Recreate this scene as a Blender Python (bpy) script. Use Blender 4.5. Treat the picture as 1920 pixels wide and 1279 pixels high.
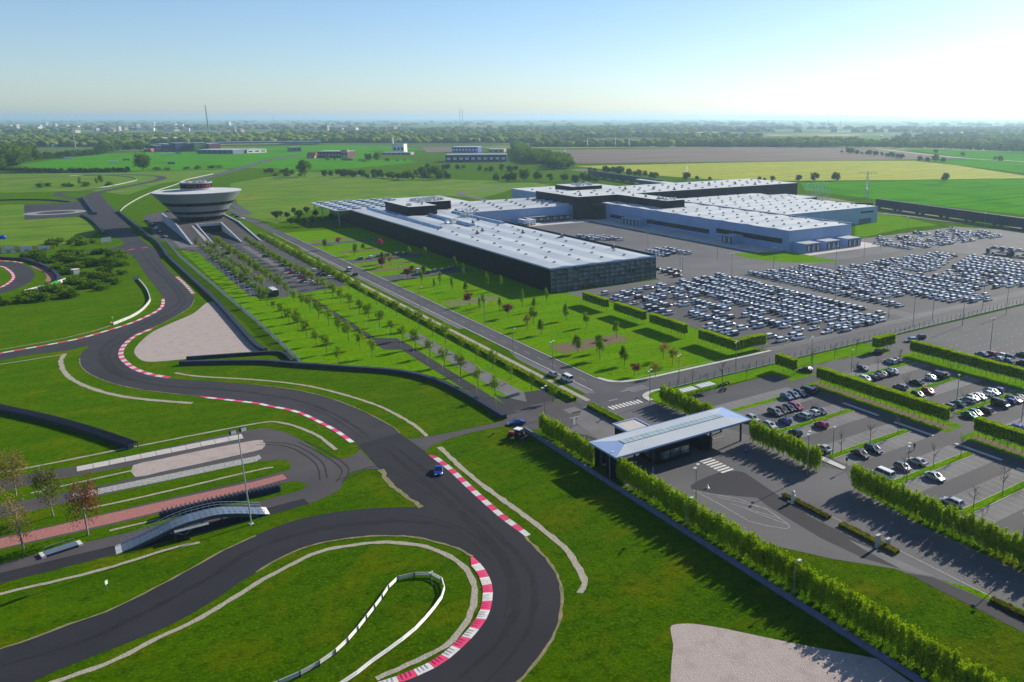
import bpy, bmesh, math, random
import numpy as np
from mathutils import Vector, Matrix

for o in list(bpy.data.objects): bpy.data.objects.remove(o, do_unlink=True)
SC = bpy.context.scene
COL = SC.collection
R = math.radians
# ------------------------------------------------------------------ camera, sky, sun, exposure
# site frame in metres: +Y runs along the avenue away from the camera, +X across it to the right
cam = bpy.data.cameras.new('camera'); cam_o = bpy.data.objects.new('camera', cam); COL.objects.link(cam_o)
cam.sensor_width = 36.0; cam.lens = 28.875; cam.shift_x = -0.15625; cam.shift_y = 0.0
cam.clip_start = 1.0; cam.clip_end = 120000.0
cam_o.location = (0, 0, 80.0)
cam_o.rotation_euler = (R(90 - 15.22), 0, -math.atan2(0.59775, 0.80168))
SC.camera = cam_o

SUN_EL = 27.5
SUN_DIR = Vector((0.988, 0.155, 0)).normalized()          # horizontal direction towards the sun
W = bpy.data.worlds.new('World'); SC.world = W; W.use_nodes = True
nt = W.node_tree; nt.nodes.clear()
sky = nt.nodes.new('ShaderNodeTexSky'); sky.sky_type = 'NISHITA'; sky.sun_disc = False
sky.sun_elevation = R(SUN_EL); sky.sun_rotation = math.atan2(SUN_DIR.x, SUN_DIR.y)
sky.altitude = 0; sky.air_density = 0.85; sky.dust_density = 0.42; sky.ozone_density = 4.2
bgn = nt.nodes.new('ShaderNodeBackground'); bgn.inputs['Strength'].default_value = 0.096
out = nt.nodes.new('ShaderNodeOutputWorld')
nt.links.new(sky.outputs[0], bgn.inputs[0]); nt.links.new(bgn.outputs[0], out.inputs[0])

sun = bpy.data.lights.new('sun', 'SUN'); sun.energy = 5.0; sun.angle = R(0.5); sun.color = (1.0, 0.93, 0.79)
sun_o = bpy.data.objects.new('sun', sun); COL.objects.link(sun_o)
sd = Vector((SUN_DIR.x * math.cos(R(SUN_EL)), SUN_DIR.y * math.cos(R(SUN_EL)), math.sin(R(SUN_EL))))
sun_o.rotation_euler = sd.to_track_quat('Z', 'Y').to_euler()

SC.view_settings.view_transform = 'Standard'; SC.view_settings.look = 'None'
SC.view_settings.exposure = 0.56; SC.view_settings.gamma = 1.0; SC.view_settings.use_curve_mapping = False
SC.render.engine = 'CYCLES'
SC.cycles.use_denoising = True
SC.cycles.max_bounces = 6; SC.cycles.diffuse_bounces = 3; SC.cycles.transparent_max_bounces = 6
SC.cycles.volume_bounces = 1

# ------------------------------------------------------------------ materials
def new_mat(name):
    m = bpy.data.materials.new(name); m.use_nodes = True
    n = m.node_tree.nodes; b = n['Principled BSDF']
    return m, n, m.node_tree.links, b
def mat(name, col, rough=0.8, col2=None, scale=1.0, detail=4, lo=0.35, hi=0.65, metal=0.0, bump=0.0, bscale=None,
        spec=0.3, layers=(), rnd=0.0, coat=0.0, stretch=None):
    """base colour from noise in object space; layers = extra noise mixes (colour, scale, lo, hi, detail)"""
    m, n, l, b = new_mat(name)
    b.inputs['Roughness'].default_value = rough; b.inputs['Metallic'].default_value = metal
    b.inputs['Specular IOR Level'].default_value = spec
    if coat: b.inputs['Coat Weight'].default_value = coat; b.inputs['Coat Roughness'].default_value = 0.1
    tc = n.new('ShaderNodeTexCoord'); src = tc.outputs['Object']
    if stretch:
        mp = n.new('ShaderNodeMapping'); l.new(src, mp.inputs[0]); mp.inputs['Scale'].default_value = stretch[:3]
        mp.inputs['Rotation'].default_value = (0, 0, stretch[3]); ssrc = mp.outputs[0]
    else: ssrc = src
    cur = None
    def mix(c, other, sc, lo, hi, det, s=src):
        nz = n.new('ShaderNodeTexNoise'); nz.inputs['Scale'].default_value = sc; nz.inputs['Detail'].default_value = det
        l.new(s, nz.inputs['Vector'])
        mr = n.new('ShaderNodeMapRange'); mr.inputs['From Min'].default_value = lo; mr.inputs['From Max'].default_value = hi
        l.new(nz.outputs[0], mr.inputs['Value'])
        mx = n.new('ShaderNodeMix'); mx.data_type = 'RGBA'
        l.new(mr.outputs[0], mx.inputs['Factor'])
        if hasattr(c, 'is_output'): l.new(c, mx.inputs['A'])
        else: mx.inputs['A'].default_value = (*c, 1)
        mx.inputs['B'].default_value = (*other, 1)
        return mx.outputs['Result']
    c = col
    if col2 is not None: c = mix(c, col2, scale, lo, hi, detail, ssrc)
    for (oc, sc, lo_, hi_, det) in layers: c = mix(c, oc, sc, lo_, hi_, det)
    if rnd:
        oi = n.new('ShaderNodeObjectInfo'); hs = n.new('ShaderNodeHueSaturation')
        mr = n.new('ShaderNodeMapRange'); mr.inputs['To Min'].default_value = 1 - rnd; mr.inputs['To Max'].default_value = 1 + rnd
        l.new(oi.outputs['Random'], mr.inputs['Value']); l.new(mr.outputs[0], hs.inputs['Value'])
        mr2 = n.new('ShaderNodeMapRange'); mr2.inputs['To Min'].default_value = 0.5 - rnd * 0.12; mr2.inputs['To Max'].default_value = 0.5 + rnd * 0.08
        l.new(oi.outputs['Random'], mr2.inputs['Value']); l.new(mr2.outputs[0], hs.inputs['Hue'])
        if hasattr(c, 'is_output'): l.new(c, hs.inputs['Color'])
        else: hs.inputs['Color'].default_value = (*c, 1)
        c = hs.outputs[0]
    if hasattr(c, 'is_output'): l.new(c, b.inputs['Base Color'])
    else: b.inputs['Base Color'].default_value = (*c, 1)
    if bump:
        nz = n.new('ShaderNodeTexNoise'); nz.inputs['Scale'].default_value = bscale or 3.0; nz.inputs['Detail'].default_value = 3
        l.new(src, nz.inputs['Vector'])
        bp = n.new('ShaderNodeBump'); bp.inputs['Strength'].default_value = bump; bp.inputs['Distance'].default_value = 0.3
        l.new(nz.outputs[0], bp.inputs['Height']); l.new(bp.outputs[0], b.inputs['Normal'])
    return m
def leaf_mat(name, col, col2, trans=0.4, rnd=0.25, scale=0.7):
    m, n, l, b = new_mat(name)
    n.remove(b); o = n['Material Output']
    tc = n.new('ShaderNodeTexCoord'); nz = n.new('ShaderNodeTexNoise'); nz.inputs['Scale'].default_value = scale; nz.inputs['Detail'].default_value = 3
    l.new(tc.outputs['Object'], nz.inputs['Vector'])
    mr = n.new('ShaderNodeMapRange'); mr.inputs['From Min'].default_value = 0.35; mr.inputs['From Max'].default_value = 0.65
    l.new(nz.outputs[0], mr.inputs['Value'])
    mx = n.new('ShaderNodeMix'); mx.data_type = 'RGBA'; mx.inputs['A'].default_value = (*col, 1); mx.inputs['B'].default_value = (*col2, 1)
    l.new(mr.outputs[0], mx.inputs['Factor'])
    oi = n.new('ShaderNodeObjectInfo'); hs = n.new('ShaderNodeHueSaturation')
    m1 = n.new('ShaderNodeMapRange'); m1.inputs['To Min'].default_value = 1 - rnd; m1.inputs['To Max'].default_value = 1 + rnd
    l.new(oi.outputs['Random'], m1.inputs['Value']); l.new(m1.outputs[0], hs.inputs['Value'])
    l.new(mx.outputs['Result'], hs.inputs['Color'])
    d = n.new('ShaderNodeBsdfDiffuse'); t = n.new('ShaderNodeBsdfTranslucent'); s = n.new('ShaderNodeMixShader')
    s.inputs[0].default_value = trans
    l.new(hs.outputs[0], d.inputs[0]); l.new(hs.outputs[0], t.inputs[0])
    l.new(d.outputs[0], s.inputs[1]); l.new(t.outputs[0], s.inputs[2]); l.new(s.outputs[0], o.inputs['Surface'])
    return m
M = {}
def grass(name, a, b, dry, bump=0.5, sheen=0.3):
    m = mat(name, a, 0.95, b, 0.05, 8, 0.36, 0.64, stretch=(1, 3.2, 1, 0.9), bump=bump, bscale=1.6, spec=0.0,
               layers=[(dry, 0.09, 0.50, 0.78, 10), (tuple(x * 0.42 for x in a), 0.55, 0.46, 0.80, 6), (tuple(x * 1.9 for x in b), 1.7, 0.52, 0.82, 5), (tuple(x * 0.35 for x in a), 3.5, 0.52, 0.8, 3)])
    p = m.node_tree.nodes['Principled BSDF']; p.inputs['Sheen Weight'].default_value = sheen; p.inputs['Sheen Roughness'].default_value = 0.5; p.inputs['Sheen Tint'].default_value = (0.36, 0.9, 0.0, 1)
    return m
M['grass'] = grass('grass', (0.021, 0.056, 0.0002), (0.042, 0.083, 0.0003), (0.095, 0.086, 0.001), 0.6, 0.11)
M['lawn'] = grass('lawn', (0.055, 0.142, 0.0003), (0.093, 0.186, 0.0004), (0.12, 0.14, 0.001), 0.3, 0.14)
M['meadow'] = mat('meadow', (0.062, 0.155, 0.0004), 0.95, (0.125, 0.205, 0.0006), 0.02, 6, spec=0.1,
                  layers=[((0.21, 0.19, 0.006), 0.015, 0.55, 0.8, 6), ((0.05, 0.125, 0.001), 0.04, 0.5, 0.75, 6)], stretch=(1, 3.5, 1, 0.64))
M['dirt_grass'] = mat('dirt_grass', (0.06, 0.12, 0.012), 0.95, (0.16, 0.14, 0.06), 0.3, 5, bump=0.3)
M['crop'] = mat('crop', (0.045, 0.19, 0.0005), 0.95, (0.075, 0.25, 0.0008), 0.02, 6, spec=0.0, layers=[((0.03, 0.14, 0.002), 0.02, 0.5, 0.75, 6)], stretch=(.25, 5, 1, 0.64))
M['rape'] = mat('rapeseed', (0.20, 0.245, 0.001), 0.95, (0.36, 0.335, 0.001), 0.03, 4, 0.35, 0.65, spec=0.1, layers=[((0.15, 0.24, 0.015), 0.06, 0.5, 0.75, 5)], stretch=(0.25, 4.5, 1, 0.78))
M['plough'] = mat('ploughed_soil', (0.125, 0.088, 0.07), 0.95, (0.17, 0.125, 0.10), 0.01, 5, spec=0.1, stretch=(0.4, 3, 1, 0.72))
M['far_land'] = mat('far_land', (0.07, 0.115, 0.02), 0.95, (0.17, 0.22, 0.035), 0.0011, 6, 0.50, 0.62, spec=0.05,
                    layers=[((0.05, 0.09, 0.02), 0.0016, 0.52, 0.57, 6), ((0.36, 0.33, 0.05), 0.0019, 0.62, 0.67, 3), ((0.28, 0.24, 0.18), 0.0023, 0.64, 0.68, 3)])
def asphalt(name, a, b, sc=0.12, st=None):
    return mat(name, a, 0.85, b, sc, 6, 0.35, 0.7, bump=0.12, bscale=6.0, spec=0.25,
               layers=[(tuple(x * 1.25 for x in b), 1.7, 0.55, 0.95, 4), (tuple(x * 0.72 for x in a), 0.03, 0.52, 0.75, 5)], stretch=st)
M['track'] = asphalt('track_asphalt', (0.030, 0.028, 0.033), (0.041, 0.038, 0.044))
M['track_new'] = asphalt('new_asphalt', (0.016, 0.0155, 0.021), (0.022, 0.021, 0.027))
M['handling'] = asphalt('worn_asphalt', (0.060, 0.053, 0.056), (0.078, 0.069, 0.072))
M['road'] = asphalt('road_asphalt', (0.062, 0.061, 0.068), (0.080, 0.078, 0.086))
M['yard'] = asphalt('yard_asphalt', (0.090, 0.087, 0.093), (0.12, 0.116, 0.122), 0.06)
M['lot'] = asphalt('lot_asphalt', (0.056, 0.054, 0.060), (0.078, 0.076, 0.082), 0.06)
M['paving'] = asphalt('paving', (0.115, 0.111, 0.115), (0.15, 0.146, 0.148), 0.15)
M['path_dark'] = asphalt('dark_path', (0.026, 0.025, 0.031), (0.034, 0.033, 0.039))
M['concrete'] = mat('concrete', (0.40, 0.385, 0.36), 0.9, (0.48, 0.46, 0.43), 0.25, 5, bump=0.1, layers=[((0.30, 0.29, 0.27), 0.07, 0.55, 0.8, 6)])
M['white_concrete'] = mat('pale_concrete', (0.40, 0.365, 0.35), 0.9, (0.47, 0.43, 0.41), 0.4, 5, layers=[((0.45, 0.41, 0.38), 0.25, 0.6, 0.85, 6)])
M['gravel'] = mat('gravel', (0.33, 0.275, 0.255), 1.0, (0.42, 0.355, 0.33), 2.6, 8, 0.3, 0.7, bump=0.5, bscale=4.5, spec=0.1, stretch=(0.5, 3.5, 1, 0.8),
                  layers=[((0.28, 0.235, 0.215), 0.35, 0.5, 0.8, 6), ((0.25, 0.21, 0.19), 4.0, 0.58, 0.8, 3)])
M['drain'] = mat('gravel_drain', (0.27, 0.24, 0.19), 1.0, (0.36, 0.325, 0.26), 2.5, 6, bump=0.6, bscale=3.0, layers=[((0.22, 0.20, 0.13), 0.6, 0.55, 0.8, 6)])
M['sandy'] = mat('sandy_edge', (0.24, 0.185, 0.11), 1.0, (0.12, 0.14, 0.04), 0.8, 6, bump=0.4)
M['soil'] = mat('soil_bed', (0.15, 0.095, 0.055), 1.0, (0.10, 0.085, 0.03), 0.9, 6, bump=0.6, layers=[((0.06, 0.11, 0.015), 1.8, 0.56, 0.75, 4)])
M['white'] = mat('white_paint', (0.62, 0.60, 0.58), 0.6, (0.50, 0.47, 0.45), 0.9, 6, layers=[((0.35, 0.33, 0.32), 0.8, 0.62, 0.85, 6)])
M['red'] = mat('red_paint', (0.66, 0.028, 0.12), 0.6, (0.58, 0.055, 0.15), 0.9, 6, layers=[((0.28, 0.07, 0.08), 0.8, 0.62, 0.85, 6)])
M['line'] = mat('road_line', (0.30, 0.29, 0.28), 0.7, (0.18, 0.175, 0.17), 1.5, 5)
M['brick'] = mat('red_paving', (0.27, 0.105, 0.095), 0.95, (0.36, 0.155, 0.14), 2.2, 5, bump=0.4, bscale=5, layers=[((0.27, 0.12, 0.10), 0.6, 0.5, 0.8, 5)])
M['cobble'] = mat('cobbles', (0.36, 0.355, 0.33), 0.95, (0.22, 0.22, 0.21), 1.6, 5, bump=0.8, bscale=2.5)
M['tyre'] = mat('black_rubber', (0.016, 0.017, 0.021), 0.7, (0.028, 0.029, 0.034), 1.5, 4)
M['belt'] = mat('dark_belt', (0.018, 0.022, 0.042), 0.55, (0.028, 0.032, 0.055), 0.6, 4)
M['blue_wall'] = mat('blue_grey_wall', (0.10, 0.115, 0.19), 0.6, (0.12, 0.135, 0.22), 0.4, 4)
M['steel'] = mat('galvanised_steel', (0.42, 0.46, 0.50), 0.45, (0.50, 0.54, 0.57), 0.8, 4, metal=0.6)
M['pale_rail'] = mat('pale_rail', (0.30, 0.30, 0.28), 0.6, (0.38, 0.375, 0.35), 0.6, 4)
M['canopy_light'] = mat('canopy_light', (0.27, 0.34, 0.35), 0.2, (0.36, 0.43, 0.43), 0.4, 4, spec=0.6)
M['rail'] = mat('guardrail_steel', (0.50, 0.50, 0.46), 0.55, (0.60, 0.59, 0.54), 0.6, 4, metal=0.25)
M['dark_steel'] = mat('dark_steel', (0.05, 0.055, 0.065), 0.5, metal=0.3)
M['pole'] = mat('pole_metal', (0.20, 0.22, 0.24), 0.5, metal=0.4)
M['lamp'] = mat('lamp_glass', (0.50, 0.51, 0.52), 0.35)
M['roof'] = mat('roof_membrane', (0.37, 0.405, 0.45), 0.6, (0.43, 0.465, 0.505), 0.05, 5, spec=0.5, layers=[((0.30, 0.33, 0.375), 0.02, 0.55, 0.8, 6)])
M['roof_w'] = mat('white_roof', (0.46, 0.475, 0.49), 0.7, (0.53, 0.545, 0.55), 0.06, 5, layers=[((0.38, 0.395, 0.41), 0.02, 0.55, 0.8, 6)])
M['roof_dk'] = mat('grey_roof', (0.33, 0.35, 0.38), 0.7, (0.40, 0.42, 0.45), 0.05, 5)
M['cone'] = mat('cone_cladding', (0.29, 0.31, 0.34), 0.45, (0.33, 0.35, 0.38), 0.05, 3, metal=0.2, spec=0.5)
M['panel'] = mat('silver_cladding_shade_blue', (0.24, 0.335, 0.54), 0.42, (0.30, 0.395, 0.60), 0.05, 3, metal=0.15, spec=0.5)  # silver cladding with the blue of its sky-lit shade put into the colour
M['black_panel'] = mat('black_cladding', (0.008, 0.009, 0.014), 0.5, (0.013, 0.014, 0.020), 0.08, 3, spec=0.06)
M['dark_glass'] = mat('dark_glass', (0.008, 0.011, 0.016), 0.2, spec=0.3)
M['glass'] = mat('painted_reflection_glass', (0.022, 0.040, 0.048), 0.06, (0.16, 0.22, 0.23), 0.45, 8, 0.47, 0.68, spec=1.0, rnd=0.6)  # pale patches and per-pane tone are reflections put into the colour
M['mullion'] = mat('mullion', (0.16, 0.21, 0.22), 0.4, metal=0.5)
M['skylight'] = mat('skylight', (0.20, 0.28, 0.42), 0.15, (0.30, 0.38, 0.52), 0.1, 3, spec=0.8)
M['vent'] = mat('roof_vent', (0.10, 0.105, 0.11), 0.6)
M['unit'] = mat('roof_unit', (0.50, 0.52, 0.55), 0.4, metal=0.6)
M['bark'] = mat('bark', (0.10, 0.08, 0.06), 0.9, (0.16, 0.13, 0.10), 3.0, 4)
M['birch'] = mat('pale_bark', (0.30, 0.28, 0.24), 0.9, (0.13, 0.115, 0.095), 4.0, 4)
M['leaf'] = leaf_mat('young_leaf', (0.13, 0.24, 0.008), (0.20, 0.31, 0.014), 0.3)
M['leaf_avenue'] = leaf_mat('avenue_leaf', (0.16, 0.26, 0.006), (0.23, 0.33, 0.010), 0.28)
M['leaf_hedge'] = leaf_mat('hedge_leaf', (0.22, 0.34, 0.003), (0.33, 0.44, 0.004), 0.4, 0.15)
M['leaf_clip'] = leaf_mat('clipped_leaf', (0.25, 0.38, 0.003), (0.34, 0.46, 0.005), 0.45, 0.1)
M['leaf_dark'] = leaf_mat('dark_leaf', (0.045, 0.095, 0.004), (0.08, 0.14, 0.008), 0.3)
M['leaf_bush'] = leaf_mat('bush_leaf', (0.085, 0.165, 0.004), (0.14, 0.23, 0.008), 0.35)
M['leaf_red'] = leaf_mat('red_leaf', (0.14, 0.025, 0.04), (0.20, 0.05, 0.06), 0.4)
M['leaf_pink'] = leaf_mat('pink_blossom', (0.35, 0.03, 0.12), (0.42, 0.06, 0.16), 0.4)
M['leaf_orange'] = leaf_mat('bronze_leaf', (0.20, 0.13, 0.03), (0.26, 0.17, 0.04), 0.45)
M['leaf_rust'] = leaf_mat('rust_leaf', (0.20, 0.075, 0.03), (0.26, 0.12, 0.05), 0.45)
M['wood_far'] = mat('far_wood', (0.042, 0.080, 0.010), 1.0, (0.15, 0.185, 0.022), 0.008, 5, 0.4, 0.6, spec=0.0, layers=[((0.02, 0.042, 0.012), 0.06, 0.5, 0.7, 4)])
M['glassc'] = mat('car_glass', (0.012, 0.015, 0.02), 0.08, spec=0.8)
M['rim'] = mat('wheel_rim', (0.45, 0.46, 0.48), 0.35, metal=0.8)
M['wrap'] = mat('white_wrap', (0.66, 0.70, 0.79), 0.5)
M['headl'] = mat('headlight', (0.7, 0.72, 0.75), 0.15)
M['taill'] = mat('tail_light', (0.35, 0.01, 0.012), 0.25)
def paint(n, c, metal=0.3, rough=0.28): M[n] = mat(n, c, rough, metal=metal, coat=0.6, spec=0.5)
for n_, c_ in dict(p_white=(0.75, 0.75, 0.76), p_silver=(0.42, 0.44, 0.47), p_grey=(0.16, 0.17, 0.19), p_black=(0.010, 0.010, 0.013),
                   p_navy=(0.012, 0.022, 0.065), p_blue=(0.01, 0.05, 0.32), p_steelblue=(0.10, 0.16, 0.28), p_red=(0.38, 0.012, 0.02),
                   p_magenta=(0.36, 0.012, 0.10), p_green=(0.01, 0.13, 0.10), p_maroon=(0.10, 0.010, 0.025), p_champagne=(0.50, 0.48, 0.42)).items():
    paint(n_, c_, 0.0 if n_ in ('p_white', 'p_red', 'p_black') else 0.4)
for n_, c_ in dict(b_white=(0.68, 0.67, 0.64), b_purple=(0.07, 0.06, 0.22), b_navy=(0.02, 0.035, 0.13), b_blue=(0.03, 0.09, 0.42), b_maroon=(0.10, 0.025, 0.035),
                   b_green=(0.12, 0.22, 0.08), b_grey=(0.28, 0.29, 0.31), b_roofred=(0.30, 0.075, 0.05), b_tan=(0.42, 0.33, 0.25), b_pink=(0.45, 0.05, 0.08),
                   b_steel=(0.10, 0.14, 0.21), yellow=(0.65, 0.42, 0.02), orange=(0.6, 0.16, 0.03), signblue=(0.01, 0.06, 0.5), signgreen=(0.02, 0.35, 0.03),
                   skin=(0.45, 0.28, 0.2), cloth=(0.03, 0.035, 0.05), grey_sign=(0.25, 0.28, 0.31)).items():
    M[n_] = mat(n_, c_, 0.6, tuple(x * 0.85 for x in c_), 0.3, 4)

# ------------------------------------------------------------------ mesh helpers
class MB:
    def __init__(s): s.v = []; s.f = []; s.m = []; s.mats = []
    def mi(s, m):
        if m not in s.mats: s.mats.append(m)
        return s.mats.index(m)
    def add(s, vs, fs, m):
        k = len(s.v); i = s.mi(m); s.v += [tuple(p) for p in vs]
        for f in fs: s.f.append(tuple(k + j for j in f)); s.m.append(i)
    def box(s, x0, x1, y0, y1, z0, z1, m, top=None):
        vs = [(x0, y0, z0), (x1, y0, z0), (x1, y1, z0), (x0, y1, z0), (x0, y0, z1), (x1, y0, z1), (x1, y1, z1), (x0, y1, z1)]
        s.add(vs, [(3, 2, 1, 0), (0, 1, 5, 4), (1, 2, 6, 5), (2, 3, 7, 6), (3, 0, 4, 7)], m)
        s.add(vs[4:], [(0, 1, 2, 3)], top or m)
        return s
    def prism(s, poly, z0, z1, m, top=None):
        if sum(a[0] * b[1] - b[0] * a[1] for a, b in zip(poly, poly[1:] + poly[:1])) < 0: poly = poly[::-1]
        n = len(poly); vs = [(x, y, z0) for x, y in poly] + [(x, y, z1) for x, y in poly]
        s.add(vs, [(i, (i + 1) % n, n + (i + 1) % n, n + i) for i in range(n)] + [tuple(range(n - 1, -1, -1))], m)
        s.add(vs[n:], [tuple(range(n))], top or m)
        return s
    def tube(s, pts, rs, m, seg=6, cap=True):
        pts = [Vector(p) for p in pts]
        if not isinstance(rs, (list, tuple)): rs = [rs] * len(pts)
        vs = []; fs = []
        for i, p in enumerate(pts):
            d = (pts[min(i + 1, len(pts) - 1)] - pts[max(i - 1, 0)]).normalized()
            u = d.orthogonal().normalized(); w = d.cross(u)
            for k in range(seg):
                a = 2 * math.pi * k / seg; vs.append(p + (u * math.cos(a) + w * math.sin(a)) * rs[i])
        for i in range(len(pts) - 1):
            for k in range(seg):
                fs.append((i * seg + k, i * seg + (k + 1) % seg, (i + 1) * seg + (k + 1) % seg, (i + 1) * seg + k))
        if cap: fs.append(tuple(range((len(pts) - 1) * seg, len(pts) * seg)))
        s.add(vs, fs, m); return s
    def lathe(s, prof, m, seg=48, c=(0, 0)):
        vs = []; fs = []
        for r, z in prof:
            for k in range(seg):
                a = 2 * math.pi * k / seg; vs.append((c[0] + r * math.cos(a), c[1] + r * math.sin(a), z))
        for i in range(len(prof) - 1):
            for k in range(seg): fs.append((i * seg + k, i * seg + (k + 1) % seg, (i + 1) * seg + (k + 1) % seg, (i + 1) * seg + k))
        s.add(vs, fs, m); return s
    def mesh(s, name, smooth=False):
        me = bpy.data.meshes.new(name); me.from_pydata(s.v, [], s.f)
        for m in s.mats: me.materials.append(M[m])
        me.polygons.foreach_set('material_index', s.m)
        if smooth: me.polygons.foreach_set('use_smooth', [True] * len(s.f))
        me.update(); return me
def link(name, me, parent=None, loc=None, rz=0.0, scale=None):
    o = bpy.data.objects.new(name, me); COL.objects.link(o)
    if loc is not None: o.location = loc
    if rz: o.rotation_euler = (0, 0, rz)
    if scale is not None: o.scale = scale if isinstance(scale, (tuple, list)) else (scale,) * 3
    if parent is not None: o.parent = parent
    return o
def tag(o, label, cat, group=None, kind=None):
    o['label'] = label; o['category'] = cat
    if group: o['group'] = group
    if kind: o['kind'] = kind
    return o
def thing(name, label, cat, loc=(0, 0, 0), rz=0.0, group=None, scale=None):
    o = link(name, None, None, loc, rz, scale); return tag(o, label, cat, group)
def struct(name, me, parent=None, kind='structure'):
    o = link(name, me, parent); 
    if parent is None: o['kind'] = kind
    return o
def setmat(o, m, slot=0):
    o.material_slots[slot].link = 'OBJECT'; o.material_slots[slot].material = M[m]; return o
def nth(n):
    w = ['first', 'second', 'third', 'fourth', 'fifth', 'sixth', 'seventh', 'eighth', 'ninth', 'tenth', 'eleventh', 'twelfth']
    if n <= 12: return w[n - 1]
    return '%d%s' % (n, 'th' if 10 <= n % 100 <= 20 else {1: 'st', 2: 'nd', 3: 'rd'}.get(n % 10, 'th'))
def smooth(pts, k=4, closed=False):
    n = len(pts); o = []
    g = (lambda i: pts[i % n]) if closed else (lambda i: pts[max(0, min(n - 1, i))])
    for i in range(n if closed else n - 1):
        p0, p1, p2, p3 = g(i - 1), g(i), g(i + 1), g(i + 2)
        for j in range(k):
            t = j / k; t2 = t * t; t3 = t2 * t
            o.append(tuple(0.5 * (2 * p1[c] + (p2[c] - p0[c]) * t + (2 * p0[c] - 5 * p1[c] + 4 * p2[c] - p3[c]) * t2 + (3 * p1[c] - p0[c] - 3 * p2[c] + p3[c]) * t3) for c in (0, 1)))
    if not closed: o.append(tuple(pts[-1]))
    return o
def resample(pts, step):
    L = [0]
    for a, b in zip(pts, pts[1:]): L.append(L[-1] + math.dist(a, b))
    n = max(1, round(L[-1] / step)); o = []; j = 0
    for i in range(n + 1):
        d = L[-1] * i / n
        while j < len(L) - 2 and L[j + 1] < d: j += 1
        t = (d - L[j]) / max(1e-6, L[j + 1] - L[j]); o.append(tuple(pts[j][c] + (pts[j + 1][c] - pts[j][c]) * t for c in (0, 1)))
    return o
def offs(pts, d):
    o = []
    for i, p in enumerate(pts):
        a = pts[max(0, i - 1)]; b = pts[min(len(pts) - 1, i + 1)]
        dx, dy = b[0] - a[0], b[1] - a[1]; L = math.hypot(dx, dy) or 1
        dd = d[i] if isinstance(d, (list, tuple)) else d
        o.append((p[0] - dy / L * dd, p[1] + dx / L * dd))
    return o
def sheet(name, poly, m, z, kind='structure', parent=None):
    if sum(a[0] * b[1] - b[0] * a[1] for a, b in zip(poly, poly[1:] + poly[:1])) < 0: poly = poly[::-1]
    me = bpy.data.meshes.new(name); me.from_pydata([(x, y, z) for x, y in poly], [], [tuple(range(len(poly)))])
    me.materials.append(M[m]); me.update(); return struct(name, me, parent, kind)
def rect(x0, x1, y0, y1): return [(x0, y0), (x1, y0), (x1, y1), (x0, y1)]
def strip_mesh(name, L, Rr, z, m):
    n = len(L); me = bpy.data.meshes.new(name)
    me.from_pydata([(x, y, z) for x, y in L] + [(x, y, z) for x, y in Rr], [], [(i, n + i, n + i + 1, i + 1) for i in range(n - 1)])
    me.materials.append(M[m]); me.update()
    return me
def ribbon(name, pts, w, m, z, k=4, wob=0.0, seed=1, kind='structure', taper=False):
    p = smooth(pts, k) if k > 1 else pts
    rg = random.Random(seed); p = resample(p, 1.6) if wob else p
    n = len(p)
    wl = [w / 2 * (1 + wob * (rg.random() - 0.5)) * (min(1, 0.25 + 4 * min(i, n - 1 - i) / n) if taper else 1) for i in range(n)]
    wr = [w / 2 * (1 + wob * (rg.random() - 0.5)) * (min(1, 0.25 + 4 * min(i, n - 1 - i) / n) if taper else 1) for i in range(n)]
    me = strip_mesh(name, offs(p, wl), offs(p, [-x for x in wr]), z, m)
    return struct(name, me, None, kind)
# ------------------------------------------------------------------ the land
def disc(name, r, m, z, seg=64):
    sheet(name, [(r * math.cos(2 * math.pi * i / seg), r * math.sin(2 * math.pi * i / seg)) for i in range(seg)], m, z)
disc('far_terrain', 45000, 'far_land', -0.6)
sheet('ground', smooth([(-900, -250), (-1400, 300), (-1500, 1100), (-600, 2300), (600, 2250), (1700, 1500), (1500, 300), (700, -250)], 5, True), 'grass', 0.0)
# fields beyond the site
FI = {}
def field(name, m, pts, z, k=1):
    p = smooth(pts, k, True) if k > 1 else pts
    FI[name + str(z)] = p; sheet(name, p, m, z)
field('meadow', 'meadow', [(180.0,1169.7),(309.4,1376.3),(412.6,1113.0),(493.7,957.7),(489.3,868.0),(425.2,878.4),(354.5,801.6),(335.1,845.8),(257.9,831.8),(197.9,813.6),(137.3,699.9),(126.1,775.9),(152.0,967.2)], 0.03)
field('crop_field', 'crop', [(-37.7,1855.5),(88.1,2299.2),(196.6,2365.5),(399.9,2175.5),(529.8,2328.7),(641.1,2114.7),(595.5,1853.5),(432.7,1592.0),(305.2,1501.2),(238.9,1532.2),(105.4,1528.4),(19.3,1561.0)], 0.05)
field('crop_field', 'crop', [(301.1,1562.1),(454.7,1671.5),(575.9,1632.7),(542.2,1510.4),(399.8,1412.2),(302.5,1414.5)], 0.06)
field('meadow', 'meadow', [(-57.7,1603.0),(18.9,1545.8),(138.3,1503.9),(233.7,1500.2),(184.6,1322.2),(110.3,1221.7),(64.9,1062.7),(35.5,1151.1),(-46.0,1177.7)], 0.04)
field('meadow', 'meadow', [(-41.4,1010.1),(-23.2,1002.7),(-21.3,848.4),(15.6,848.6),(25.2,743.8),(16.9,703.7),(0.8,657.1),(-32.3,681.8)], 0.034)
field('rapeseed_field', 'rape', [(722.5,1247.9),(857.1,1209.4),(1084.1,1153.1),(1234.3,1090.3),(1336.8,1013.8),(1271.5,879.3),(1115.1,655.7),(1082.4,586.2),(1065.6,626.1),(907.3,707.1),(752.2,799.0),(711.8,865.0),(697.4,967.1),(716.7,1140.0)], 0.10)
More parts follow.
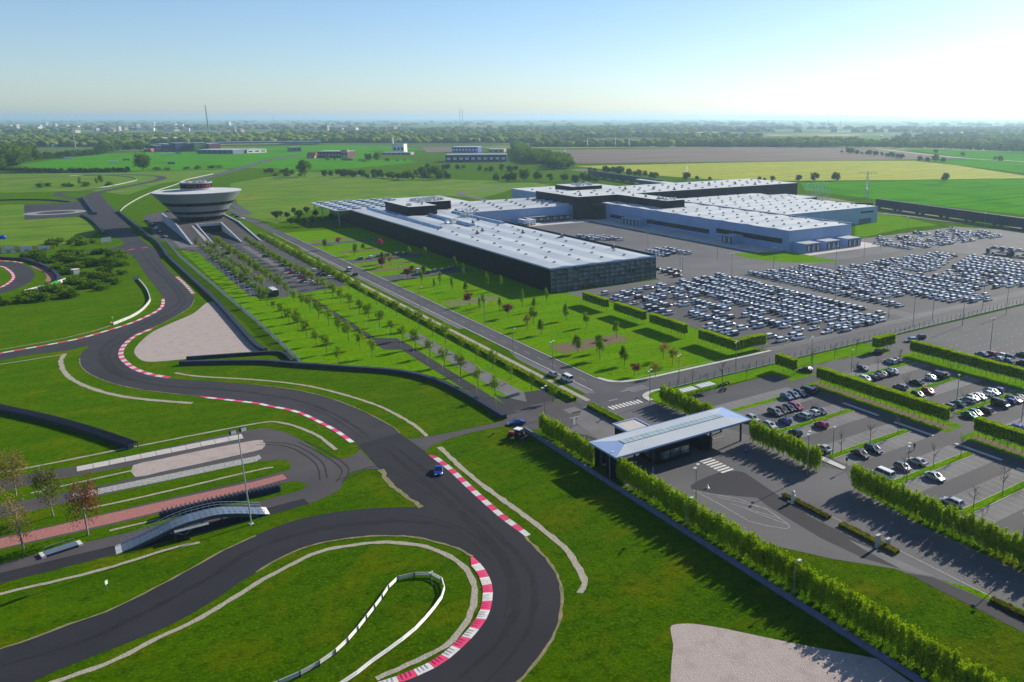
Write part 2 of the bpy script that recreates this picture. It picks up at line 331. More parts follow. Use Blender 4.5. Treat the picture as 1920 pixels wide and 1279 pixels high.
field('crop_field', 'crop', [(766.1,754.6),(899.5,700.9),(1056.2,620.5),(1172.7,418.9),(663.8,231.6),(658.9,383.5),(668.4,512.6),(669.0,552.8),(685.6,666.4)], 0.12)
field('ploughed_field', 'plough', [(913.7,1683.7),(1038.5,1904.3),(1243.1,1843.5),(1613.0,1717.5),(1769.2,1451.2),(1508.7,1019.7),(1350.0,1055.6),(1097.5,1167.4),(858.9,1274.3),(752.1,1331.3)], 0.14)
field('crop_field', 'crop', [(1817.6,1415.1),(1878.7,1111.3),(1893.5,732.8),(1380.2,530.8),(1468.5,866.5),(1510.5,1018.4)], 0.16)
field('crop_field', 'crop', [(1353.2,1001.5),(1474.0,989.9),(1450.8,856.0),(1366.9,525.6),(993.2,378.5),(1169.3,688.0),(1275.2,876.5)], 0.18)
field('rapeseed_field', 'rape', [(1395.8,2520.2),(1672.4,2655.7),(1767.7,2493.3),(1566.2,2106.1),(1354.7,2136.9),(1240.3,2246.8)], 0.2)
field('rapeseed_field', 'rape', [(2110.6,2525.5),(2386.7,2480.4),(2043.0,2117.4),(1836.5,2191.6)], 0.22)
field('crop_field', 'crop', [(2577.5,2283.2),(2726.8,2226.8),(2184.4,1712.5),(2040.8,1752.3)], 0.24)
field('crop_field', 'crop', [(482.5,2614.1),(703.8,2684.4),(820.8,2361.8),(782.4,2095.3),(651.6,2106.9),(529.8,2328.7),(440.6,2264.2)], 0.07)
field('ploughed_field', 'plough', [(841.6,2292.7),(923.6,2285.2),(797.0,1957.5),(733.5,1965.2)], 0.09)
ribbon('field_road', [(1788.4,1485.1),(1653.8,1279.1),(1498.8,1012.9),(1468.5,866.5),(1378.0,647.0)], 9, 'concrete', 0.3, 3)
ribbon('rail_bank', [(679.1,1168.1),(639.6,996.5),(598.5,847.0),(575.1,731.4),(633.6,623.3),(597.2,492.8),(601.4,416.6),(596.0,341.5),(577.8,247.4)], 26, 'dirt_grass', 0.2, 3)
# ------------------------------------------------------------------ circuit
TR = [(42.0,1079.8),(41.9,929.9),(43.8,862.3),(43.4,719.0),(44.5,636.1),(48.4,599.6),(47.0,575.0),(44.5,560.2),(44.5,493.5),(45.2,437.8),(44.3,423.8),(41.2,409.7),(36.8,398.8),(29.4,384.2),(23.3,374.4),(16.2,364.3),(12.7,354.5),(10.6,345.3),(9.6,334.9),(10.2,324.9),(12.3,312.6),(15.9,302.7),(20.0,295.5),(31.3,283.0),(41.3,270.9),(50.0,258.0),(56.0,244.3),(60.2,228.6),(63.1,210.9),(63.2,204.1),(64.2,188.3)]
TL = [(51.6,199.7),(52.0,205.5),(51.2,214.4),(49.7,223.3),(46.3,237.9),(40.6,248.8),(38.0,253.6),(25.8,269.8),(13.6,285.1),(6.0,299.1),(0.8,314.7),(-1.3,327.3),(-1.4,339.1),(-0.1,348.9),(2.6,357.5),(8.5,378.1),(18.1,388.1),(26.4,401.7),(30.7,412.3),(32.8,424.1),(33.7,434.6),(33.0,505.8),(32.7,585.8),(26.6,608.0),(33.9,653.0),(26.2,713.9),(23.7,784.6),(26.8,941.2),(29.9,1096.7)]
sheet('race_track', smooth(TR, 3) + smooth(TL, 3), 'track', 0.020)
sheet('race_track', smooth([(18.1,388.1),(8.5,378.1),(-0.2,370.7),(-8.3,367.4),(-16.1,365.1),(-23.5,363.0),(-34.7,358.3)], 3) + smooth([(-34.1,347.2),(-23.2,352.5),(-14.2,355.2),(-4.6,354.0),(1.7,357.2),(4.6,349.7),(12.6,356.4)], 3), 'track', 0.024)
sheet('race_track', [(35.8,666.9),(30.7,637.6),(23.6,628.9),(11.0,627.5),(12.0,618.8),(24.9,604.1),(33.0,590.5)], 'track', 0.026)
NO = [(64.2,188.3),(64.0,185.9),(64.4,174.5),(64.0,161.2),(63.8,147.1),(64.1,140.2),(64.4,134.8),(63.8,125.6),(62.7,120.0),(61.0,114.7),(58.9,110.5),(56.3,106.7),(53.2,103.2),(49.4,100.1),(46.3,98.0),(44.1,96.6),(40.3,95.0),(34.9,93.7)]
NI = [(18.3,106.0),(24.6,107.5),(30.0,106.4),(32.0,106.4),(36.3,107.0),(40.9,109.3),(44.8,112.1),(47.6,115.0),(49.7,118.3),(51.4,121.9),(52.4,125.5),(53.0,129.6),(52.9,133.7),(52.1,137.0),(50.1,141.8),(46.8,147.1),(41.8,152.0),(36.2,154.8),(30.3,156.3),(24.0,155.0),(18.9,152.0),(16.0,150.4),(11.2,146.7),(4.8,143.2),(-2.6,141.4),(-9.5,140.3),(-13.6,139.0),(-19.7,138.4),(-28.6,137.8)]
NT = [(-29.8,149.5),(-21.5,151.2),(-17.7,151.7),(-13.6,152.1),(-9.2,153.2),(-3.7,154.0),(2.3,156.8),(8.9,160.6),(15.7,164.9),(21.8,167.4),(28.3,169.2),(34.8,168.8),(42.2,166.2),(49.3,162.0),(52.3,159.8)]
sheet('race_track', smooth(NO, 3) + smooth(NI, 3) + smooth(NT, 3) + [(51.1,176.0),(51.7,184.3),(52.3,203.1),(63.1,204.6)], 'track_new', 0.030)
sheet('race_track', [(-23.2,1002.7),(14.0,994.0),(14.3,854.4),(-21.3,848.4)], 'track', 0.05)
sheet('race_track', [(13.3,1001.0),(25.6,1018.6),(30.0,862.4),(27.6,716.4),(23.9,780.3),(15.9,858.0),(14.3,854.4)], 'track', 0.046)
rp = [(0.1,900.1)][0]
for r_, m_, z_ in ((20, 'line', 0.055), (12, 'track', 0.06)):
    sheet('skid_circle', [(rp[0] + r_ * math.cos(a) * 1.15, rp[1] + r_ * math.sin(a)) for a in [2 * math.pi * i / 40 for i in range(40)]], m_, z_)
ribbon('race_track', [(27.9,1045.1),(37.2,1099.3),(53.0,1147.0),(74.6,1196.7),(98.7,1252.2),(118.8,1307.2),(125.3,1353.1),(118.1,1399.0),(83.3,1453.3),(29.3,1451.5),(-18.9,1447.6),(-64.1,1431.4)], 11, 'track', 0.056, 4)
ribbon('race_track', [(27.5,958.8),(21.7,1035.4),(11.5,1072.0),(4.4,1107.9),(9.8,1144.5),(25.5,1149.9),(52.4,1184.1)], 8, 'track', 0.058, 4)
sheet('race_track', smooth([(-45.6,629.7),(-30.3,609.0),(-22.3,597.4),(-16.6,572.6),(-14.1,544.8),(-16.2,519.1),(-21.3,502.9),(-27.1,491.7),(-37.6,471.1)], 4) + smooth([(-38.8,494.5),(-27.6,509.2),(-22.8,531.0),(-22.7,551.2),(-25.9,575.4),(-29.7,588.7),(-44.7,610.7)], 4), 'track', 0.02)
sheet('handling_course', smooth([(51.6,199.7),(48.7,196.4),(45.1,197.1),(43.3,202.1),(42.2,210.2),(39.9,221.4),(36.5,228.3),(33.7,230.4),(20.5,230.4),(3.1,228.8),(-10.0,230.0),(-15.0,230.7),(-27.4,231.1)], 3) +
      [(-24.1,174.8),(-18.3,175.4),(-1.1,175.2),(10.6,174.6),(26.5,175.0),(33.8,175.6),(38.3,177.1),(41.2,179.0),(43.2,183.7),(45.4,186.8),(48.8,186.9),(51.7,184.3)], 'handling', 0.018)
sheet('handling_course', [(-24.4,179.9),(-18.5,179.9),(-0.8,179.3),(16.0,179.0),(26.7,178.7),(33.5,179.0),(33.8,175.6),(26.5,175.0),(-1.1,175.2),(-18.3,175.4),(-24.2,175.3)], 'track_new', 0.024)
sheet('service_road', smooth([(63.5,199.7),(68.0,197.7),(77.9,196.9),(89.2,196.4),(95.8,196.7),(103.6,197.3)], 3) + smooth([(100.9,187.7),(95.2,190.9),(89.7,192.5),(81.0,193.7),(74.9,193.4),(70.2,192.4),(66.3,190.9),(64.4,188.1)], 3), 'handling', 0.014)
def verge(pts): sheet('grass_verge', pts, 'grass', 0.034)
verge([(-26.9,222.4),(-19.6,222.6),(-9.4,223.3),(0.6,222.1),(5.3,221.7),(5.1,213.9),(1.1,213.0),(-8.3,213.5),(-16.1,214.4),(-19.4,214.4),(-26.4,214.1)])
verge([(-26.0,206.9),(-19.2,206.9),(-8.4,207.1),(-3.2,207.1),(9.3,206.9),(29.2,206.9),(34.7,204.5),(35.8,201.7),(35.4,199.2),(34.5,196.9),(27.2,196.3),(8.3,196.6),(-7.3,196.3),(-18.9,196.7),(-25.4,196.8)])
verge([(-25.0,190.6),(-18.8,190.6),(-4.0,189.6),(7.6,189.6),(26.0,189.6),(31.6,189.9),(34.3,189.6),(35.9,186.7),(35.1,184.5),(34.1,183.6),(24.8,183.3),(5.9,183.7),(0.2,183.8),(-10.5,184.5),(-18.6,183.9),(-24.7,184.3)])
# test surfaces: each concrete slab is a piece of its own
hc = sheet('slab_lane', [(-5.9,229.1),(30.2,229.1),(29.9,224.7),(-5.8,225.4)], 'handling', 0.022)
s0, s1, s2, s3 = [(-5.6,229.0),(29.9,228.7),(29.8,225.1),(-5.6,225.6)]
for i in range(11):
    t0, t1 = i / 11 + 0.0015, (i + 1) / 11 - 0.0015
    L_ = lambda p, q, t: (p[0] + (q[0] - p[0]) * t, p[1] + (q[1] - p[1]) * t)
    link('concrete_slab', MB().prism([L_(s0, s1, t0), L_(s0, s1, t1), L_(s3, s2, t1), L_(s3, s2, t0)], 0.02, 0.05 + 0.006 * (i % 3), 'white_concrete').mesh('slab'), hc)
sheet('gravel_bed', smooth([(5.3,222.0),(10.8,222.3),(19.4,222.5),(32.0,221.8),(33.3,219.5),(33.4,217.2),(32.3,215.0),(30.6,214.1),(18.2,213.6),(10.0,213.6),(5.1,213.9)], 2, True), 'gravel', 0.040)
sheet('cobble_lane', [(-6.8,211.7),(-3.5,211.6),(9.7,211.2),(29.9,210.5),(30.7,211.1),(30.7,208.3),(29.2,206.9),(9.4,207.5),(-3.4,208.2),(-6.7,208.4)], 'cobble', 0.040)
sheet('red_paved_lane', [(-25.3,196.0),(-18.9,195.9),(-2.8,195.9),(26.9,194.8),(32.7,195.2),(33.0,192.0),(26.3,191.1),(0.6,190.4),(-18.8,191.1),(-25.1,191.4)], 'brick', 0.038)
# gravel traps and drains
sheet('gravel_trap', smooth([(50.2,413.8),(47.0,410.8),(40.1,392.7),(31.1,379.5),(23.1,367.2),(17.9,353.4),(15.0,342.0),(14.4,333.9),(15.5,324.1),(18.6,319.3),(28.1,316.3),(48.5,309.3),(50.4,310.4)], 3) + [(51.3,313.1),(51.6,325.5),(51.3,354.6),(51.0,402.4)], 'gravel', 0.040)
sheet('gravel_trap', smooth([(60.2,81.0),(61.6,83.0),(65.0,87.2),(67.1,89.7),(69.1,93.1),(70.2,93.9),(72.1,93.0),(73.7,91.5),(76.4,88.0),(80.3,82.1),(85.1,75.1),(88.8,70.2),(90.1,68.3)], 3) + [(89.8,62.5),(89.7,59.6),(77.9,62.3)], 'gravel', 0.040)
sheet('gravel_trap', smooth([(-14.9,579.8),(-9.5,565.2),(-5.7,544.3),(-5.8,521.9),(-8.2,516.6),(-9.8,519.5),(-9.0,533.4),(-10.7,552.0),(-15.4,573.8)], 3, True), 'brick', 0.036)
dr = [1.4, 0.7, 0.6, 1.0, 0.9, 1.25, 1.15, 0.95, 0.8, 0.7, 0.7]
DR = [[(-5.2,349.3),(-6.2,343.5),(-6.6,335.8),(-5.8,321.7),(-3.0,307.4),(0.7,296.6),(5.8,285.6),(12.7,275.4),(23.0,263.7)], [(-5.2,348.5),(-23.1,346.5),(-31.3,345.1)], [(-32.4,367.1),(-23.7,369.6),(-8.2,373.9),(4.4,381.8),(11.4,389.7)],
      [(22.8,300.5),(28.7,291.4),(42.4,276.7),(52.9,262.4),(60.3,245.9),(65.3,230.4),(67.3,219.1),(68.5,206.8),(68.2,198.1)], [(-25.7,235.1),(-20.0,235.6),(-14.5,235.1),(6.3,235.2),(34.5,234.7),(40.3,230.8),(43.6,222.9),(45.8,214.2),(46.7,202.9)],
      [(68.1,189.2),(67.4,172.1),(67.6,158.6),(68.1,148.5),(68.5,134.3),(68.3,125.9),(67.2,120.0),(65.7,114.4),(64.4,112.6),(62.7,111.2)],
      [(-20.7,135.1),(-10.8,136.9),(-3.7,137.6),(2.7,140.3),(8.6,142.2),(18.2,148.1),(21.9,150.0),(29.5,153.0),(35.4,152.0),(41.0,149.5),(45.9,144.6),(48.9,138.6),(50.0,132.9),(49.7,127.4),(48.5,122.9),(46.0,118.1),(42.7,114.0),(38.6,111.0),(33.3,110.0),(27.1,109.4)],
      [(-22.5,171.2),(-18.2,171.1),(-3.8,170.1),(6.6,171.3),(12.4,170.8)], [(-4.9,201.0),(8.7,200.8),(28.2,201.3),(31.8,200.8)], [(-1.4,186.9),(7.6,186.7)], [(-14.2,217.6),(-5.2,218.1),(5.3,218.6)]]
for i, (p_, w_) in enumerate(zip(DR, dr)):
    ribbon('gravel_drain', p_, w_, 'drain', 0.050 + 0.002 * i, 5, 0.5, i + 3)
# worn earth along the asphalt edge
for i, p_ in enumerate([[(21.7,167.2),(15.7,164.7),(8.9,160.4),(2.3,156.6),(-3.7,153.8),(-9.2,153.1),(-13.6,151.9),(-17.7,151.6),(-21.5,151.0)], [(18.9,152.2),(24.1,155.2),(30.4,156.5),(36.3,155.0),(41.8,152.2),(46.9,147.4),(50.2,142.0),(52.2,137.2),(52.8,133.8)],
                        [(64.3,134.7),(63.8,125.6),(62.8,120.0),(61.1,114.7),(58.9,110.5),(56.4,106.6),(53.2,103.0),(49.4,99.9),(46.3,97.8),(43.4,96.1)], [(51.7,184.3),(51.1,176.0),(51.7,167.1),(52.5,159.5)], [(-1.4,339.1),(-1.3,327.3),(0.8,314.7),(6.0,299.1),(13.6,285.1),(25.8,269.2)],
                        [(44.1,422.6),(41.1,408.5),(36.7,397.7),(29.3,383.1),(23.2,373.4)], [(41.4,271.4),(50.1,258.5),(56.1,244.8),(60.4,229.0),(63.2,211.3),(63.3,204.4)]]):
    ribbon('worn_verge', p_, [0.45, 0.5, 0.5, 1.1, 0.35, 0.35, 0.35][i], 'sandy', 0.062 + 0.002 * i, 4, 1.3, i + 20)
M['rubber'] = asphalt('rubbered_asphalt', (0.018, 0.017, 0.021), (0.030, 0.028, 0.033), 0.3)
M['rubber_new'] = asphalt('rubbered_new_asphalt', (0.0095, 0.009, 0.0125), (0.016, 0.0155, 0.020), 0.3)
for i, (p_, w_, m_) in enumerate([([(38.2,607.2),(38.5,525.3),(40.1,460.3),(39.3,430.4),(35.4,412.7),(26.0,393.6),(15.2,373.1),(7.3,355.8),(5.0,340.9),(5.4,320.7),(10.1,302.9),(18.7,287.0),(30.1,274.7),(39.7,262.5),(48.3,247.7),(53.8,229.1),(56.4,208.7)], 1.6, 'rubber'), ([(41.9,591.4),(41.0,513.4),(42.0,451.0),(41.0,426.3),(36.1,405.7),(27.3,388.0),(16.5,368.1),(9.0,350.9),(6.9,336.9),(7.5,319.2),(11.8,305.8),(19.2,291.3),(30.6,278.2)], 1.1, 'rubber'),
        ([(56.8,197.2),(57.5,176.7),(58.1,155.9),(57.8,139.0),(56.7,127.3),(54.1,118.2),(51.0,112.5),(47.0,108.1),(41.7,104.5),(35.9,101.9)], 1.7, 'rubber_new'), ([(59.0,197.7),(60.1,176.6),(60.4,155.8),(60.3,137.1),(59.5,125.2),(57.1,117.0),(53.5,110.6),(49.8,106.1),(44.4,101.7),(39.7,99.1)], 1.2, 'rubber_new'), ([(-17.5,146.3),(-11.0,146.0),(-4.0,147.1),(3.7,150.7),(11.6,155.2),(19.7,161.0),(28.7,162.8),(37.4,161.0),(47.6,155.4),(54.4,146.9)], 1.4, 'rubber_new')]):
    ribbon('tyre_marks', p_, w_, m_, 0.0335 + 0.001 * i, 5, 0.9, i + 40, taper=True)
for i, (p_, m_) in enumerate([([(42.4,182.6),(50.5,185.6),(54.5,175.3),(57.2,156.6)], 'rubber_new'), ([(41.8,157.7),(49.6,154.8),(54.4,144.2),(55.1,130.8)], 'rubber_new'), ([(57.5,146.0),(56.8,132.0),(53.9,120.4),(48.9,112.1)], 'rubber_new'), ([(6.4,352.8),(4.2,338.9),(4.8,321.2),(8.8,305.2)], 'rubber'), ([(14.5,363.6),(9.3,350.7),(7.2,333.5),(8.4,317.0)], 'rubber'), ([(47.6,244.7),(52.2,228.2),(54.5,206.9)], 'rubber'), ([(40.5,213.7),(43.0,203.2),(44.5,190.1),(41.4,183.3)], 'rubber'), ([(31.4,218.3),(37.6,212.3),(40.4,197.8),(38.9,186.9)], 'rubber')]):
    for d_ in (0, 1.5): ribbon('skid_mark', offs(p_, d_), 0.28, m_, 0.0395 + 0.0006 * (2 * i + (d_ > 0)), 5)
# ------------------------------------------------------------------ kerbs: every painted block a piece
def kerb(pts, w, seg, label, side=1, h=0.09, teeth=False, start=0, zz=0.02, taper=True):
    p = resample(smooth(pts, 6), seg); q = offs(p, w * side)
    k = thing('track_kerb', label, 'kerb', (p[0][0], p[0][1], 0))
    ox, oy = p[0]
    for i in range(len(p) - 1):
        a, b, c, d = p[i], p[i + 1], q[i + 1], q[i]
        if taper and i == 0: d = (a[0] * .7 + d[0] * .3, a[1] * .7 + d[1] * .3)
        red = (i + start) % 2 == 0
        mb = MB()
        f = lambda u, v: (u[0] + (v[0] - u[0]) * 0.012 - ox, u[1] + (v[1] - u[1]) * 0.012 - oy)
        A, B, C_, D_ = f(a, b), f(b, a), f(c, d), f(d, c)
        vs = [(*A, zz), (*B, zz), (*C_, h), (*D_, h), (*A, -0.02), (*B, -0.02), (*C_, -0.02), (*D_, -0.02)]
        fs = [(0, 1, 2, 3), (1, 0, 4, 5), (2, 1, 5, 6), (3, 2, 6, 7), (0, 3, 7, 4)]
        if side < 0: fs = [x[::-1] for x in fs]
        mb.add(vs, fs, 'red' if red else 'white')
        if teeth:      # raised ribs across the block
            for t in (0.25, 0.5, 0.75):
                l_ = lambda u, v, s: (u[0] + (v[0] - u[0]) * s, u[1] + (v[1] - u[1]) * s)
                P, Q = l_(A, B, t), l_(A, B, t + 0.07); S_, T_ = l_(D_, C_, t), l_(D_, C_, t + 0.07)
                P, S2 = l_(P, S_, 0.3), l_(P, S_, 0.95); Q, T2 = l_(Q, T_, 0.3), l_(Q, T_, 0.95)
                v2 = [(*P, zz + .03), (*Q, zz + .03), (*T2, h + .005), (*S2, h + .005), (*P, zz + .10), (*Q, zz + .05), (*T2, h + .04), (*S2, h + .10)]
                mb.add(v2, [(4, 5, 6, 7), (0, 4, 7, 3), (1, 2, 6, 5), (0, 1, 5, 4), (2, 3, 7, 6)], 'red' if red else 'white')
        link('red_block' if red else 'white_block', mb.mesh('kerb_block'), k)
kerb([(52.9,133.7),(53.0,129.6),(52.4,125.5),(51.4,121.9),(49.7,118.3),(47.6,115.0),(44.8,112.1),(40.9,109.3),(36.3,107.0),(32.0,106.4),(30.0,106.4),(25.9,106.9),(21.5,107.3)], 1.7, 2.75, 'broad ribbed red and white kerb inside the nearest hairpin', -1, 0.12, True)
kerb([(64.0,185.9),(64.4,174.4),(64.0,161.2),(63.8,147.1),(64.1,140.2),(64.3,134.8)], 1.3, 2.9, 'red and white kerb along the straight beside the blue car', 1)
kerb([(25.8,269.8),(38.0,253.6),(40.6,248.8),(46.3,237.9),(49.7,223.3),(51.2,214.4),(52.0,205.5)], 1.2, 3.2, 'curving red and white kerb along grass nose above test lanes', -1)
kerb([(23.3,374.4),(16.2,364.3),(12.7,354.5),(10.6,345.3),(9.6,334.9),(10.2,324.9),(12.3,312.6),(15.9,302.7),(20.0,295.5)], 1.5, 2.9, 'red and white kerb round the gravel trap hairpin', 1)
kerb([(44.5,493.5),(45.2,464.8),(45.1,437.1)], 1.4, 3.0, 'short red and white kerb right of the track before gravel trap', 1)
kerb([(33.7,434.6),(32.8,424.1),(30.7,412.3),(26.4,401.7),(18.1,388.1),(8.5,378.1),(-0.2,370.7),(-8.3,367.4),(-16.1,365.1),(-23.5,363.0),(-32.0,360.3)], 1.3, 3.3, 'long red and white kerb curving off to the left edge', -1)
kerb([(-44.7,610.7),(-29.7,588.7),(-25.9,575.4),(-22.7,551.2),(-22.8,531.0),(-27.6,509.2),(-38.8,494.5)], 1.3, 3.2, 'red and white kerb inside small loop at left edge', -1)
kerb([(-45.7,632.2),(-30.3,609.0),(-25.3,603.0),(-20.3,592.6)], 1.2, 3.4, 'red and white kerb outside small loop at left edge', 1)
kerb([(32.4,611.6),(33.9,613.1),(36.6,615.1)], 2.0, 4.0, 'little red and white kerb in the diamond building shadow edge', 1)
kerb([(39.9,616.8),(41.9,616.7),(44.2,619.2)], 2.0, 4.0, 'little red and white kerb across from the diamond building', 1)
# ------------------------------------------------------------------ roads, yard and car parks
sheet('avenue', [(121.8, 196), (129, 203), (129.5, 240), (129.5, 900), (122, 900)], 'road', 0.012)
sheet('avenue', smooth([(128.6,778.9),(132.9,880.2),(138.3,1008.1),(142.6,1146.0),(149.0,1248.8),(171.0,1319.1),(228.7,1469.5),(348.8,1802.1),(452.3,1993.5)], 3) + smooth([(453.2,1959.6),(348.0,1751.0),(230.5,1435.2),(173.1,1279.0),(153.7,1211.1),(149.3,1121.4),(145.2,987.4),(140.1,868.7),(135.7,783.6)], 3), 'road', 0.075)
sheet('cross_road', smooth([(100, 183), (104, 188), (112, 192), (113, 200), (119, 203), (122, 212)], 2) + smooth([(129.3, 216), (131, 208), (135, 204.5), (142, 203.3)], 3) + [(560, 203.3), (560, 193.2), (142, 193.2)] + smooth([(136, 193), (131, 190), (130, 186)], 3) + [(131, 146), (97, 146)], 'road', 0.008)
YP = [(196, 203.2), (560, 203.2), (560, 340), (545, 372), (420, 372), (420, 430), (362, 430), (362, 600), (243, 600), (243, 336), (188, 336), (188, 318), (196, 310)]
sheet('factory_yard', YP, 'yard', 0.016)
sheet('storage_lot', rect(194.5, 275.5, 207.5, 324), 'lot', 0.022)
sheet('storage_lot', rect(284, 440, 209.5, 322), 'lot', 0.024)
sheet('concrete_apron', [(341, 366), (360, 366), (360, 592), (330, 592), (341, 570)], 'concrete', 0.028)
sheet('concrete_apron', rect(356, 428, 343, 362), 'white_concrete', 0.020)
sheet('concrete_apron', rect(262, 345, 566, 585), 'white_concrete', 0.022)
field('lawn', 'lawn', smooth([(325.8,374.7),(341.6,370.5),(357.0,363.0),(359.7,351.9),(358.5,333.1),(358.1,319.4),(343.8,323.4),(332.2,333.1),(324.3,351.5)], 3, True), 0.034)
field('lawn', 'lawn', [(446.0,383.8),(499.3,429.9),(554.1,456.7),(580.7,467.1),(543.1,385.0),(510.4,389.7),(450.5,377.1)], 0.03)
ribbon('perimeter_road', [(566.7,467.3),(572.6,438.1),(569.0,403.8),(569.0,369.8),(575.3,333.6)], 7, 'yard', 0.3, 3)
ribbon('perimeter_road', [(438.6,905.8),(395.1,891.9),(365.8,879.0),(352.6,856.2),(348.3,820.9),(350.3,736.8)], 8, 'yard', 0.08, 3)
# employee car park on the right
sheet('car_park', rect(135, 231, 30, 183), 'lot', 0.006)
sheet('car_park', rect(231, 420, 60, 191), 'lot', 0.010)
for y in (89, 107, 126, 145.5, 165):
    for x0, x1 in ((142, 172), (193, 226)):
        if y < 100 and x0 > 180: continue
        sheet('parking_bays', rect(x0, x1, y - 6.3, y + 6.3), 'paving', 0.012)
        st = thing('planting_strip', 'grass strip with kerb between parked cars, %s bay row %s' % ({89: 'nearest', 107: 'second', 126: 'third', 145.5: 'fourth', 165: 'farthest'}[y], 'beside the tall hedge' if x0 < 180 else 'beyond the long clipped hedge'), 'planting strip', (0, 0, 0), group='car park planting strips')
        link('kerb_edge', MB().prism(rect(x0, x1, y - 1.25, y + 1.25), 0.0, 0.12, 'concrete').mesh('kerb_edge'), st)
        link('turf', MB().prism(rect(x0 + .2, x1 - .2, y - 1.05, y + 1.05), 0.12, 0.20, 'lawn').mesh('turf'), st)
        lm = MB()
        for k in range(1, 13 if x0 > 180 else 12):
            xx = x0 + k * 2.55
            if xx > x1 - 1: break
            for sgn in (-1, 1):
                c = sorted((y + sgn * 1.5, y + sgn * 6.2)); lm.add([(xx - .05, c[0], .016), (xx + .05, c[0], .016), (xx + .05, c[1], .016), (xx - .05, c[1], .016)], [(0, 1, 2, 3)], 'line')
        struct('bay_markings', lm.mesh('bay_markings'))
for y0, y1, x in [(119.5, 132, 173.5), (100, 113, 173.5), (138, 151, 174), (82, 95, 172)]:
    tag(link('kerb', MB().prism(rect(x, x + 1.0, y0, y1), 0, 0.14, 'concrete').mesh('kerb')), 'straight concrete kerb at the end of the %s strip' % {119.5: 'third', 100: 'second', 138: 'fourth', 82: 'nearest'}[y0], 'kerb', 'car park kerbs')
for y0, y1 in [(100, 113), (119.5, 132), (138, 151), (82, 95)]:
    tag(link('kerb', MB().prism(smooth([(139.6, y0), (140.6, y0 + .5), (140.8, y1 - .5), (139.8, y1), (139.0, y1), (139.0, y0)], 2, True), 0, 0.14, 'concrete').mesh('kerb')), 'rounded concrete kerb by the tall hedge end of the %s strip' % {119.5: 'third', 100: 'second', 138: 'fourth', 82: 'nearest'}[y0], 'kerb', 'car park kerbs')
field('lawn', 'lawn', [(141, 185), (141, 191.3), (229, 191.3), (233, 187), (229, 177), (212, 182), (190, 183.5)], 0.03)
field('lawn', 'lawn', rect(178.5, 186.5, 119, 170), 0.024)
field('lawn', 'lawn', rect(178.5, 186, 50, 115), 0.026)
field('lawn', 'lawn', rect(227, 236, 60, 173), 0.028)
field('lawn', 'lawn', rect(177.5, 188, 175, 187), 0.022)
field('lawn', 'lawn', [(131, 190), (135, 192.5), (141, 192.3), (141, 185), (132, 183)], 0.036)
sheet('soil_bed', rect(180.6, 183.4, 120, 169.5), 'soil', 0.036)
sheet('soil_bed', rect(180.6, 183.4, 60, 113), 'soil', 0.038)
# worn bay ticks on the empty lot
lm = MB(); rg = random.Random(4)
for i in range(52):
    for j in range(15):
        if rg.random() < .55:
            x, y = 240 + i * 3.0 + rg.uniform(-.2, .2), 102 + j * 5.6 + rg.uniform(-.2, .2); lm.add([(x, y, .016), (x + .9, y, .016), (x + .9, y + .3, .016), (x, y + .3, .016)], [(0, 1, 2, 3)], 'line')
struct('bay_ticks', lm.mesh('bay_ticks'))
# gate approach
sheet('gate_road', [(94.5, 190), (104, 188), (131, 186), (136, 146), (136, 124)] + smooth([(139, 118), (134, 112), (133.2, 108)], 2) + [(131, 90), (131.5, 30), (118, 30)] +
      [(114.3,58.5),(114.3,66.2),(114.1,74.5),(113.9,81.0),(113.3,83.5),(110.1,88.0),(106.7,92.8),(103.8,98.3),(100.8,104.0),(98.1,118.6),(93.1,143.0)] + [(95.5, 150)], 'yard', 0.010)
sheet('dark_island', smooth([(104.7,133.6),(108.0,134.7),(114.9,135.4),(118.8,133.2),(119.3,131.3)], 2) + [(115.7,107.0),(116.0,90.4),(115.9,80.4),(117.5,77.0),(114.1,82.6),(111.6,89.2),(110.8,99.4),(111.9,115.8),(112.8,120.2),(105.8,128.1)] + [(103.9,131.5)], 'path_dark', 0.016)
sheet('pale_strip', [(114.7,96.0),(115.7,90.1),(117.1,77.3),(115.3,80.0),(114.1,82.6),(114.1,90.8)], 'paving', 0.020)
sheet('dark_path', [(114.0,81.1),(116.5,77.4),(117.4,69.3),(118.3,60.4),(114.2,58.0),(114.2,66.2),(113.8,74.3)], 'path_dark', 0.022)
field('lawn', 'lawn', [(116.9,76.0),(119.6,69.7),(120.3,61.6),(118.6,60.6),(117.9,66.5)], 0.030)
for i, pl in enumerate([[(104.0,131.8),(104.3,122.1),(104.2,113.2),(105.9,109.4),(108.0,106.4),(109.1,106.4),(109.7,107.6),(110.7,114.6),(109.2,122.2),(105.5,128.7)]]):
    ribbon('hatched_marking', pl + [pl[0]], 0.22, 'line', 0.024, 1)
for i, pl in enumerate([[(106.2,125.8),(111.0,114.9)], [(106.5,121.4),(110.1,109.9)], [(107.3,117.4),(109.5,107.5)]]):
    ribbon('hatched_marking', pl, 0.2, 'line', 0.028 + i * .002, 1)
ribbon('lane_marking', [(119.3, 118), (119.3, 40)], 0.25, 'line', 0.04, 1)
def zebra(x0, x1, y0, y1, n, axis, label):
    z = link('zebra_crossing', None); z['kind'] = 'structure'
    for i in range(n):
        t = i / n
        r = rect(x0 + (x1 - x0) * t, x0 + (x1 - x0) * (t + .55 / n), y0, y1) if axis == 'x' else rect(x0, x1, y0 + (y1 - y0) * t, y0 + (y1 - y0) * (t + .55 / n))
        link('stripe', MB().prism(r, 0.012, 0.018, 'white').mesh('stripe'), z)
zebra(115.0, 118.6, 134.6, 144.0, 7, 'y', '')
zebra(118, 129, 186.2, 189.2, 9, 'x', '')
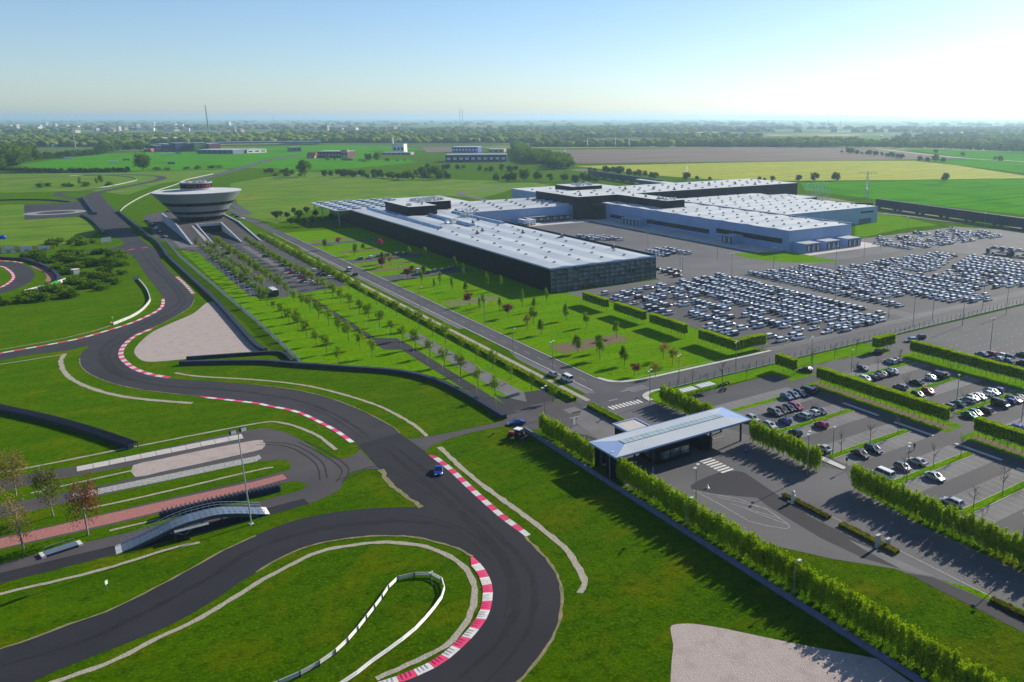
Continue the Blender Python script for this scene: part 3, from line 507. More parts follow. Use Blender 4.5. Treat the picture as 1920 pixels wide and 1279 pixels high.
for (x, y) in [(104.5, 187.2), (107, 190.5), (128.5, 198), (121, 193)]:
    sheet('lane_marking', rect(x, x + 3.0, y, y + .5), 'line', 0.020)
sheet('pale_paving', [(104.5, 184), (112.3, 193), (115.6, 193), (116, 172), (107.5, 162), (103, 168)], 'paving', 0.018)
sheet('dark_island', smooth([(97.6, 175), (100.5, 176), (102.5, 172), (102.2, 163), (100, 161), (99, 165)], 3, True), 'path_dark', 0.022)
sheet('pale_paving', rect(106.5, 110.5, 190.5, 194.8), 'paving', 0.020)
sheet('pale_paving', rect(131, 137.5, 195.5, 200), 'paving', 0.022)
# avenue furniture strips
for i in range(24):
    y = 214 + i * 9.4; sheet('centre_line', rect(125.4, 125.6, y, y + 4.2), 'line', 0.018)
for i in range(16):
    x = 140 + i * 13; sheet('yard_line', rect(x, x + 11.5, 206.6, 206.85), 'line', 0.03)
sheet('footpath', [(115.6, 197), (117.2, 197), (117.2, 640), (115.6, 640)], 'drain', 0.020)
sheet('lay_by', [(119.0, 203), (121.9, 202), (121.9, 262), (119.3, 250), (119.0, 246)], 'paving', 0.014)
sheet('lay_by', [(119.4, 300), (121.95, 300), (121.95, 560), (119.4, 560)], 'paving', 0.016)
for x0 in (121.75, 129.3):
    y0, y1 = (204, 640) if x0 < 125 else (214, 640)
    tag(link('road_kerb', MB().prism(rect(x0, x0 + .35, y0, y1), 0, 0.13, 'concrete').mesh('road_kerb')), 'long pale kerb on the %s side of the avenue' % ('lay-by' if x0 < 125 else 'factory lawn'), 'kerb')
tag(link('road_kerb', MB().prism(smooth([(129.4, 214), (130.6, 208.5), (134, 205.2), (140, 203.7)], 4) + [(140, 205.0)] + smooth([(140, 205.0), (135, 206.4), (132, 209.5), (130.6, 214)], 4), 0, 0.13, 'concrete').mesh('road_kerb')), 'curved pale kerb at the lawn corner of the junction', 'kerb')
tag(link('road_kerb', MB().prism([(140, 203.5), (196, 203.5), (196, 204.9), (140, 204.9)], 0, 0.13, 'concrete').mesh('road_kerb')), 'pale kerb between cross road and hedge lawn', 'kerb')
tag(link('road_kerb', MB().prism(smooth([(130.3, 186), (131, 190.5), (135, 193.2), (141.5, 193.1)], 4) + smooth([(141.5, 192.2), (136, 192.1), (132.6, 189.6), (132, 186)], 4), 0, 0.13, 'concrete').mesh('road_kerb')), 'curved pale kerb of the car park corner beside the zebra crossing', 'kerb')
# lawn in front of the hall, with beds and spurs
field('lawn', 'lawn', [(130.2, 214), (131.5, 209.4), (135, 206.3), (140, 205.1), (188, 205.1), (194, 208), (194.5, 300), (188.2, 316), (188, 334), (181, 338), (181, 640), (130.2, 640)], 0.018)
field('lawn', 'lawn', [(112, 600), (59, 600), (59, 292)] + [(56.2,285.2),(69.2,270.2),(78.8,259.4),(84.1,249.8),(87.8,236.8),(89.3,220.0),(89.7,206.6),(89.9,197.5)] + [(96, 203), (105, 207), (112, 200)], 0.004)
sheet('avenue_path', [(96.5,218.9),(102.3,204.5),(97.8,200.6),(94.7,202.9)], 'path_dark', 0.03)
for y0, y1, x1, nm in ((414, 429, 176, 0), (478, 492, 178, 1), (560, 572, 176, 2)):
    sheet('parking_spur', [(129.6, y0 - 3), (131, y0), (x1, y0 + 2), (x1, y1), (131, y1), (129.6, y1 + 3)], 'road', 0.026)
for i, (x0, x1, y0, y1) in enumerate([(135, 164, 244.5, 257), (132, 157, 339, 351), (131.5, 160, 443.5, 451), (132, 162, 462, 469), (136, 160, 520, 530), (134, 160, 580, 588), (150, 160, 500, 508)]):
    sheet('soil_bed', [(x0, y0), (x1, y0 + 1), (x1 + 1, y1), (x0 + .6, y1 - .5)], 'soil' if i != 1 else 'dirt_grass', 0.030)
# avenue car park between the young trees
sheet('visitor_car_park', [(66, 604), (66, 416), (77, 405), (80, 406), (110.5, 416), (110.5, 604)], 'road', 0.014)
sheet('visitor_bays', rect(92.5, 96, 430, 590), 'paving', 0.02)
sheet('dark_path', [(86.3, 400), (88.6, 400), (89.0, 306), (95.2, 301), (95.6, 290), (95.2, 200), (91.8, 200), (91.2, 284), (86.2, 288), (86.5, 310)], 'path_dark', 0.020)
sheet('paved_strip', rect(99.2, 104.6, 205, 304), 'paving', 0.024)
sheet('plaza', [(60, 604), (112, 604), (112, 640), (60, 640)], 'paving', 0.018)
sheet('plaza', [(52.3,670.7),(59.1,591.7),(72.3,561.1),(99.3,652.5),(117.0,807.7),(73.4,850.7),(59.2,825.7)], 'handling', 0.010)
sheet('junction_paving', [(95, 184), (104, 181), (113, 183), (112.5, 193), (112, 200), (106, 205), (99, 206), (92, 200), (88, 195), (90, 188)], 'handling', 0.016)
sheet('dark_path', [(100, 203.5), (111, 203.5), (111.5, 214), (104.7, 215)], 'path_dark', 0.028)
ribbon('narrow_road', [(668.4,1141.7),(664.2,1034.7),(626.5,892.7)], 10, 'yard', 0.4, 2)
# ------------------------------------------------------------------ vegetation
M['leaf_gold'] = leaf_mat('gold_leaf', (0.19, 0.15, 0.03), (0.26, 0.19, 0.05), 0.35)
M['leaf_olive'] = leaf_mat('olive_leaf', (0.13, 0.15, 0.025), (0.19, 0.19, 0.04), 0.35)
def leaf_quads(mb, pts, size, rg, m, up=0.3):
    for (x, y, z) in pts:
        n = Vector((rg.gauss(0, 1), rg.gauss(0, 1), rg.gauss(0, 1) + up)).normalized()
        u = n.orthogonal().normalized(); w = n.cross(u); a = rg.random() * 6.28
        u, w = u * math.cos(a) + w * math.sin(a), w * math.cos(a) - u * math.sin(a)
        s = size * rg.uniform(0.6, 1.3); c = Vector((x, y, z)); u = u * s; w = w * s * rg.uniform(0.5, 0.9)
        mb.add([c - u, c - w * .8, c + u, c + w], [(0, 1, 2, 3)], m)
def crown(name, m, n, rx, rz, zc, size, clumps, seed, spread=0.42, taper=0.0, hollow=0.25):
    rg = random.Random(seed); mb = MB(); cs = []
    while len(cs) < clumps:
        p = [rg.uniform(-1, 1) for _ in range(3)]; d = math.sqrt(sum(c * c for c in p))
        if hollow < d < 1: cs.append(p)
    pts = []
    for i in range(n):
        c = cs[rg.randrange(len(cs))]
        z = c[2] + rg.gauss(0, spread * .7)
        if z < -1.1: z = rg.uniform(-1.1, .6)
        if z > 1.12: z = 1.12 - abs(rg.gauss(0, .06))
        k = max(0.15, 1 - taper * (z + 1) / 2)
        pts.append(((c[0] + rg.gauss(0, spread * .6)) * rx * k, (c[1] + rg.gauss(0, spread * .6)) * rx * k, zc + max(-1.15, min(1.2, z)) * rz))
    leaf_quads(mb, pts, size, rg, m)
    return mb.mesh(name)
def stem(name, h, r, seed, limbs=6, hl=1.6, m='bark', zlo=0.45, rise=0.9, twigs=0):
    rg = random.Random(seed); mb = MB()
    bx, by = rg.uniform(-.1, .1), rg.uniform(-.1, .1)
    mb.tube([(0, 0, 0), (bx, by, h * .5), (bx * 1.5, by * 1.5, h)], [r, r * .75, r * .25], m, 6)
    for i in range(limbs):
        z = h * rg.uniform(zlo, 0.92); a = i * 2.4 + rg.random(); L = hl * rg.uniform(.6, 1.1) * (1.25 - z / h * .6)
        e = (math.cos(a) * L, math.sin(a) * L, z + L * rise)
        mb.tube([(bx, by, z), (e[0] * .5 + bx, e[1] * .5 + by, z + L * rise * .45), e], [r * .45, r * .3, r * .1], m, 4)
        for k in range(twigs):
            t = rg.uniform(.35, .95); q = (e[0] * t, e[1] * t, z + L * rise * t); b2 = a + rg.uniform(-1.2, 1.2); l2 = L * rg.uniform(.25, .5)
            mb.tube([q, (q[0] + math.cos(b2) * l2, q[1] + math.sin(b2) * l2, q[2] + l2 * 1.1)], [r * .18, r * .06], m, 3)
    return mb.mesh(name)
CR = {}
CR['avenue'] = [(crown('crown', 'leaf_avenue', 560, 1.55, 2.2, 4.9, 0.24, 16, 10 + i, .34), stem('trunk', 5.6, .13, 10 + i, 8, 1.5)) for i in range(5)]
CR['dense'] = [(crown('crown', 'leaf', 800, 1.7, 2.3, 4.6, 0.28, 14, 30 + i, .40, .3), stem('trunk', 5.6, .14, 30 + i, 7, 1.3)) for i in range(4)]
CR['column'] = [(crown('crown', 'leaf', 520, 1.1, 2.7, 4.6, 0.25, 14, 40 + i, .35, .55), stem('trunk', 6.0, .11, 40 + i, 6, .8)) for i in range(3)]
CR['orange'] = [(crown('crown', 'leaf_orange', 380, 1.6, 1.8, 4.3, 0.24, 12, 50 + i, .35), stem('trunk', 5.0, .12, 50 + i, 8, 1.3)) for i in range(2)]
CR['red'] = [(crown('crown', 'leaf_red', 560, 1.7, 1.7, 4.0, 0.27, 10, 60 + i, .4), stem('trunk', 4.4, .12, 60 + i, 6, 1.2)) for i in range(2)]
CR['pink'] = [(crown('crown', 'leaf_pink', 560, 2.2, 1.6, 4.0, 0.3, 12, 65 + i, .4), stem('trunk', 4.4, .12, 65 + i, 6, 1.4)) for i in range(2)]
CR['ball'] = [(crown('crown', 'leaf_dark', 900, 2.0, 1.7, 4.2, 0.32, 22, 70 + i, .32, 0, .1), stem('trunk', 4.4, .14, 70 + i, 4, 1.0)) for i in range(2)]
CR['big'] = [(crown('crown', 'leaf_bush', 1500, 4.6, 4.6, 7.0, 0.6, 26, 80 + i, .30), stem('trunk', 9.0, .32, 80 + i, 9, 3.2)) for i in range(3)]
CR['bigdark'] = [(crown('crown', 'leaf_dark', 1500, 5.0, 4.2, 5.4, 0.62, 26, 90 + i, .30), stem('trunk', 7.0, .30, 90 + i, 8, 3.2)) for i in range(3)]
CR['birch'] = [(crown('crown', ['leaf_gold', 'leaf_olive', 'leaf_rust', 'leaf_gold'][i], [2000, 2200, 1900, 1100][i], 2.7, 3.8, 6.0, 0.15, 40, 100 + i, .30, .35, .05), stem('trunk', 8.4, .17, 100 + i, 13, 2.4, 'birch', .3, 1.0, 4)) for i in range(4)]
CR['bare'] = [(None, stem('trunk', 5.4, .09, 110 + i, 12, 1.5, 'bark', .38, 1.3, 5)) for i in range(4)]
CR['bush'] = [(crown('foliage', 'leaf_bush', 620, 2.9, 1.5, 1.35, 0.38, 16, 120 + i, .36, 0, .1), None) for i in range(4)]
CR['bushdark'] = [(crown('foliage', 'leaf_dark', 620, 3.0, 1.4, 1.3, 0.4, 16, 130 + i, .36, 0, .1), None) for i in range(3)]
CR['poplar'] = [(crown('crown', 'leaf_hedge', 1900, 1.05, 2.75, 3.05, 0.19, 70, 140 + i, .22, .0, .0), stem('trunk', 4.6, .07, 140 + i, 4, .5, zlo=.2)) for i in range(6)]
tr = random.Random(5)
def tree(kind, x, y, label, name='young_tree', cat='tree', s=1.0, group=None, v=None):
    cs, tk = CR[kind][tr.randrange(len(CR[kind])) if v is None else v]
    s *= tr.uniform(.78, 1.15)
    t = thing(name, label, cat, (x, y, 0), tr.random() * 6.28, group, (s * tr.uniform(.9, 1.1), s, s * tr.uniform(.9, 1.1)))
    if tk: t.rotation_euler = (tr.gauss(0, .025), tr.gauss(0, .025), t.rotation_euler.z)
    if tk: link('trunk', tk, t)
    if cs: link('crown' if tk else 'foliage', cs, t)
    return t
# young trees in rows along the avenue
def row(x, ys, kind, what, group, s=1.0):
    for i, y in enumerate(ys):
        tree(kind, x + tr.uniform(-.2, .2), y + tr.uniform(-.3, .3), 'young tree, %s from the near end, row %s' % (nth(i + 1), what), 'young_tree', 'tree', s, group)
row(107.3, [202 + 13.45 * i for i in range(30)], 'avenue', 'beside the avenue hedge', 'avenue tree rows', 1.0)
row(96, [216 + 13.35 * i for i in range(29)], 'avenue', 'along the dark lamp path', 'avenue tree rows', 1.0)
row(80, [281 + 13.8 * i for i in range(24)], 'avenue', 'on the lawn, third from the avenue', 'avenue tree rows', 1.0)
row(68.5, [281 + 13.7 * i for i in range(24)], 'avenue', 'nearest the mesh fence', 'avenue tree rows', 0.97)
for x_, nm_ in ((107.3, 'beside the avenue hedge'), (96, 'along the dark lamp path'), (80, 'third row from the avenue'), (73.5, 'row by the mesh fence cars')):
    for i_ in range(13):
        tree('avenue', x_ + tr.uniform(-.3, .3), 427 + 13.4 * i_ + tr.uniform(-.5, .5), 'visitor car park tree, %s past the coach, %s' % (nth(i_ + 1), nm_), 'young_tree', 'tree', .95, 'visitor car park trees')
# trees on the factory lawn
LT = [('column', [(157.8,321.4),(157.6,310.0),(170.4,322.8)], 'slim tree'), ('dense', [(160.5,287.5),(161.2,272.6),(161.8,251.9),(141.3,273.0),(139.8,242.9),(145.6,239.4),(142.1,232.0)], 'leafy tree'),
      ('column', [(140.1,395.7),(139.3,376.8),(146.3,387.7),(146.1,371.8),(147.0,357.4),(139.0,323.9),(144.3,331.5),(146.2,319.8),(142.8,328.7),(165.5,358.9),(166.7,417.7),(164.0,400.7),(162.1,367.8)], 'slim tree'),
      ('dense', [(132.2,539.8),(139.7,506.0),(149.7,521.4),(143.6,466.0),(164.7,482.4),(168.0,465.8),(167.3,419.2),(142.7,414.8),(148.2,414.4)], 'leafy tree'), ('orange', [(140.3,282.9),(145.5,204.0),(159.2,218.5),(157.6,211.1),(145.5,458.1)], 'bronze tree'),
      ('red', [(140.8,208.9),(139.5,336.4),(143.5,306.0),(138.9,452.5),(139.4,413.6),(139.2,454.3)], 'dark red tree'), ('pink', [(145.1,558.2),(163.1,530.4)], 'pink blossom tree'), ('dense', [(144.7,220.7),(147.1,290.7)], 'leafy tree')]
k = 0
al = []
for kind, pts, wd in LT:
    for (x, y) in pts: al.append((kind, x, y, wd))
al.sort(key=lambda t: t[2])
cnt = {}
for kind, x, y, wd in al:
    cnt[wd] = cnt.get(wd, 0) + 1
    tree(kind, x, y, '%s on the factory lawn, %s of its kind counting from the junction' % (wd, nth(cnt[wd])), 'lawn_tree', 'tree', 1.0, 'factory lawn trees')
for i, (x, y) in enumerate([(147.7,736.0),(161.1,749.8),(169.8,743.3),(149.7,720.9),(140.0,714.9),(155.6,707.7),(170.6,719.0),(141.6,672.4),(147.4,676.0),(150.4,665.8),(155.9,669.6),(170.5,666.9)]):
    tree('ball', x, y, 'round clipped tree by the hall entrance, %s from the left' % nth(i + 1), 'clipped_tree', 'tree', 1.25, 'clipped trees by the entrance')
# bare trees on the planting strips
for y, nm in ((89, 'nearest'), (107, 'second'), (126, 'third'), (145.5, 'fourth'), (165, 'farthest')):
    for x0 in (146, 196):
        if y < 100 and x0 > 190 or (y > 160 and x0 < 190): continue
        for j in range(3):
            tree('bare', x0 + j * 10.8, y, 'leafless young tree, %s on the %s planting strip %s the long hedge' % (nth(j + 1), nm, 'before' if x0 < 190 else 'beyond'), 'bare_tree', 'tree', 1.0, 'bare car park trees')
for i, (x, y) in enumerate([(192.8,181.0),(206.8,183.8),(217.8,183.9),(158.8,186.5),(149.3,189.7),(167.0,184.5)]):
    tree('bare', x, y, 'leafless tree on the grass inside the mesh fence, %s one' % nth(i + 1), 'bare_tree', 'tree', 1.1, 'bare trees along the fence')
# birches by the test lanes
for (x, y), v, lb in zip([(-16.7,218.1),(-10.3,201.2),(-4.9,187.3),(-15.1,187.6),(-20.0,210.5)], (0, 1, 2, 3, 1), ('pale bronze birch farthest from the test bridge', 'green birch between the cobble and red lanes', 'rust coloured birch beside the red paved lane', 'thin bronze birch nearest the seesaw ramp', 'birch cut off by the left edge')):
    tree('birch', x, y, lb, 'birch_tree', 'tree', 1.12 if v != 1 else 1.1, 'birches by test lanes', v)
# columnar hedges: every stem is a tree
def poplars(x, y0, y1, what, step=1.95, s=1.0):
    n = int(abs(y1 - y0) / step)
    for i in range(n + 1):
        y = y0 + (y1 - y0) * i / n
        cs, tk = CR['poplar'][tr.randrange(6)]; q = s * tr.uniform(.94, 1.06)
        t = thing('columnar_tree', 'columnar hedge tree, %s from the %s' % (nth(i + 1), what), 'tree', (x + tr.uniform(-.15, .15), y, 0), tr.random() * 6.28, 'columnar trees ' + what[-18:], (q, q, s * tr.uniform(.97, 1.02)))
        link('trunk', tk, t); link('crown', cs, t)
poplars(93.4, 157.5, 181.5, 'gate in the row towards the tractor', 1.8, 1.0)
poplars(93.6, 145, 30, 'gate in the long row behind the blue wall', 1.8, 1.04)
poplars(132.6, 158, 182.5, 'gate in the row towards the bicycle shelters', 1.8, 1.0)
poplars(133.6, 144.5, 122.5, 'gate in the short row beside the car park', 1.8, 1.04)
poplars(133.0, 110.3, 30, 'car park entry in the right hand row', 1.8, 1.04)
# clipped hedges on stems
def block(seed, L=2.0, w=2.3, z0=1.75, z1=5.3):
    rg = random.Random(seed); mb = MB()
    mb.box(-w / 2 + .3, w / 2 - .3, -L / 2, L / 2, z0 + .3, z1 - .3, 'leaf_dark')  # dark inner core added to block light through the leaf shell
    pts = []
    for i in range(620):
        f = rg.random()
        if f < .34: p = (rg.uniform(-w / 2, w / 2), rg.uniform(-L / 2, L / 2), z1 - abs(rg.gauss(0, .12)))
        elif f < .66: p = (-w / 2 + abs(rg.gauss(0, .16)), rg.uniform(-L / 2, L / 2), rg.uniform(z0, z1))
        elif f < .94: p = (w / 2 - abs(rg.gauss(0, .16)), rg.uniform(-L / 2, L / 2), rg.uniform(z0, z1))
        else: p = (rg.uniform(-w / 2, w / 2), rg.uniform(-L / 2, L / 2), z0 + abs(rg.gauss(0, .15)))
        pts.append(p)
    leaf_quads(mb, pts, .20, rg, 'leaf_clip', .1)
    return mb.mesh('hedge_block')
def hedge_end(seed, w=2.3, z0=1.75, z1=5.3):
    rg = random.Random(seed); mb = MB()
    leaf_quads(mb, [(rg.uniform(-w / 2, w / 2), rg.gauss(0, .12), rg.uniform(z0, z1)) for i in range(220)], .2, rg, 'leaf_clip', .1)
    return mb.mesh('hedge_end')
HB = [block(200 + i) for i in range(4)]; HE = hedge_end(210)
HT = stem('trunk', 2.6, .075, 220, 0)
def clipped(x, y0, y1, label, low=False):
    h = thing('clipped_hedge', label, 'hedge', (x, min(y0, y1), 0), group='clipped hedges on stems')
    L = abs(y1 - y0); n = max(2, round(L / 2.0)); st = L / n
    for i in range(n):
        o = link('hedge_block', HB[tr.randrange(4)], h, (tr.uniform(-.06, .06), (i + .5) * st, tr.uniform(-.08, .06)), math.pi * tr.randrange(2), (1, st / 2.0, tr.uniform(.985, 1.015)))
        link('trunk', HT, h, (tr.uniform(-.1, .1), (i + .5) * st, 0), tr.random() * 6)
    link('hedge_end', HE, h, (0, 0, 0)); link('hedge_end', HE, h, (0, L, 0))
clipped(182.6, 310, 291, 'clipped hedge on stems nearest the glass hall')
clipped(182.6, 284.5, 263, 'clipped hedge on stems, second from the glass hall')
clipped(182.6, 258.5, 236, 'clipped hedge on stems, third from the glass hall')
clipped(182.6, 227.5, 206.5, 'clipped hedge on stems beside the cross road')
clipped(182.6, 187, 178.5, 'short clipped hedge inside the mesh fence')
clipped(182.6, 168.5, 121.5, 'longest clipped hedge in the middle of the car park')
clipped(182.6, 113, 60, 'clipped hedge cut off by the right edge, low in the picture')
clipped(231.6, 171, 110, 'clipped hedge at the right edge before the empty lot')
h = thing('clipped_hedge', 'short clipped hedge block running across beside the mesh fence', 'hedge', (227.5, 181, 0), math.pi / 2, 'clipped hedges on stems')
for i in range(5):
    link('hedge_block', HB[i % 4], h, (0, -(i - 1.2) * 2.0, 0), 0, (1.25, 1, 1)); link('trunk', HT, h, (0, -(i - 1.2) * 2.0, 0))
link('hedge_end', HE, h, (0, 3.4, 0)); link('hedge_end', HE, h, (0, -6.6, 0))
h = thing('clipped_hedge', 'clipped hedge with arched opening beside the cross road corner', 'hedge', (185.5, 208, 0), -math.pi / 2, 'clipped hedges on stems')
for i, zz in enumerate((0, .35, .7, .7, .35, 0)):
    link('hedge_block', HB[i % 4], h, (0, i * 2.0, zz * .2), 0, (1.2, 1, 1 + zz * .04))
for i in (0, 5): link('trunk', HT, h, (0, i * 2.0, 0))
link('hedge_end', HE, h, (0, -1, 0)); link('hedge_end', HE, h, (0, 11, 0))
# low hedges
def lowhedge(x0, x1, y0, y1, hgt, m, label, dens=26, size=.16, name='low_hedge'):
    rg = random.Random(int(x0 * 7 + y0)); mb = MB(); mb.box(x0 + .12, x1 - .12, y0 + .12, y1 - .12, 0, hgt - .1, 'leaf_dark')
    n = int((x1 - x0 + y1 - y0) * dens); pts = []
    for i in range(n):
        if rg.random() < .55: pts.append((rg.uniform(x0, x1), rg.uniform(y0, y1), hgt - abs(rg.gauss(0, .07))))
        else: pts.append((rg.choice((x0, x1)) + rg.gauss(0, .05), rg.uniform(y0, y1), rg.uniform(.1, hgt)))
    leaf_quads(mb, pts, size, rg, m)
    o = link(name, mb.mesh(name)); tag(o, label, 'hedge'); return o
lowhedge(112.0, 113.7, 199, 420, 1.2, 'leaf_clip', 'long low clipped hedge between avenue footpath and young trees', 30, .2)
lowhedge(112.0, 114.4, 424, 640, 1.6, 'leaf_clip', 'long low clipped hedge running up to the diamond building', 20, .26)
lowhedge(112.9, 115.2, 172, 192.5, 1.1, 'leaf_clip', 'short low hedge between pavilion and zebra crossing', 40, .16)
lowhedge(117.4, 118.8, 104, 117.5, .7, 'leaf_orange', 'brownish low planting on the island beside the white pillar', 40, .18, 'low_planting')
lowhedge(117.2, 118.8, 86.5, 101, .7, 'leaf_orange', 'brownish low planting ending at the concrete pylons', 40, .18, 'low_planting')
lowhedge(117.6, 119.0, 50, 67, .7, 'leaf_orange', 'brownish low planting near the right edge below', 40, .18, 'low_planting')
# shrubs in the infield of the circuit
rg = random.Random(77); n = 0
for pl, cnt_, dk, wh in [([(-2.7,612.2),(8.3,629.5),(27.7,604.6),(25.6,545.4),(22.1,508.4),(9.6,475.1),(0.3,524.6),(-15.4,580.2),(-20.7,620.6),(-26.0,639.5)], 60, .5, 'in the big thicket inside the circuit at left'), ([(-19.0,481.2),(-2.4,500.3),(13.7,514.7),(21.5,499.7),(13.7,472.1),(-1.1,466.4),(-14.9,462.4),(-20.8,472.4)], 24, .3, 'in the thicket strip below the white board wall'),
                ([(-18.9,473.8),(-5.0,475.2),(2.7,457.7),(-7.3,448.6),(-15.9,454.9)], 10, .3, 'at the front end of the thicket by the small loop'), ([(-7.3,683.7),(16.0,681.7),(17.4,659.2),(9.0,648.2),(-6.1,659.5)], 14, .2, 'in the row behind the yellow advertising boards'), ([(-32.5,481.1),(-25.5,470.3),(-22.3,451.8),(-24.7,438.6),(-31.0,443.3)], 6, .5, 'in the clump cut off by the left edge')]:
    xs = [p[0] for p in pl]; ys = [p[1] for p in pl]; c = 0
    while c < cnt_:
        x, y = rg.uniform(min(xs), max(xs)), rg.uniform(min(ys), max(ys)); ins = False
        for (ax, ay), (bx, by) in zip(pl, pl[1:] + pl[:1]):
            if (ay > y) != (by > y) and x < (bx - ax) * (y - ay) / (by - ay) + ax: ins = not ins
        if not ins: continue
        c += 1; n += 1
        tree('bushdark' if rg.random() < dk else 'bush', x, y, 'bushy shrub %s' % wh, 'shrub', 'shrub', rg.uniform(.8, 1.3), 'infield thicket shrubs')
for i, (x, y) in enumerate([(-9.0,1239.5),(-1.7,1253.6),(16.6,1230.1),(29.2,1230.5),(34.9,1226.3),(45.6,1238.5),(50.3,1245.3),(57.1,1219.8)]):
    tree('bush' if i not in (3, 5, 6) else 'dense', x, y, 'shrub on the far infield meadow, %s from the left' % nth(i + 1), 'shrub', 'shrub', 1.6, 'far infield shrubs')
# trees beyond the site
MASS = {'wood at left edge': 'wood of tall pale green trees at the left edge', 'back of the left wood': 'rear part of the wood at the left edge', 'grove by ploughed field': 'dense grove left of the ploughed field', 'pale grove trees': 'paler trees in front of the dense grove by ploughed field',
        'row beyond ploughed land': 'tree line along the far edge of the ploughed land', 'row beyond green field': 'tree line beyond the right hand green field', 'embankment trees': 'dark trees along the far embankment at left', 'grove by coloured building': 'grove left of the colourful building row', 'dark hedge line': 'dark hedge line beyond the far straight'}
CR['mass'] = [crown('crown', 'leaf_bush', 260, 4.8, 4.2, 6.2, 1.05, 18, 300 + i, .32) for i in range(4)]
CR['massdark'] = [crown('crown', 'leaf_dark', 260, 4.8, 4.0, 5.8, 1.05, 18, 310 + i, .32) for i in range(4)]
def mass(pts, kind, label, s):
    """a wood that reads as one mass: leaf clumps of many trees joined"""
    V, F, MI = [], [], []; off = 0
    for (x, y) in resample(pts, 6.5 * s):
        for rep in range(2):
            dk = (kind == 'bigdark') != (tr.random() < .2); me = CR['massdark' if dk else 'mass'][tr.randrange(4)]
            co = np.empty(len(me.vertices) * 3); me.vertices.foreach_get('co', co); co = co.reshape(-1, 3) * s * tr.uniform(.7, 1.3)
            co = co + np.array([x + tr.uniform(-7, 7) * s, y + tr.uniform(-7, 7) * s, 0]); V.append(co)
            n = len(co) // 4; F.append(np.arange(n * 4).reshape(n, 4) + off); off += len(co); MI += [int(dk)] * n
    me = bpy.data.meshes.new('wood'); me.from_pydata(np.concatenate(V).tolist(), [], np.concatenate(F).tolist()); me.materials.append(M['leaf_bush']); me.materials.append(M['leaf_dark'])
    me.polygons.foreach_set('material_index', MI); me.update(); tag(link('wood', me), label, 'woodland', None, 'stuff')
def grove(pts, kind, label, group, s=1.0, step=9, jit=4, name='tree'):
    p = resample(pts, step)
    for (x, y) in p:
        tree(kind if tr.random() < .8 else ('bigdark' if kind == 'big' else 'big'), x + tr.uniform(-jit, jit), y + tr.uniform(-jit, jit), label, name, 'tree', s * tr.uniform(.7, 1.25), group)
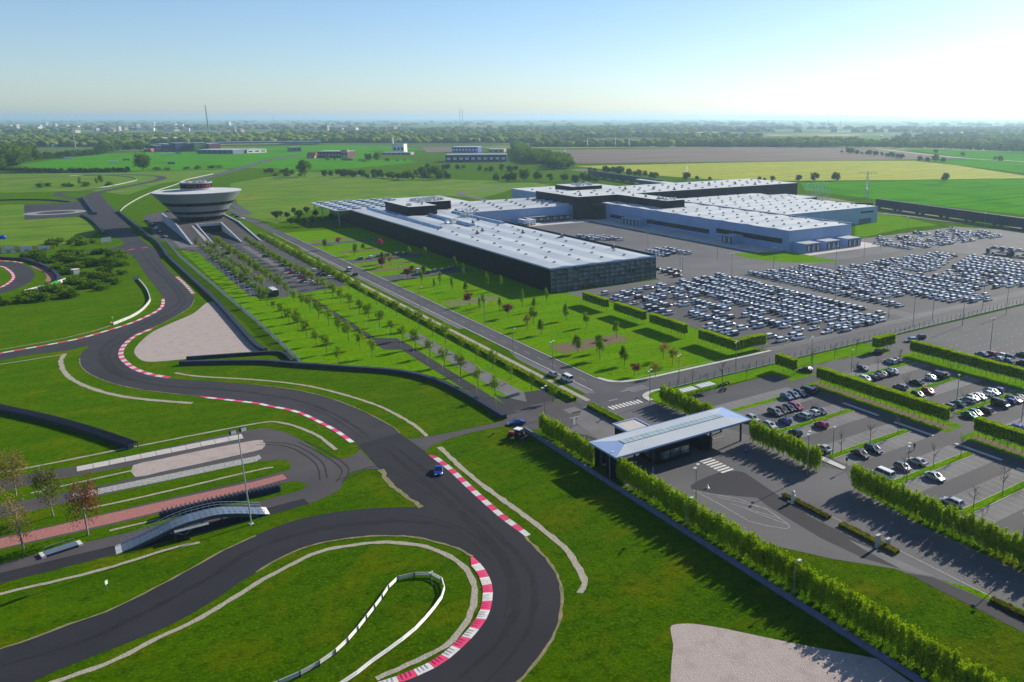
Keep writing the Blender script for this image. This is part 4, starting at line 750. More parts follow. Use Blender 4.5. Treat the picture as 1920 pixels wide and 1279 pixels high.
for a in [([(313.3,1239.7),(347.3,1256.5),(346.5,1215.0)], 'bigdark', 'tree in the left clump beyond the meadow', 'left meadow clump', .8), ([(325.3,1204.0),(367.7,1199.2),(374.2,1129.1),(405.3,1093.5),(428.2,1076.5)], 'bigdark', 'tree in the dark belt in the middle of the meadow', 'dark tree belt', .95),
          ([(351.7,1171.3),(366.0,1147.8),(381.3,1087.3),(413.1,1075.6)], 'big', 'tree at the front of the belt in the meadow', 'front of the tree belt', .85), ([(397.7,1150.0),(432.1,1164.9),(434.0,1109.9)], 'big', 'taller tree in the middle of the meadow belt', 'taller belt trees', 1.25),
          ([(477.1,1284.3),(513.2,1291.7),(535.2,1275.4)], 'big', 'tree in the strip before the blue halls', 'strip before blue halls', .8), ([(538.7,1221.7),(560.4,1173.2),(581.9,1189.5)], 'bigdark', 'tree in the strip right of the blue halls', 'strip right of blue halls', .8),
          ([(456.6,996.4),(484.1,998.9),(502.1,973.9),(532.6,951.2)], 'big', 'tree in the clump behind the silver hall', 'clump behind silver hall', 1.05), ([(537.2,925.2),(557.5,932.6),(555.2,911.8)], 'bigdark', 'tree in the small clump above the black hall', 'small clump above hall', .9),
          ([(261.8,1364.7),(278.6,1322.3),(282.4,1290.6)], 'bigdark', 'tree in the clump right of the far road', 'clump by the far road', .8), ([(264.4,1289.9),(283.1,1262.3),(289.4,1244.0)], 'bush', 'shrub below the clump by the far road', 'shrubs by the far road', 2.0),
          ([(-59.1,1651.1),(-39.3,1636.4),(-19.5,1589.8),(12.8,1565.8),(58.0,1532.1),(98.9,1533.3)], 'bigdark', 'tree in the dark hedge line beyond the circuit', 'dark hedge line', .55), ([(-61.0,1719.9),(-49.5,1823.6),(-34.0,2087.5),(-21.1,2001.4)], 'big', 'big pale tree in the wood at left edge', 'wood at left edge', 2.0),
          ([(-71.9,2115.7),(-63.1,2280.9),(-41.1,2328.2),(-26.5,2223.0)], 'big', 'big tree at the back of the wood at left edge', 'back of the left wood', 2.0), ([(-13.0,2071.8),(31.3,2150.2),(102.6,2288.4)], 'bigdark', 'tree along the far embankment at left', 'embankment trees', 1.1),
          ([(101.1,2361.0),(137.6,2449.2),(176.9,2460.8),(210.0,2478.4)], 'big', 'tree in the grove before the coloured building', 'grove by coloured building', 1.9), ([(98.9,1533.3),(119.9,1534.0),(175.4,1543.6),(234.5,1553.9)], 'bush', 'shrub along the lane in the far field', 'shrubs along the far lane', 1.9),
          ([(668.1,1108.9),(677.5,1070.2),(670.1,1001.5),(663.3,926.1)], 'bigdark', 'tree along the railway beside the rape field', 'railway trees', .9), ([(677.2,878.6),(691.4,868.0),(702.8,859.6)], 'bigdark', 'shrubby tree behind the black hall', 'trees behind black hall', .7),
          ([(734.7,800.5),(752.2,799.0),(757.8,794.8)], 'bigdark', 'lone dark tree behind the hall ladder frame', 'trees behind ladder frame', .65), ([(1000.9,2024.1),(756.8,1497.8),(697.5,1349.9),(754.5,1375.2),(658.5,1183.4),(694.1,1211.2)], 'big', 'tree in the grove left of the ploughed field', 'grove by ploughed field', 1.6),
          ([(884.8,1776.6),(822.3,1590.2),(766.5,1439.0),(726.3,1285.8)], 'big', 'pale tree in the grove left of the ploughed field', 'pale grove trees', 1.5), ([(1328.5,995.2),(1328.3,971.0),(1328.2,947.4)], 'bigdark', 'shrubby tree between the rape and green fields', 'trees between fields', 1.0),
          ([(1507.6,1349.5),(1480.1,1261.4),(1454.8,1180.5),(1385.4,1083.4)], 'bigdark', 'small tree on the ploughed field bank', 'field bank trees', .9), ([(449.7,1726.8),(497.6,1614.6),(553.2,1598.1)], 'bush', 'roadside sapling by the far green field', 'roadside saplings', 1.4),
          ([(1559.2,1984.4),(1585.9,1904.6),(1624.0,1818.5),(1715.1,1695.0),(1802.9,1575.9),(1843.5,1444.1)], 'big', 'tree in the row along the far edge of ploughed land', 'row beyond ploughed land', 1.5), ([(1843.5,1444.1),(1890.8,1360.5),(1864.9,1202.2),(1832.2,1070.2)], 'big', 'tree in the row beyond the right hand green field', 'row beyond green field', 1.5)]:
    pts, kd, lb, gp, s_ = a
    if gp in MASS: mass(pts, kd, MASS[gp], s_)
    else: grove(pts, kd, lb, gp, s_, 11 + 4 * s_, 2 + 2 * s_, 'shrub' if kd == 'bush' else 'tree')
for i, (x, y) in enumerate([(784.0,775.3),(803.7,766.5),(823.1,746.1),(937.6,660.7),(1658.6,1199.7),(1566.7,1065.7),(1478.3,933.7),(1450.1,904.5)]):
    tree('bigdark', x, y, 'lone field tree, %s from the left beyond the halls' % nth(i + 1), 'field_tree', 'tree', 1.0, 'lone field trees')
# the far wood: one mass of lumpy crowns
def far_wood(name, label, n, seed):
    rs = np.random.RandomState(seed)
    bm = bmesh.new(); bmesh.ops.create_icosphere(bm, subdivisions=1, radius=1.0)
    base = np.array([v.co[:] for v in bm.verts]); tri = np.array([[v.index for v in f.verts] for f in bm.faces]); bm.free()
    P = []
    th = math.atan((640 - 221) / 1540.); C_, S_ = math.cos(th), math.sin(th)
    while len(P) < n:
        # bearing and distance as seen from the site, thinning out with distance
        u = rs.uniform(-1400, 780); dep = rs.uniform(5.5, 53)
        Y = 1596 * 80 / dep; X = u * Y / 1596
        x, y = X * 0.80168 + Y * 0.59775, -X * 0.59775 + Y * 0.80168
        hide = False
        for fp in FI.values():
            ins = False
            for (ax, ay), (bx, by) in zip(fp, fp[1:] + fp[:1]):
                if (ay > y) != (by > y) and x < (bx - ax) * (y - ay) / (by - ay) + ax: ins = not ins
            if ins: hide = True; break
        if hide: continue
        px = u + 1260
        # open land and the town leave gaps
        v = math.sin(x * .0011 + 1.3) * math.cos(y * .0013 - .4) + .5 * math.sin(x * .0037 + y * .0029)
        if dep > 46 and px > 600 and px < 1000: continue
        if dep > 47 and 260 < px < 620: continue
        if dep < 34 and v > .1: continue
        if dep < 26 and (v > -.25 or rs.rand() < .35): continue
        if dep < 14 and rs.rand() < .6: continue
        if px > 1000 and 30 < dep < 44 and v > .3: continue
        if v > .95: continue
        P.append((x, y, Y))
    P = np.array(P); k = len(P)
    sc = rs.uniform(.7, 1.4, (k, 1, 1)) * (7 + P[:, 2] / 320)[:, None, None]
    jit = rs.uniform(.6, 1.3, (k, len(base), 1))
    V = base[None] * jit * sc * np.array([1, 1, .78])
    hh = (6.5 * rs.uniform(.6, 1.25, (k, 1)))
    V[:, :, 2] = np.maximum(V[:, :, 2] * .8 + hh, -1.0); V[:, :, 2] = np.minimum(V[:, :, 2], 24)
    V[:, :, 0] += P[:, 0][:, None]; V[:, :, 1] += P[:, 1][:, None]
    F = tri[None] + (np.arange(k) * len(base))[:, None, None]
    me = bpy.data.meshes.new(name); V = V.reshape(-1, 3); F = F.reshape(-1, 3)
    me.vertices.add(len(V)); me.vertices.foreach_set('co', V.ravel())
    me.loops.add(F.size); me.loops.foreach_set('vertex_index', F.ravel())
    me.polygons.add(len(F)); me.polygons.foreach_set('loop_start', np.arange(0, F.size, 3)); me.polygons.foreach_set('loop_total', np.full(len(F), 3))
    me.materials.append(M['wood_far']); me.update(); me.validate()
    o = link(name, me); tag(o, label, 'woodland', None, 'stuff'); return o
far_wood('far_wood', 'hazy woodland stretching to the horizon behind the fields', 6500, 9)
# ------------------------------------------------------------------ factory halls
def ribbed(x0, x1, y0, y1, z0, z1, face, m, pitch=3.0, d=0.05, m2=None):
    """a clad wall face made of raised cassettes with recessed joints; face '-x' or '-y'"""
    mb = MB(); L = (y1 - y0) if face == '-x' else (x1 - x0); n = max(1, round(L / pitch)); st = L / n
    zs = [z0 + (z1 - z0) * i / max(1, round((z1 - z0) / 4)) for i in range(max(1, round((z1 - z0) / 4)) + 1)]
    for i in range(n):
        for za, zb in zip(zs, zs[1:]):
            if face == '-x': mb.box(x0 - d, x0, y0 + i * st + .04, y0 + (i + 1) * st - .04, za + .04, zb - .04, m)
            else: mb.box(x0 + i * st + .04, x0 + (i + 1) * st - .04, y0 - d, y0, za + .04, zb - .04, m)
    return mb.mesh('cladding')
def vent_mesh():
    mb = MB(); mb.box(-.75, .75, -.75, .75, 0, .45, 'unit'); mb.box(-.8, .8, -.2, .2, .45, .85, 'vent'); mb.box(-.62, .62, .3, .7, .45, .62, 'lamp'); return mb.mesh('roof_vent')
def fan_mesh():
    mb = MB(); mb.box(-.9, .9, -.9, .9, 0, .7, 'vent'); mb.tube([(0, 0, .7), (0, 0, 2.0)], .55, 'vent', 8); mb.tube([(0, 0, 2.0), (0, 0, 2.3)], [.9, .3], 'unit', 8); return mb.mesh('roof_fan')
def unit_mesh(s):
    rg = random.Random(s); mb = MB()
    mb.box(-2, 2, -1, 1, 0, 1.6, 'unit')
    for i in range(3): mb.tube([(-1.3 + i * 1.3, 0, 1.6), (-1.3 + i * 1.3, 0, 2.3)], .5, 'steel', 8)
    mb.tube([(-2.2, -1.2, .5), (2.4, -1.2, .5), (2.4, -1.2, 2.2)], .3, 'steel', 6); return mb.mesh('roof_unit')
VENT, FAN, UNIT = vent_mesh(), fan_mesh(), unit_mesh(1)
def folded_roof(x0, x1, y0, y1, z, axis, n, rise, m, m2):
    """shallow pitched bays; axis = direction the ridges run"""
    mb = MB(); a0, a1 = (x0, x1) if axis == 'y' else (y0, y1); st = (a1 - a0) / (2 * n)
    for i in range(2 * n):
        p, q = a0 + i * st, a0 + (i + 1) * st; zp, zq = (z, z + rise) if i % 2 == 0 else (z + rise, z)
        v = [(p, y0, zp), (q, y0, zq), (q, y1, zq), (p, y1, zp)] if axis == 'y' else [(x0, p, zp), (x1, p, zp), (x1, q, zq), (x0, q, zq)]
        mb.add(v, [(0, 1, 2, 3)], m if i % 2 == 0 else m2)
    return mb.mesh('roof')
# glass assembly hall along the avenue lawn
hall = thing('assembly_hall', 'long dark glass assembly hall with pale flat roof beside the avenue lawn', 'building', (0, 0, 0))
link('wall', MB().box(182.3, 243, 340.3, 664, 0, 11.3, 'black_panel', 'roof').mesh('wall'), hall)
link('dark_facade', ribbed(182.3, 0, 341, 663.5, 1.0, 11.0, '-x', 'black_panel', 4.5, .08), hall)['label'] = 'black glazed long side facing the avenue'
link('roof', folded_roof(182.5, 242.4, 340.5, 656, 11.45, 'y', 4, .5, 'roof', 'roof'), hall)
link('roof_edge', MB().box(181.8, 182.5, 339.6, 657, 11.0, 11.75, 'roof').box(182.5, 243.3, 339.6, 340.4, 11.0, 11.7, 'panel').box(242.5, 243.3, 340.4, 600, 11.2, 12.3, 'black_panel').mesh('roof_edge'), hall)
ge = link('glass_end', MB().box(182.2, 243.1, 340.1, 340.3, 0, 11.0, 'dark_glass').mesh('glass_end'), hall)
PM = MB().box(-1.42, 1.42, -.03, .03, -1.02, 1.02, 'glass').mesh('pane')
for i in range(20):
    for j in range(5):
        link('pane', PM, ge, (183.75 + i * 3.04, 340.03 + .012 * ((i * 7 + j * 3) % 4), 1.15 + j * 2.18), 0)
mb = MB()
for i in range(21): mb.box(182.2 + i * 3.04, 182.36 + i * 3.04, 339.86, 340.1, 0, 11.0, 'mullion')
for j in range(6): mb.box(182.2, 243.1, 339.9, 340.08, j * 2.18, j * 2.18 + .1, 'mullion')
link('mullions', mb.mesh('mullions'), ge)
link('entrance_door', MB().box(217.5, 221.5, 339.4, 339.85, 0, 3.2, 'b_steel').mesh('entrance_door'), hall)
for i in range(11):
    for x in (192, 205.5, 218.5, 232):
        y = 350 + i * 15 + (x % 7) * .6
        if y < 505: link('roof_vent', VENT, hall, (x + (2.2 if i % 2 else -1.2), y, 11.75), 0, .85)
for x, y0, y1 in ((194.5, 508, 652), (216.5, 508, 584), (237, 506, 590)):
    s_ = MB(); n = int((y1 - y0) / 9)
    for i in range(n):
        ya, yb = y0 + i * (y1 - y0) / n, y0 + (i + 1) * (y1 - y0) / n - .7
        pr = [(-2.0, 0), (-1.7, .8), (-.8, 1.35), (.8, 1.35), (1.7, .8), (2.0, 0)]
        vs = [(x + a, ya, 11.9 + b) for a, b in pr] + [(x + a, yb, 11.9 + b) for a, b in pr]
        s_.add(vs, [(k, 6 + k, 7 + k, k + 1) for k in range(5)] + [tuple(range(6)), tuple(range(11, 5, -1))], 'skylight')
    link('barrel_skylight', s_.mesh('barrel_skylight'), hall)
for x, y in ((210, 478), (226, 455), (236, 425), (238, 372), (203, 470), (222, 520), (232, 534)): link('roof_fan', FAN, hall, (x, y, 12.0))
for x, y in ((208, 530), (211, 527), (214, 533), (232, 560), (236, 556)): link('roof_unit', UNIT, hall, (x, y, 12.0), x)
# big ventilation hoops at the link
for i in range(5):
    mb = MB(); mb.tube([(0, -1.6, 0), (0, -1.6, 2.2), (0, -.9, 3.4), (0, .2, 3.8), (0, 1.2, 3.2), (0, 1.6, 2.0)], .32, 'steel', 7); link('vent_hoop', mb.mesh('vent_hoop'), hall, (238 + i * 1.9, 566 + (i % 2) * 6, 12.0), .4 * i)
# penthouse on the hall roof
pent = link('plant_room', MB().box(203, 224, 588, 640, 11.9, 18.2, 'black_panel', 'roof_w').box(224, 246, 616, 640, 11.9, 18.2, 'black_panel', 'roof_w').mesh('plant_room'), hall)
for i in range(26):
    link('roof_unit', UNIT, pent, (206 + (i * 37 % 38), 596 + (i * 53 % 40) if (i * 37 % 38) < 16 else 618 + (i * 53 % 20), 18.2), i * .9, (.8, .8, .9))
# entrance canopy with its square roof lights
can = link('entrance_canopy', MB().box(171, 240, 657, 734, 10.9, 11.6, 'roof', 'roof').mesh('entrance_canopy'), hall)
for i in range(6):
    for j in range(6):
        mb = MB().box(-2.6, 2.6, -2.6, 2.6, 0, .9, 'vent', 'skylight'); 
        if i == 0 and j == 0: RL = mb.mesh('roof_light')
        link('roof_light', RL, can, (177.5 + i * 11, 664 + j * 12.5, 11.6))
for y in (660, 684, 708, 731):
    for x in (173.5, 200): link('column', MB().tube([(0, 0, 0), (0, 0, 10.9)], .4, 'panel', 8).mesh('column'), can, (x, y, 0))
link('glass_lobby', MB().box(184, 240, 664.2, 726, 0, 10.8, 'dark_glass').mesh('glass_lobby'), can)
link('rear_wing', MB().box(240.5, 283, 600, 734, 0, 11.3, 'panel', 'roof_w').mesh('rear_wing'), hall)
# link hall
lk = thing('link_hall', 'silver clad link building joining glass hall to black hall', 'building', (0, 0, 0))
link('wall', MB().box(243.5, 366, 589, 668, 0, 11.2, 'panel', 'roof_w').mesh('wall'), lk)
link('cladding', ribbed(246, 362, 589, 0, 2.5, 11.1, '-y', 'panel', 5.0, .06), lk)
for i, y in enumerate((593, 606, 620, 634, 650)):
    mb = MB(); mb.add([(247, y, 11.25), (352, y, 11.25), (352, y + 3, 12.6), (247, y + 3, 12.6), (352, y + 7, 11.25), (247, y + 7, 11.25)], [(0, 1, 2, 3), (3, 2, 4, 5), (1, 4, 2), (0, 3, 5)], 'roof_w' if i % 2 == 0 else 'roof'); link('roof_ridge', mb.mesh('roof_ridge'), lk)
    for k in range(5): link('roof_vent', VENT, lk, (258 + k * 20 + i * 3, y + 1.5, 12.0), 0)
for k in range(3): link('skylight_box', MB().box(-3, 3, -2, 2, 0, 1.6, 'skylight').mesh('skylight_box'), lk, (346 + k * 4, 640 - k * 19, 11.3))
dk = MB(); dk.box(292, 336, 584, 588.9, 3.6, 4.6, 'dark_steel', 'roof_dk'); link('dock_canopy', dk.mesh('dock_canopy'), lk)
for k in range(7):
    link('dock_door', MB().box(-1.6, 1.6, -.2, .2, .9, 3.5, 'b_white').box(-2.2, 2.2, .05, .3, 0, 3.6, 'dark_steel').mesh('dock_door'), lk, (297 + k * 6, 588.3, 0))
for k, (x, y) in enumerate(((288, 579), (294, 577))):
    t = thing('trailer', 'white box trailer parked by the link hall docks, %s one' % ('left' if k == 0 else 'right'), 'trailer', (x, y, 0), group='dock trailers')
    link('box_body', MB().box(-1.4, 1.4, -5.5, 5.5, 1.2, 4.2, 'wrap').mesh('box_body'), t)
    for yy in (-3.8, -2.6, 3.5):
        for xx in (-1.2, 1.2): link('wheel', MB().tube([(-.2, 0, .5), (.2, 0, .5)], .5, 'tyre', 10).mesh('wheel'), t, (xx, yy, 0))
# silver warehouses
def warehouse(name, label, x0, x1, y0, y1, z, n, skips=()):
    w = thing(name, label, 'building', (0, 0, 0))
    link('wall', MB().box(x0, x1, y0, y1, 0, z, 'panel', 'roof_w').mesh('wall'), w)
    link('cladding', ribbed(x0, 0, y0, y1, .6, z - .1, '-x', 'panel', 6.0, .07), w); link('cladding', ribbed(x0, x1, y0, 0, .6, z - .1, '-y', 'panel', 6.0, .07), w)
    link('roof', folded_roof(x0 + .4, x1 - .4, y0 + .4, y1 - .4, z + .05, 'x', n, .55, 'roof_w', 'roof'), w)
    link('parapet', MB().box(x0 - .15, x0 + .35, y0 - .15, y1, z - .3, z + .35, 'panel').box(x0 + .35, x1, y0 - .15, y0 + .3, z - .3, z + .35, 'panel').mesh('parapet'), w)
    nx = int((x1 - x0) / 11); ny = int((y1 - y0) / 15)
    for i in range(nx):
        for j in range(ny):
            xx, yy = x0 + (i + .7) * (x1 - x0) / nx, y0 + (j + .45 + .14 * (i % 2)) * (y1 - y0) / ny
            if any(a <= xx <= b and c <= yy <= d for a, b, c, d in skips): continue
            link('roof_vent', VENT, w, (xx, yy, z + .3), 0, .95)
    return w
w1 = warehouse('silver_warehouse', 'silver clad warehouse with loading docks on its near end', 360, 416.5, 362, 592, 12.4, 9, [(370, 420, 508, 592)])
w2 = warehouse('silver_warehouse', 'second silver warehouse set back to the right', 417.2, 520, 426, 572, 12.4, 7)
link('valley_gutter', MB().box(415.8, 418.4, 362, 578, 12.4, 13.2, 'b_steel').mesh('valley_gutter'), w1)
link('window_band', MB().box(359.7, 359.9, 368, 432, 4.2, 7.2, 'dark_glass').mesh('window_band'), w1); link('window_band', MB().box(359.7, 359.9, 440, 516, 2.4, 5.4, 'dark_glass').mesh('window_band'), w1); link('window_band', MB().box(359.7, 359.9, 545, 566, 2.0, 4.6, 'dark_glass').mesh('window_band'), w1)
link('window_band', MB().box(500, 515, 425.6, 425.8, 8.4, 9.6, 'dark_glass').mesh('window_band'), w2); link('gate', MB().box(499, 512, 425.4, 425.8, 0, 4.0, 'b_steel').mesh('gate'), w2)
def dock(w, x, y, wd, dp, h, face, nd):
    d = link('loading_dock', MB().box(-wd / 2, wd / 2, 0, dp, 0, h, 'panel', 'roof_dk').mesh('loading_dock'), w, (x, y, 0), 0 if face == '-y' else -math.pi / 2)
    for i in range(nd):
        xx = -wd / 2 + (i + .5) * wd / nd
        link('dock_door', MB().box(xx - .42 * wd / nd, xx + .42 * wd / nd, -.25, -.02, .6, h - .7, 'dark_steel').box(xx - .2 * wd / nd, xx + .2 * wd / nd, -.32, -.26, .9, h - 1.1, 'roof_dk').mesh('dock_door'), d)
for x in (369.5, 387.5, 407): dock(w1, x, 350.5, 12.5, 11.3, 5.6, '-y', 3)
dock(w1, 351.5, 526, 24, 8.3, 5.4, '-x', 5); dock(w1, 350, 409, 10, 9.8, 5.6, '-x', 2)
# black hall with its raised boxes
bh = thing('black_hall', 'tall black clad production hall with white roof behind the warehouses', 'building', (0, 0, 0))
link('wall', MB().prism([(338, 580), (376, 580), (376, 512), (394, 512), (394, 580), (403, 580), (403, 652), (338, 652)], 0, 18.4, 'black_panel', 'roof_w').mesh('wall'), bh)
link('cladding', ribbed(338, 375, 580, 0, 12, 18.2, '-y', 'black_panel', 5, .07), bh); link('cladding', ribbed(376, 394, 512, 0, 13, 18.2, '-y', 'black_panel', 5, .07), bh); link('cladding', ribbed(376, 0, 512, 579, 13, 18.2, '-x', 'black_panel', 5, .07), bh)
link('wall', MB().box(403.3, 586, 580.5, 652, 0, 18.4, 'black_panel', 'roof_w').mesh('wall'), bh); link('cladding', ribbed(404, 586, 580.5, 0, 13, 18.2, '-y', 'black_panel', 5, .07), bh)
link('plant_room', MB().box(366, 396, 636, 668, 0, 21.5, 'black_panel', 'roof_w').mesh('plant_room'), bh)
for i in range(10): link('roof_unit', UNIT, bh, (374 + (i * 17 % 20), 640 + (i * 13 % 24), 21.5), i, .8)
for i in range(6): link('roof_unit', UNIT, bh, (379 + (i * 5 % 12), 516 + (i * 7 % 12), 18.4), i, .7)
for i in range(15):
    for j in range(4):
        x, y = 345 + i * 16 + 4 * (j % 2), 588 + j * 15
        if x < 580 and not (360 < x < 400 and y > 628): link('roof_vent' if (i + j) % 6 else 'roof_fan', VENT if (i + j) % 6 else FAN, bh, (x, y, 18.4), 0, 1.2)
for i in range(5): link('roof_fan', FAN, bh, (381 + (i % 2) * 6, 528 + i * 9, 18.4), 0, .8)
link('stair_tower', MB().box(351, 359.6, 573, 579.8, 0, 12, 'black_panel').mesh('stair_tower'), bh)
bk = thing('rear_hall', 'low silver hall with white roof left behind the black hall', 'building', (0, 0, 0))
link('wall', MB().box(369, 470, 668.5, 764, 0, 11.5, 'panel', 'roof_w').mesh('wall'), bk); link('cladding', ribbed(369, 0, 669, 764, .6, 11.3, '-x', 'panel', 8, .07), bk)
for i in range(12): link('roof_vent', VENT, bk, (378 + (i % 4) * 20, 680 + (i // 4) * 28, 11.5), 0, 1.2)
ea = thing('annex', 'low dark annex with white roof beyond the second warehouse', 'building', (0, 0, 0))
link('wall', MB().box(520.5, 567, 536, 579.5, 0, 9, 'black_panel', 'roof_w').mesh('wall'), ea)
for i in range(4): link('roof_vent', VENT, ea, (530 + i * 9, 550 + (i % 2) * 12, 9), 0)
fr = thing('steel_frame', 'open steel scaffold frame at the end of the black hall', 'frame', (588, 556, 0))
for i in range(5):
    for yy in (0, 14): link('post', MB().tube([(i * 4, yy, 0), (i * 4, yy, 18)], .3, 'steel', 5).mesh('post'), fr)
for z in (6, 12, 17.8): link('beam', MB().box(0, 16, -.2, .2, z, z + .4, 'steel').box(0, 16, 13.8, 14.2, z, z + .4, 'steel').mesh('beam'), fr)
# ------------------------------------------------------------------ diamond shaped visitor building
DX, DY = 88.0, 719.0
dm = thing('visitor_building', 'grey faceted cone building flaring up to a wide disc roof', 'building', (DX, DY, 0))
RK = lambda r, z: r * (.80 if z > 27.2 and r < 15 else .89)
lp = lambda pr, m, nm, sg=72: link(nm, MB().lathe([(RK(r, z), z) for r, z in pr], m, sg).mesh(nm, False), dm)
lp([(18.3, 8.4), (20.3, 10.6)], 'cone', 'cone_band'); lp([(20.3, 10.6), (20.2, 10.7), (21.3, 12.6), (21.7, 12.6)], 'dark_glass', 'window_band'); lp([(21.7, 12.6), (25.4, 16.8)], 'cone', 'cone_band')
lp([(25.4, 16.8), (25.2, 16.9), (27.2, 19.3), (27.6, 19.3)], 'dark_glass', 'window_band'); lp([(27.6, 19.3), (33.8, 26.0), (34.0, 26.5), (33.6, 26.6)], 'cone', 'cone_band')
lp([(33.6, 26.6), (26, 27.0), (13.6, 27.6)], 'roof_w', 'roof'); lp([(17.8, 8.4), (18.3, 8.4)], 'cone', 'soffit'); lp([(14.6, 5.0), (17.9, 8.4)], 'dark_glass', 'glass_foot'); lp([(0.1, 8.3), (18.3, 8.3)], 'roof_dk', 'soffit')
dr_ = lp([(13.4, 27.4), (13.4, 28.4), (13.5, 28.4), (13.5, 29.0)], 'cone', 'drum'); lp([(13.3, 29.0), (13.3, 32.3)], 'black_panel', 'sign_band'); lp([(13.5, 32.3), (13.7, 33.4), (13.2, 33.4), (13.2, 32.4), (.1, 32.6)], 'cone', 'drum_rim')
for i in range(7): link('roof_unit', UNIT, dr_, (-6 + i * 2.0, -3 + (i * 5 % 7), 32.4), i * .7, .7)
for i in range(20):
    a = 2 * math.pi * i / 20; link('column', MB().tube([(13.5 * math.cos(a), 13.5 * math.sin(a), 5), (16.1 * math.cos(a + .08), 16.1 * math.sin(a + .08), 8.5)], .35, 'dark_steel', 5).mesh('column'), dm)
mb = MB()
for i in range(60):
    a = 2 * math.pi * i / 60
    for r0, z0, r1, z1 in ((18.1, 10.6, 19.35, 12.65), (22.65, 16.8, 24.6, 19.35)):
        mb.tube([(r0 * math.cos(a), r0 * math.sin(a), z0), (r1 * math.cos(a), r1 * math.sin(a), z1)], .12, 'dark_steel', 4)
link('window_posts', mb.mesh('window_posts'), dm)
va = math.atan2(-DY, -DX)      # towards the viewer's side of the drum
for i, ch in enumerate('PORSCHE'):
    cu = bpy.data.curves.new('letter', 'FONT'); cu.body = ch; cu.size = 3.0; cu.extrude = .12; cu.align_x = 'CENTER'
    to = bpy.data.objects.new('letter_curve', cu); COL.objects.link(to); bpy.context.view_layer.update()
    me = bpy.data.meshes.new_from_object(to.evaluated_get(bpy.context.evaluated_depsgraph_get())); bpy.data.objects.remove(to); me.materials.clear(); me.materials.append(M['b_pink'])
    a = va + (i - 2.2) * .25; o = link('letter', me, dm, (10.75 * math.cos(a), 10.75 * math.sin(a), 29.5)); o.rotation_euler = (math.pi / 2, 0, a + math.pi / 2)
# podium with ramps
pod = thing('podium', 'dark paved podium with ramps and pale parapets under the cone building', 'podium', (0, 0, 0))
def wedge(x0, x1, y0, y1, z0, z1, m):
    mb = MB(); mb.add([(x0, y0, 0), (x1, y0, 0), (x1, y1, 0), (x0, y1, 0), (x0, y0, z0), (x1, y0, z0), (x1, y1, z1), (x0, y1, z1)], [(4, 5, 6, 7), (0, 1, 5, 4), (1, 2, 6, 5), (2, 3, 7, 6), (3, 0, 4, 7)], m); return mb.mesh('wedge')
link('deck', MB().prism([(68, 680), (107, 680), (107, 772), (68, 772)], 0, 5, 'track', 'handling').mesh('deck'), pod)
link('ramp', wedge(68.4, 79, 612, 680, .05, 5, 'handling'), pod); link('ramp', wedge(96.4, 106.6, 606, 680, .05, 5, 'handling'), pod)
for x0, w_, y0 in ((67.2, 1.1, 612), (79.3, .8, 614), (95.3, .9, 606), (106.6, 1.0, 606)):
    link('parapet', wedge(x0, x0 + w_, y0, 681, .5, 6.3, 'roof_dk'), pod)
link('parapet', MB().box(67.2, 68.3, 681, 772, 0, 6.4, 'roof_dk').box(79.3, 96.2, 679, 680.2, 4.2, 6.2, 'roof_dk').box(106.6, 107.6, 681, 760, 0, 6.0, 'roof_dk').mesh('parapet'), pod)
st = link('stairs', None, pod)
for i in range(34): link('step', MB().box(76.2, 78.6, 612 + i * 2, 614 + i * 2, 0, .25 + i * .15, 'concrete').mesh('step'), st)
link('entrance', MB().box(80.2, 95.2, 678.4, 679, 0, 4.1, 'dark_glass').mesh('entrance'), pod)
sheet('underpass_floor', rect(79.6, 96, 604, 678), 'path_dark', 0.03)
# ------------------------------------------------------------------ gate house
gt = thing('gate_house', 'factory gate with long silver canopy roof spanning the entry lanes', 'gatehouse', (0, 0, 0))
gx0, gx1, gy0, gy1, gz = 92.6, 133.2, 145.2, 156.6, 6.0
link('soffit', MB().box(gx0, gx1, gy0, gy1, gz - .5, gz, 'black_panel').mesh('soffit'), gt)
link('roof_edge', MB().box(gx0 - .2, gx1 + .2, gy0 - .2, gy0, gz - .3, gz + .12, 'panel').box(gx0 - .2, gx1 + .2, gy1, gy1 + .2, gz - .3, gz + .12, 'panel').box(gx0 - .2, gx0, gy0, gy1, gz - .3, gz + .12, 'panel').box(gx1, gx1 + .2, gy0, gy1, gz - .3, gz + .12, 'panel').mesh('roof_edge'), gt)
rz, ix, iy0, iy1 = gz + .62, 5.2, gy0 + 4.4, gy1 - 4.4
n = 40
for i in range(n):
    xa, xb = gx0 + ix + (gx1 - gx0 - 2 * ix) * i / n + .03, gx0 + ix + (gx1 - gx0 - 2 * ix) * (i + 1) / n - .03
    for (ya, yb) in ((gy0, iy0), (gy1, iy1)):
        v = [(xa, ya, gz + .06), (xb, ya, gz + .06), (xb, yb, rz), (xa, yb, rz)]
        link('roof_panel', (lambda q: (q.add(v, [(0, 1, 2, 3)] if ya < yb else [(3, 2, 1, 0)], 'roof'), q)[1])(MB()).mesh('roof_panel'), gt)
    if i % 2 == 0: link('skylight_pane', MB().box(xa, xb + (xb - xa), iy0 + .1, iy1 - .1, rz - .05, rz + .12, 'canopy_light').mesh('skylight_pane'), gt)
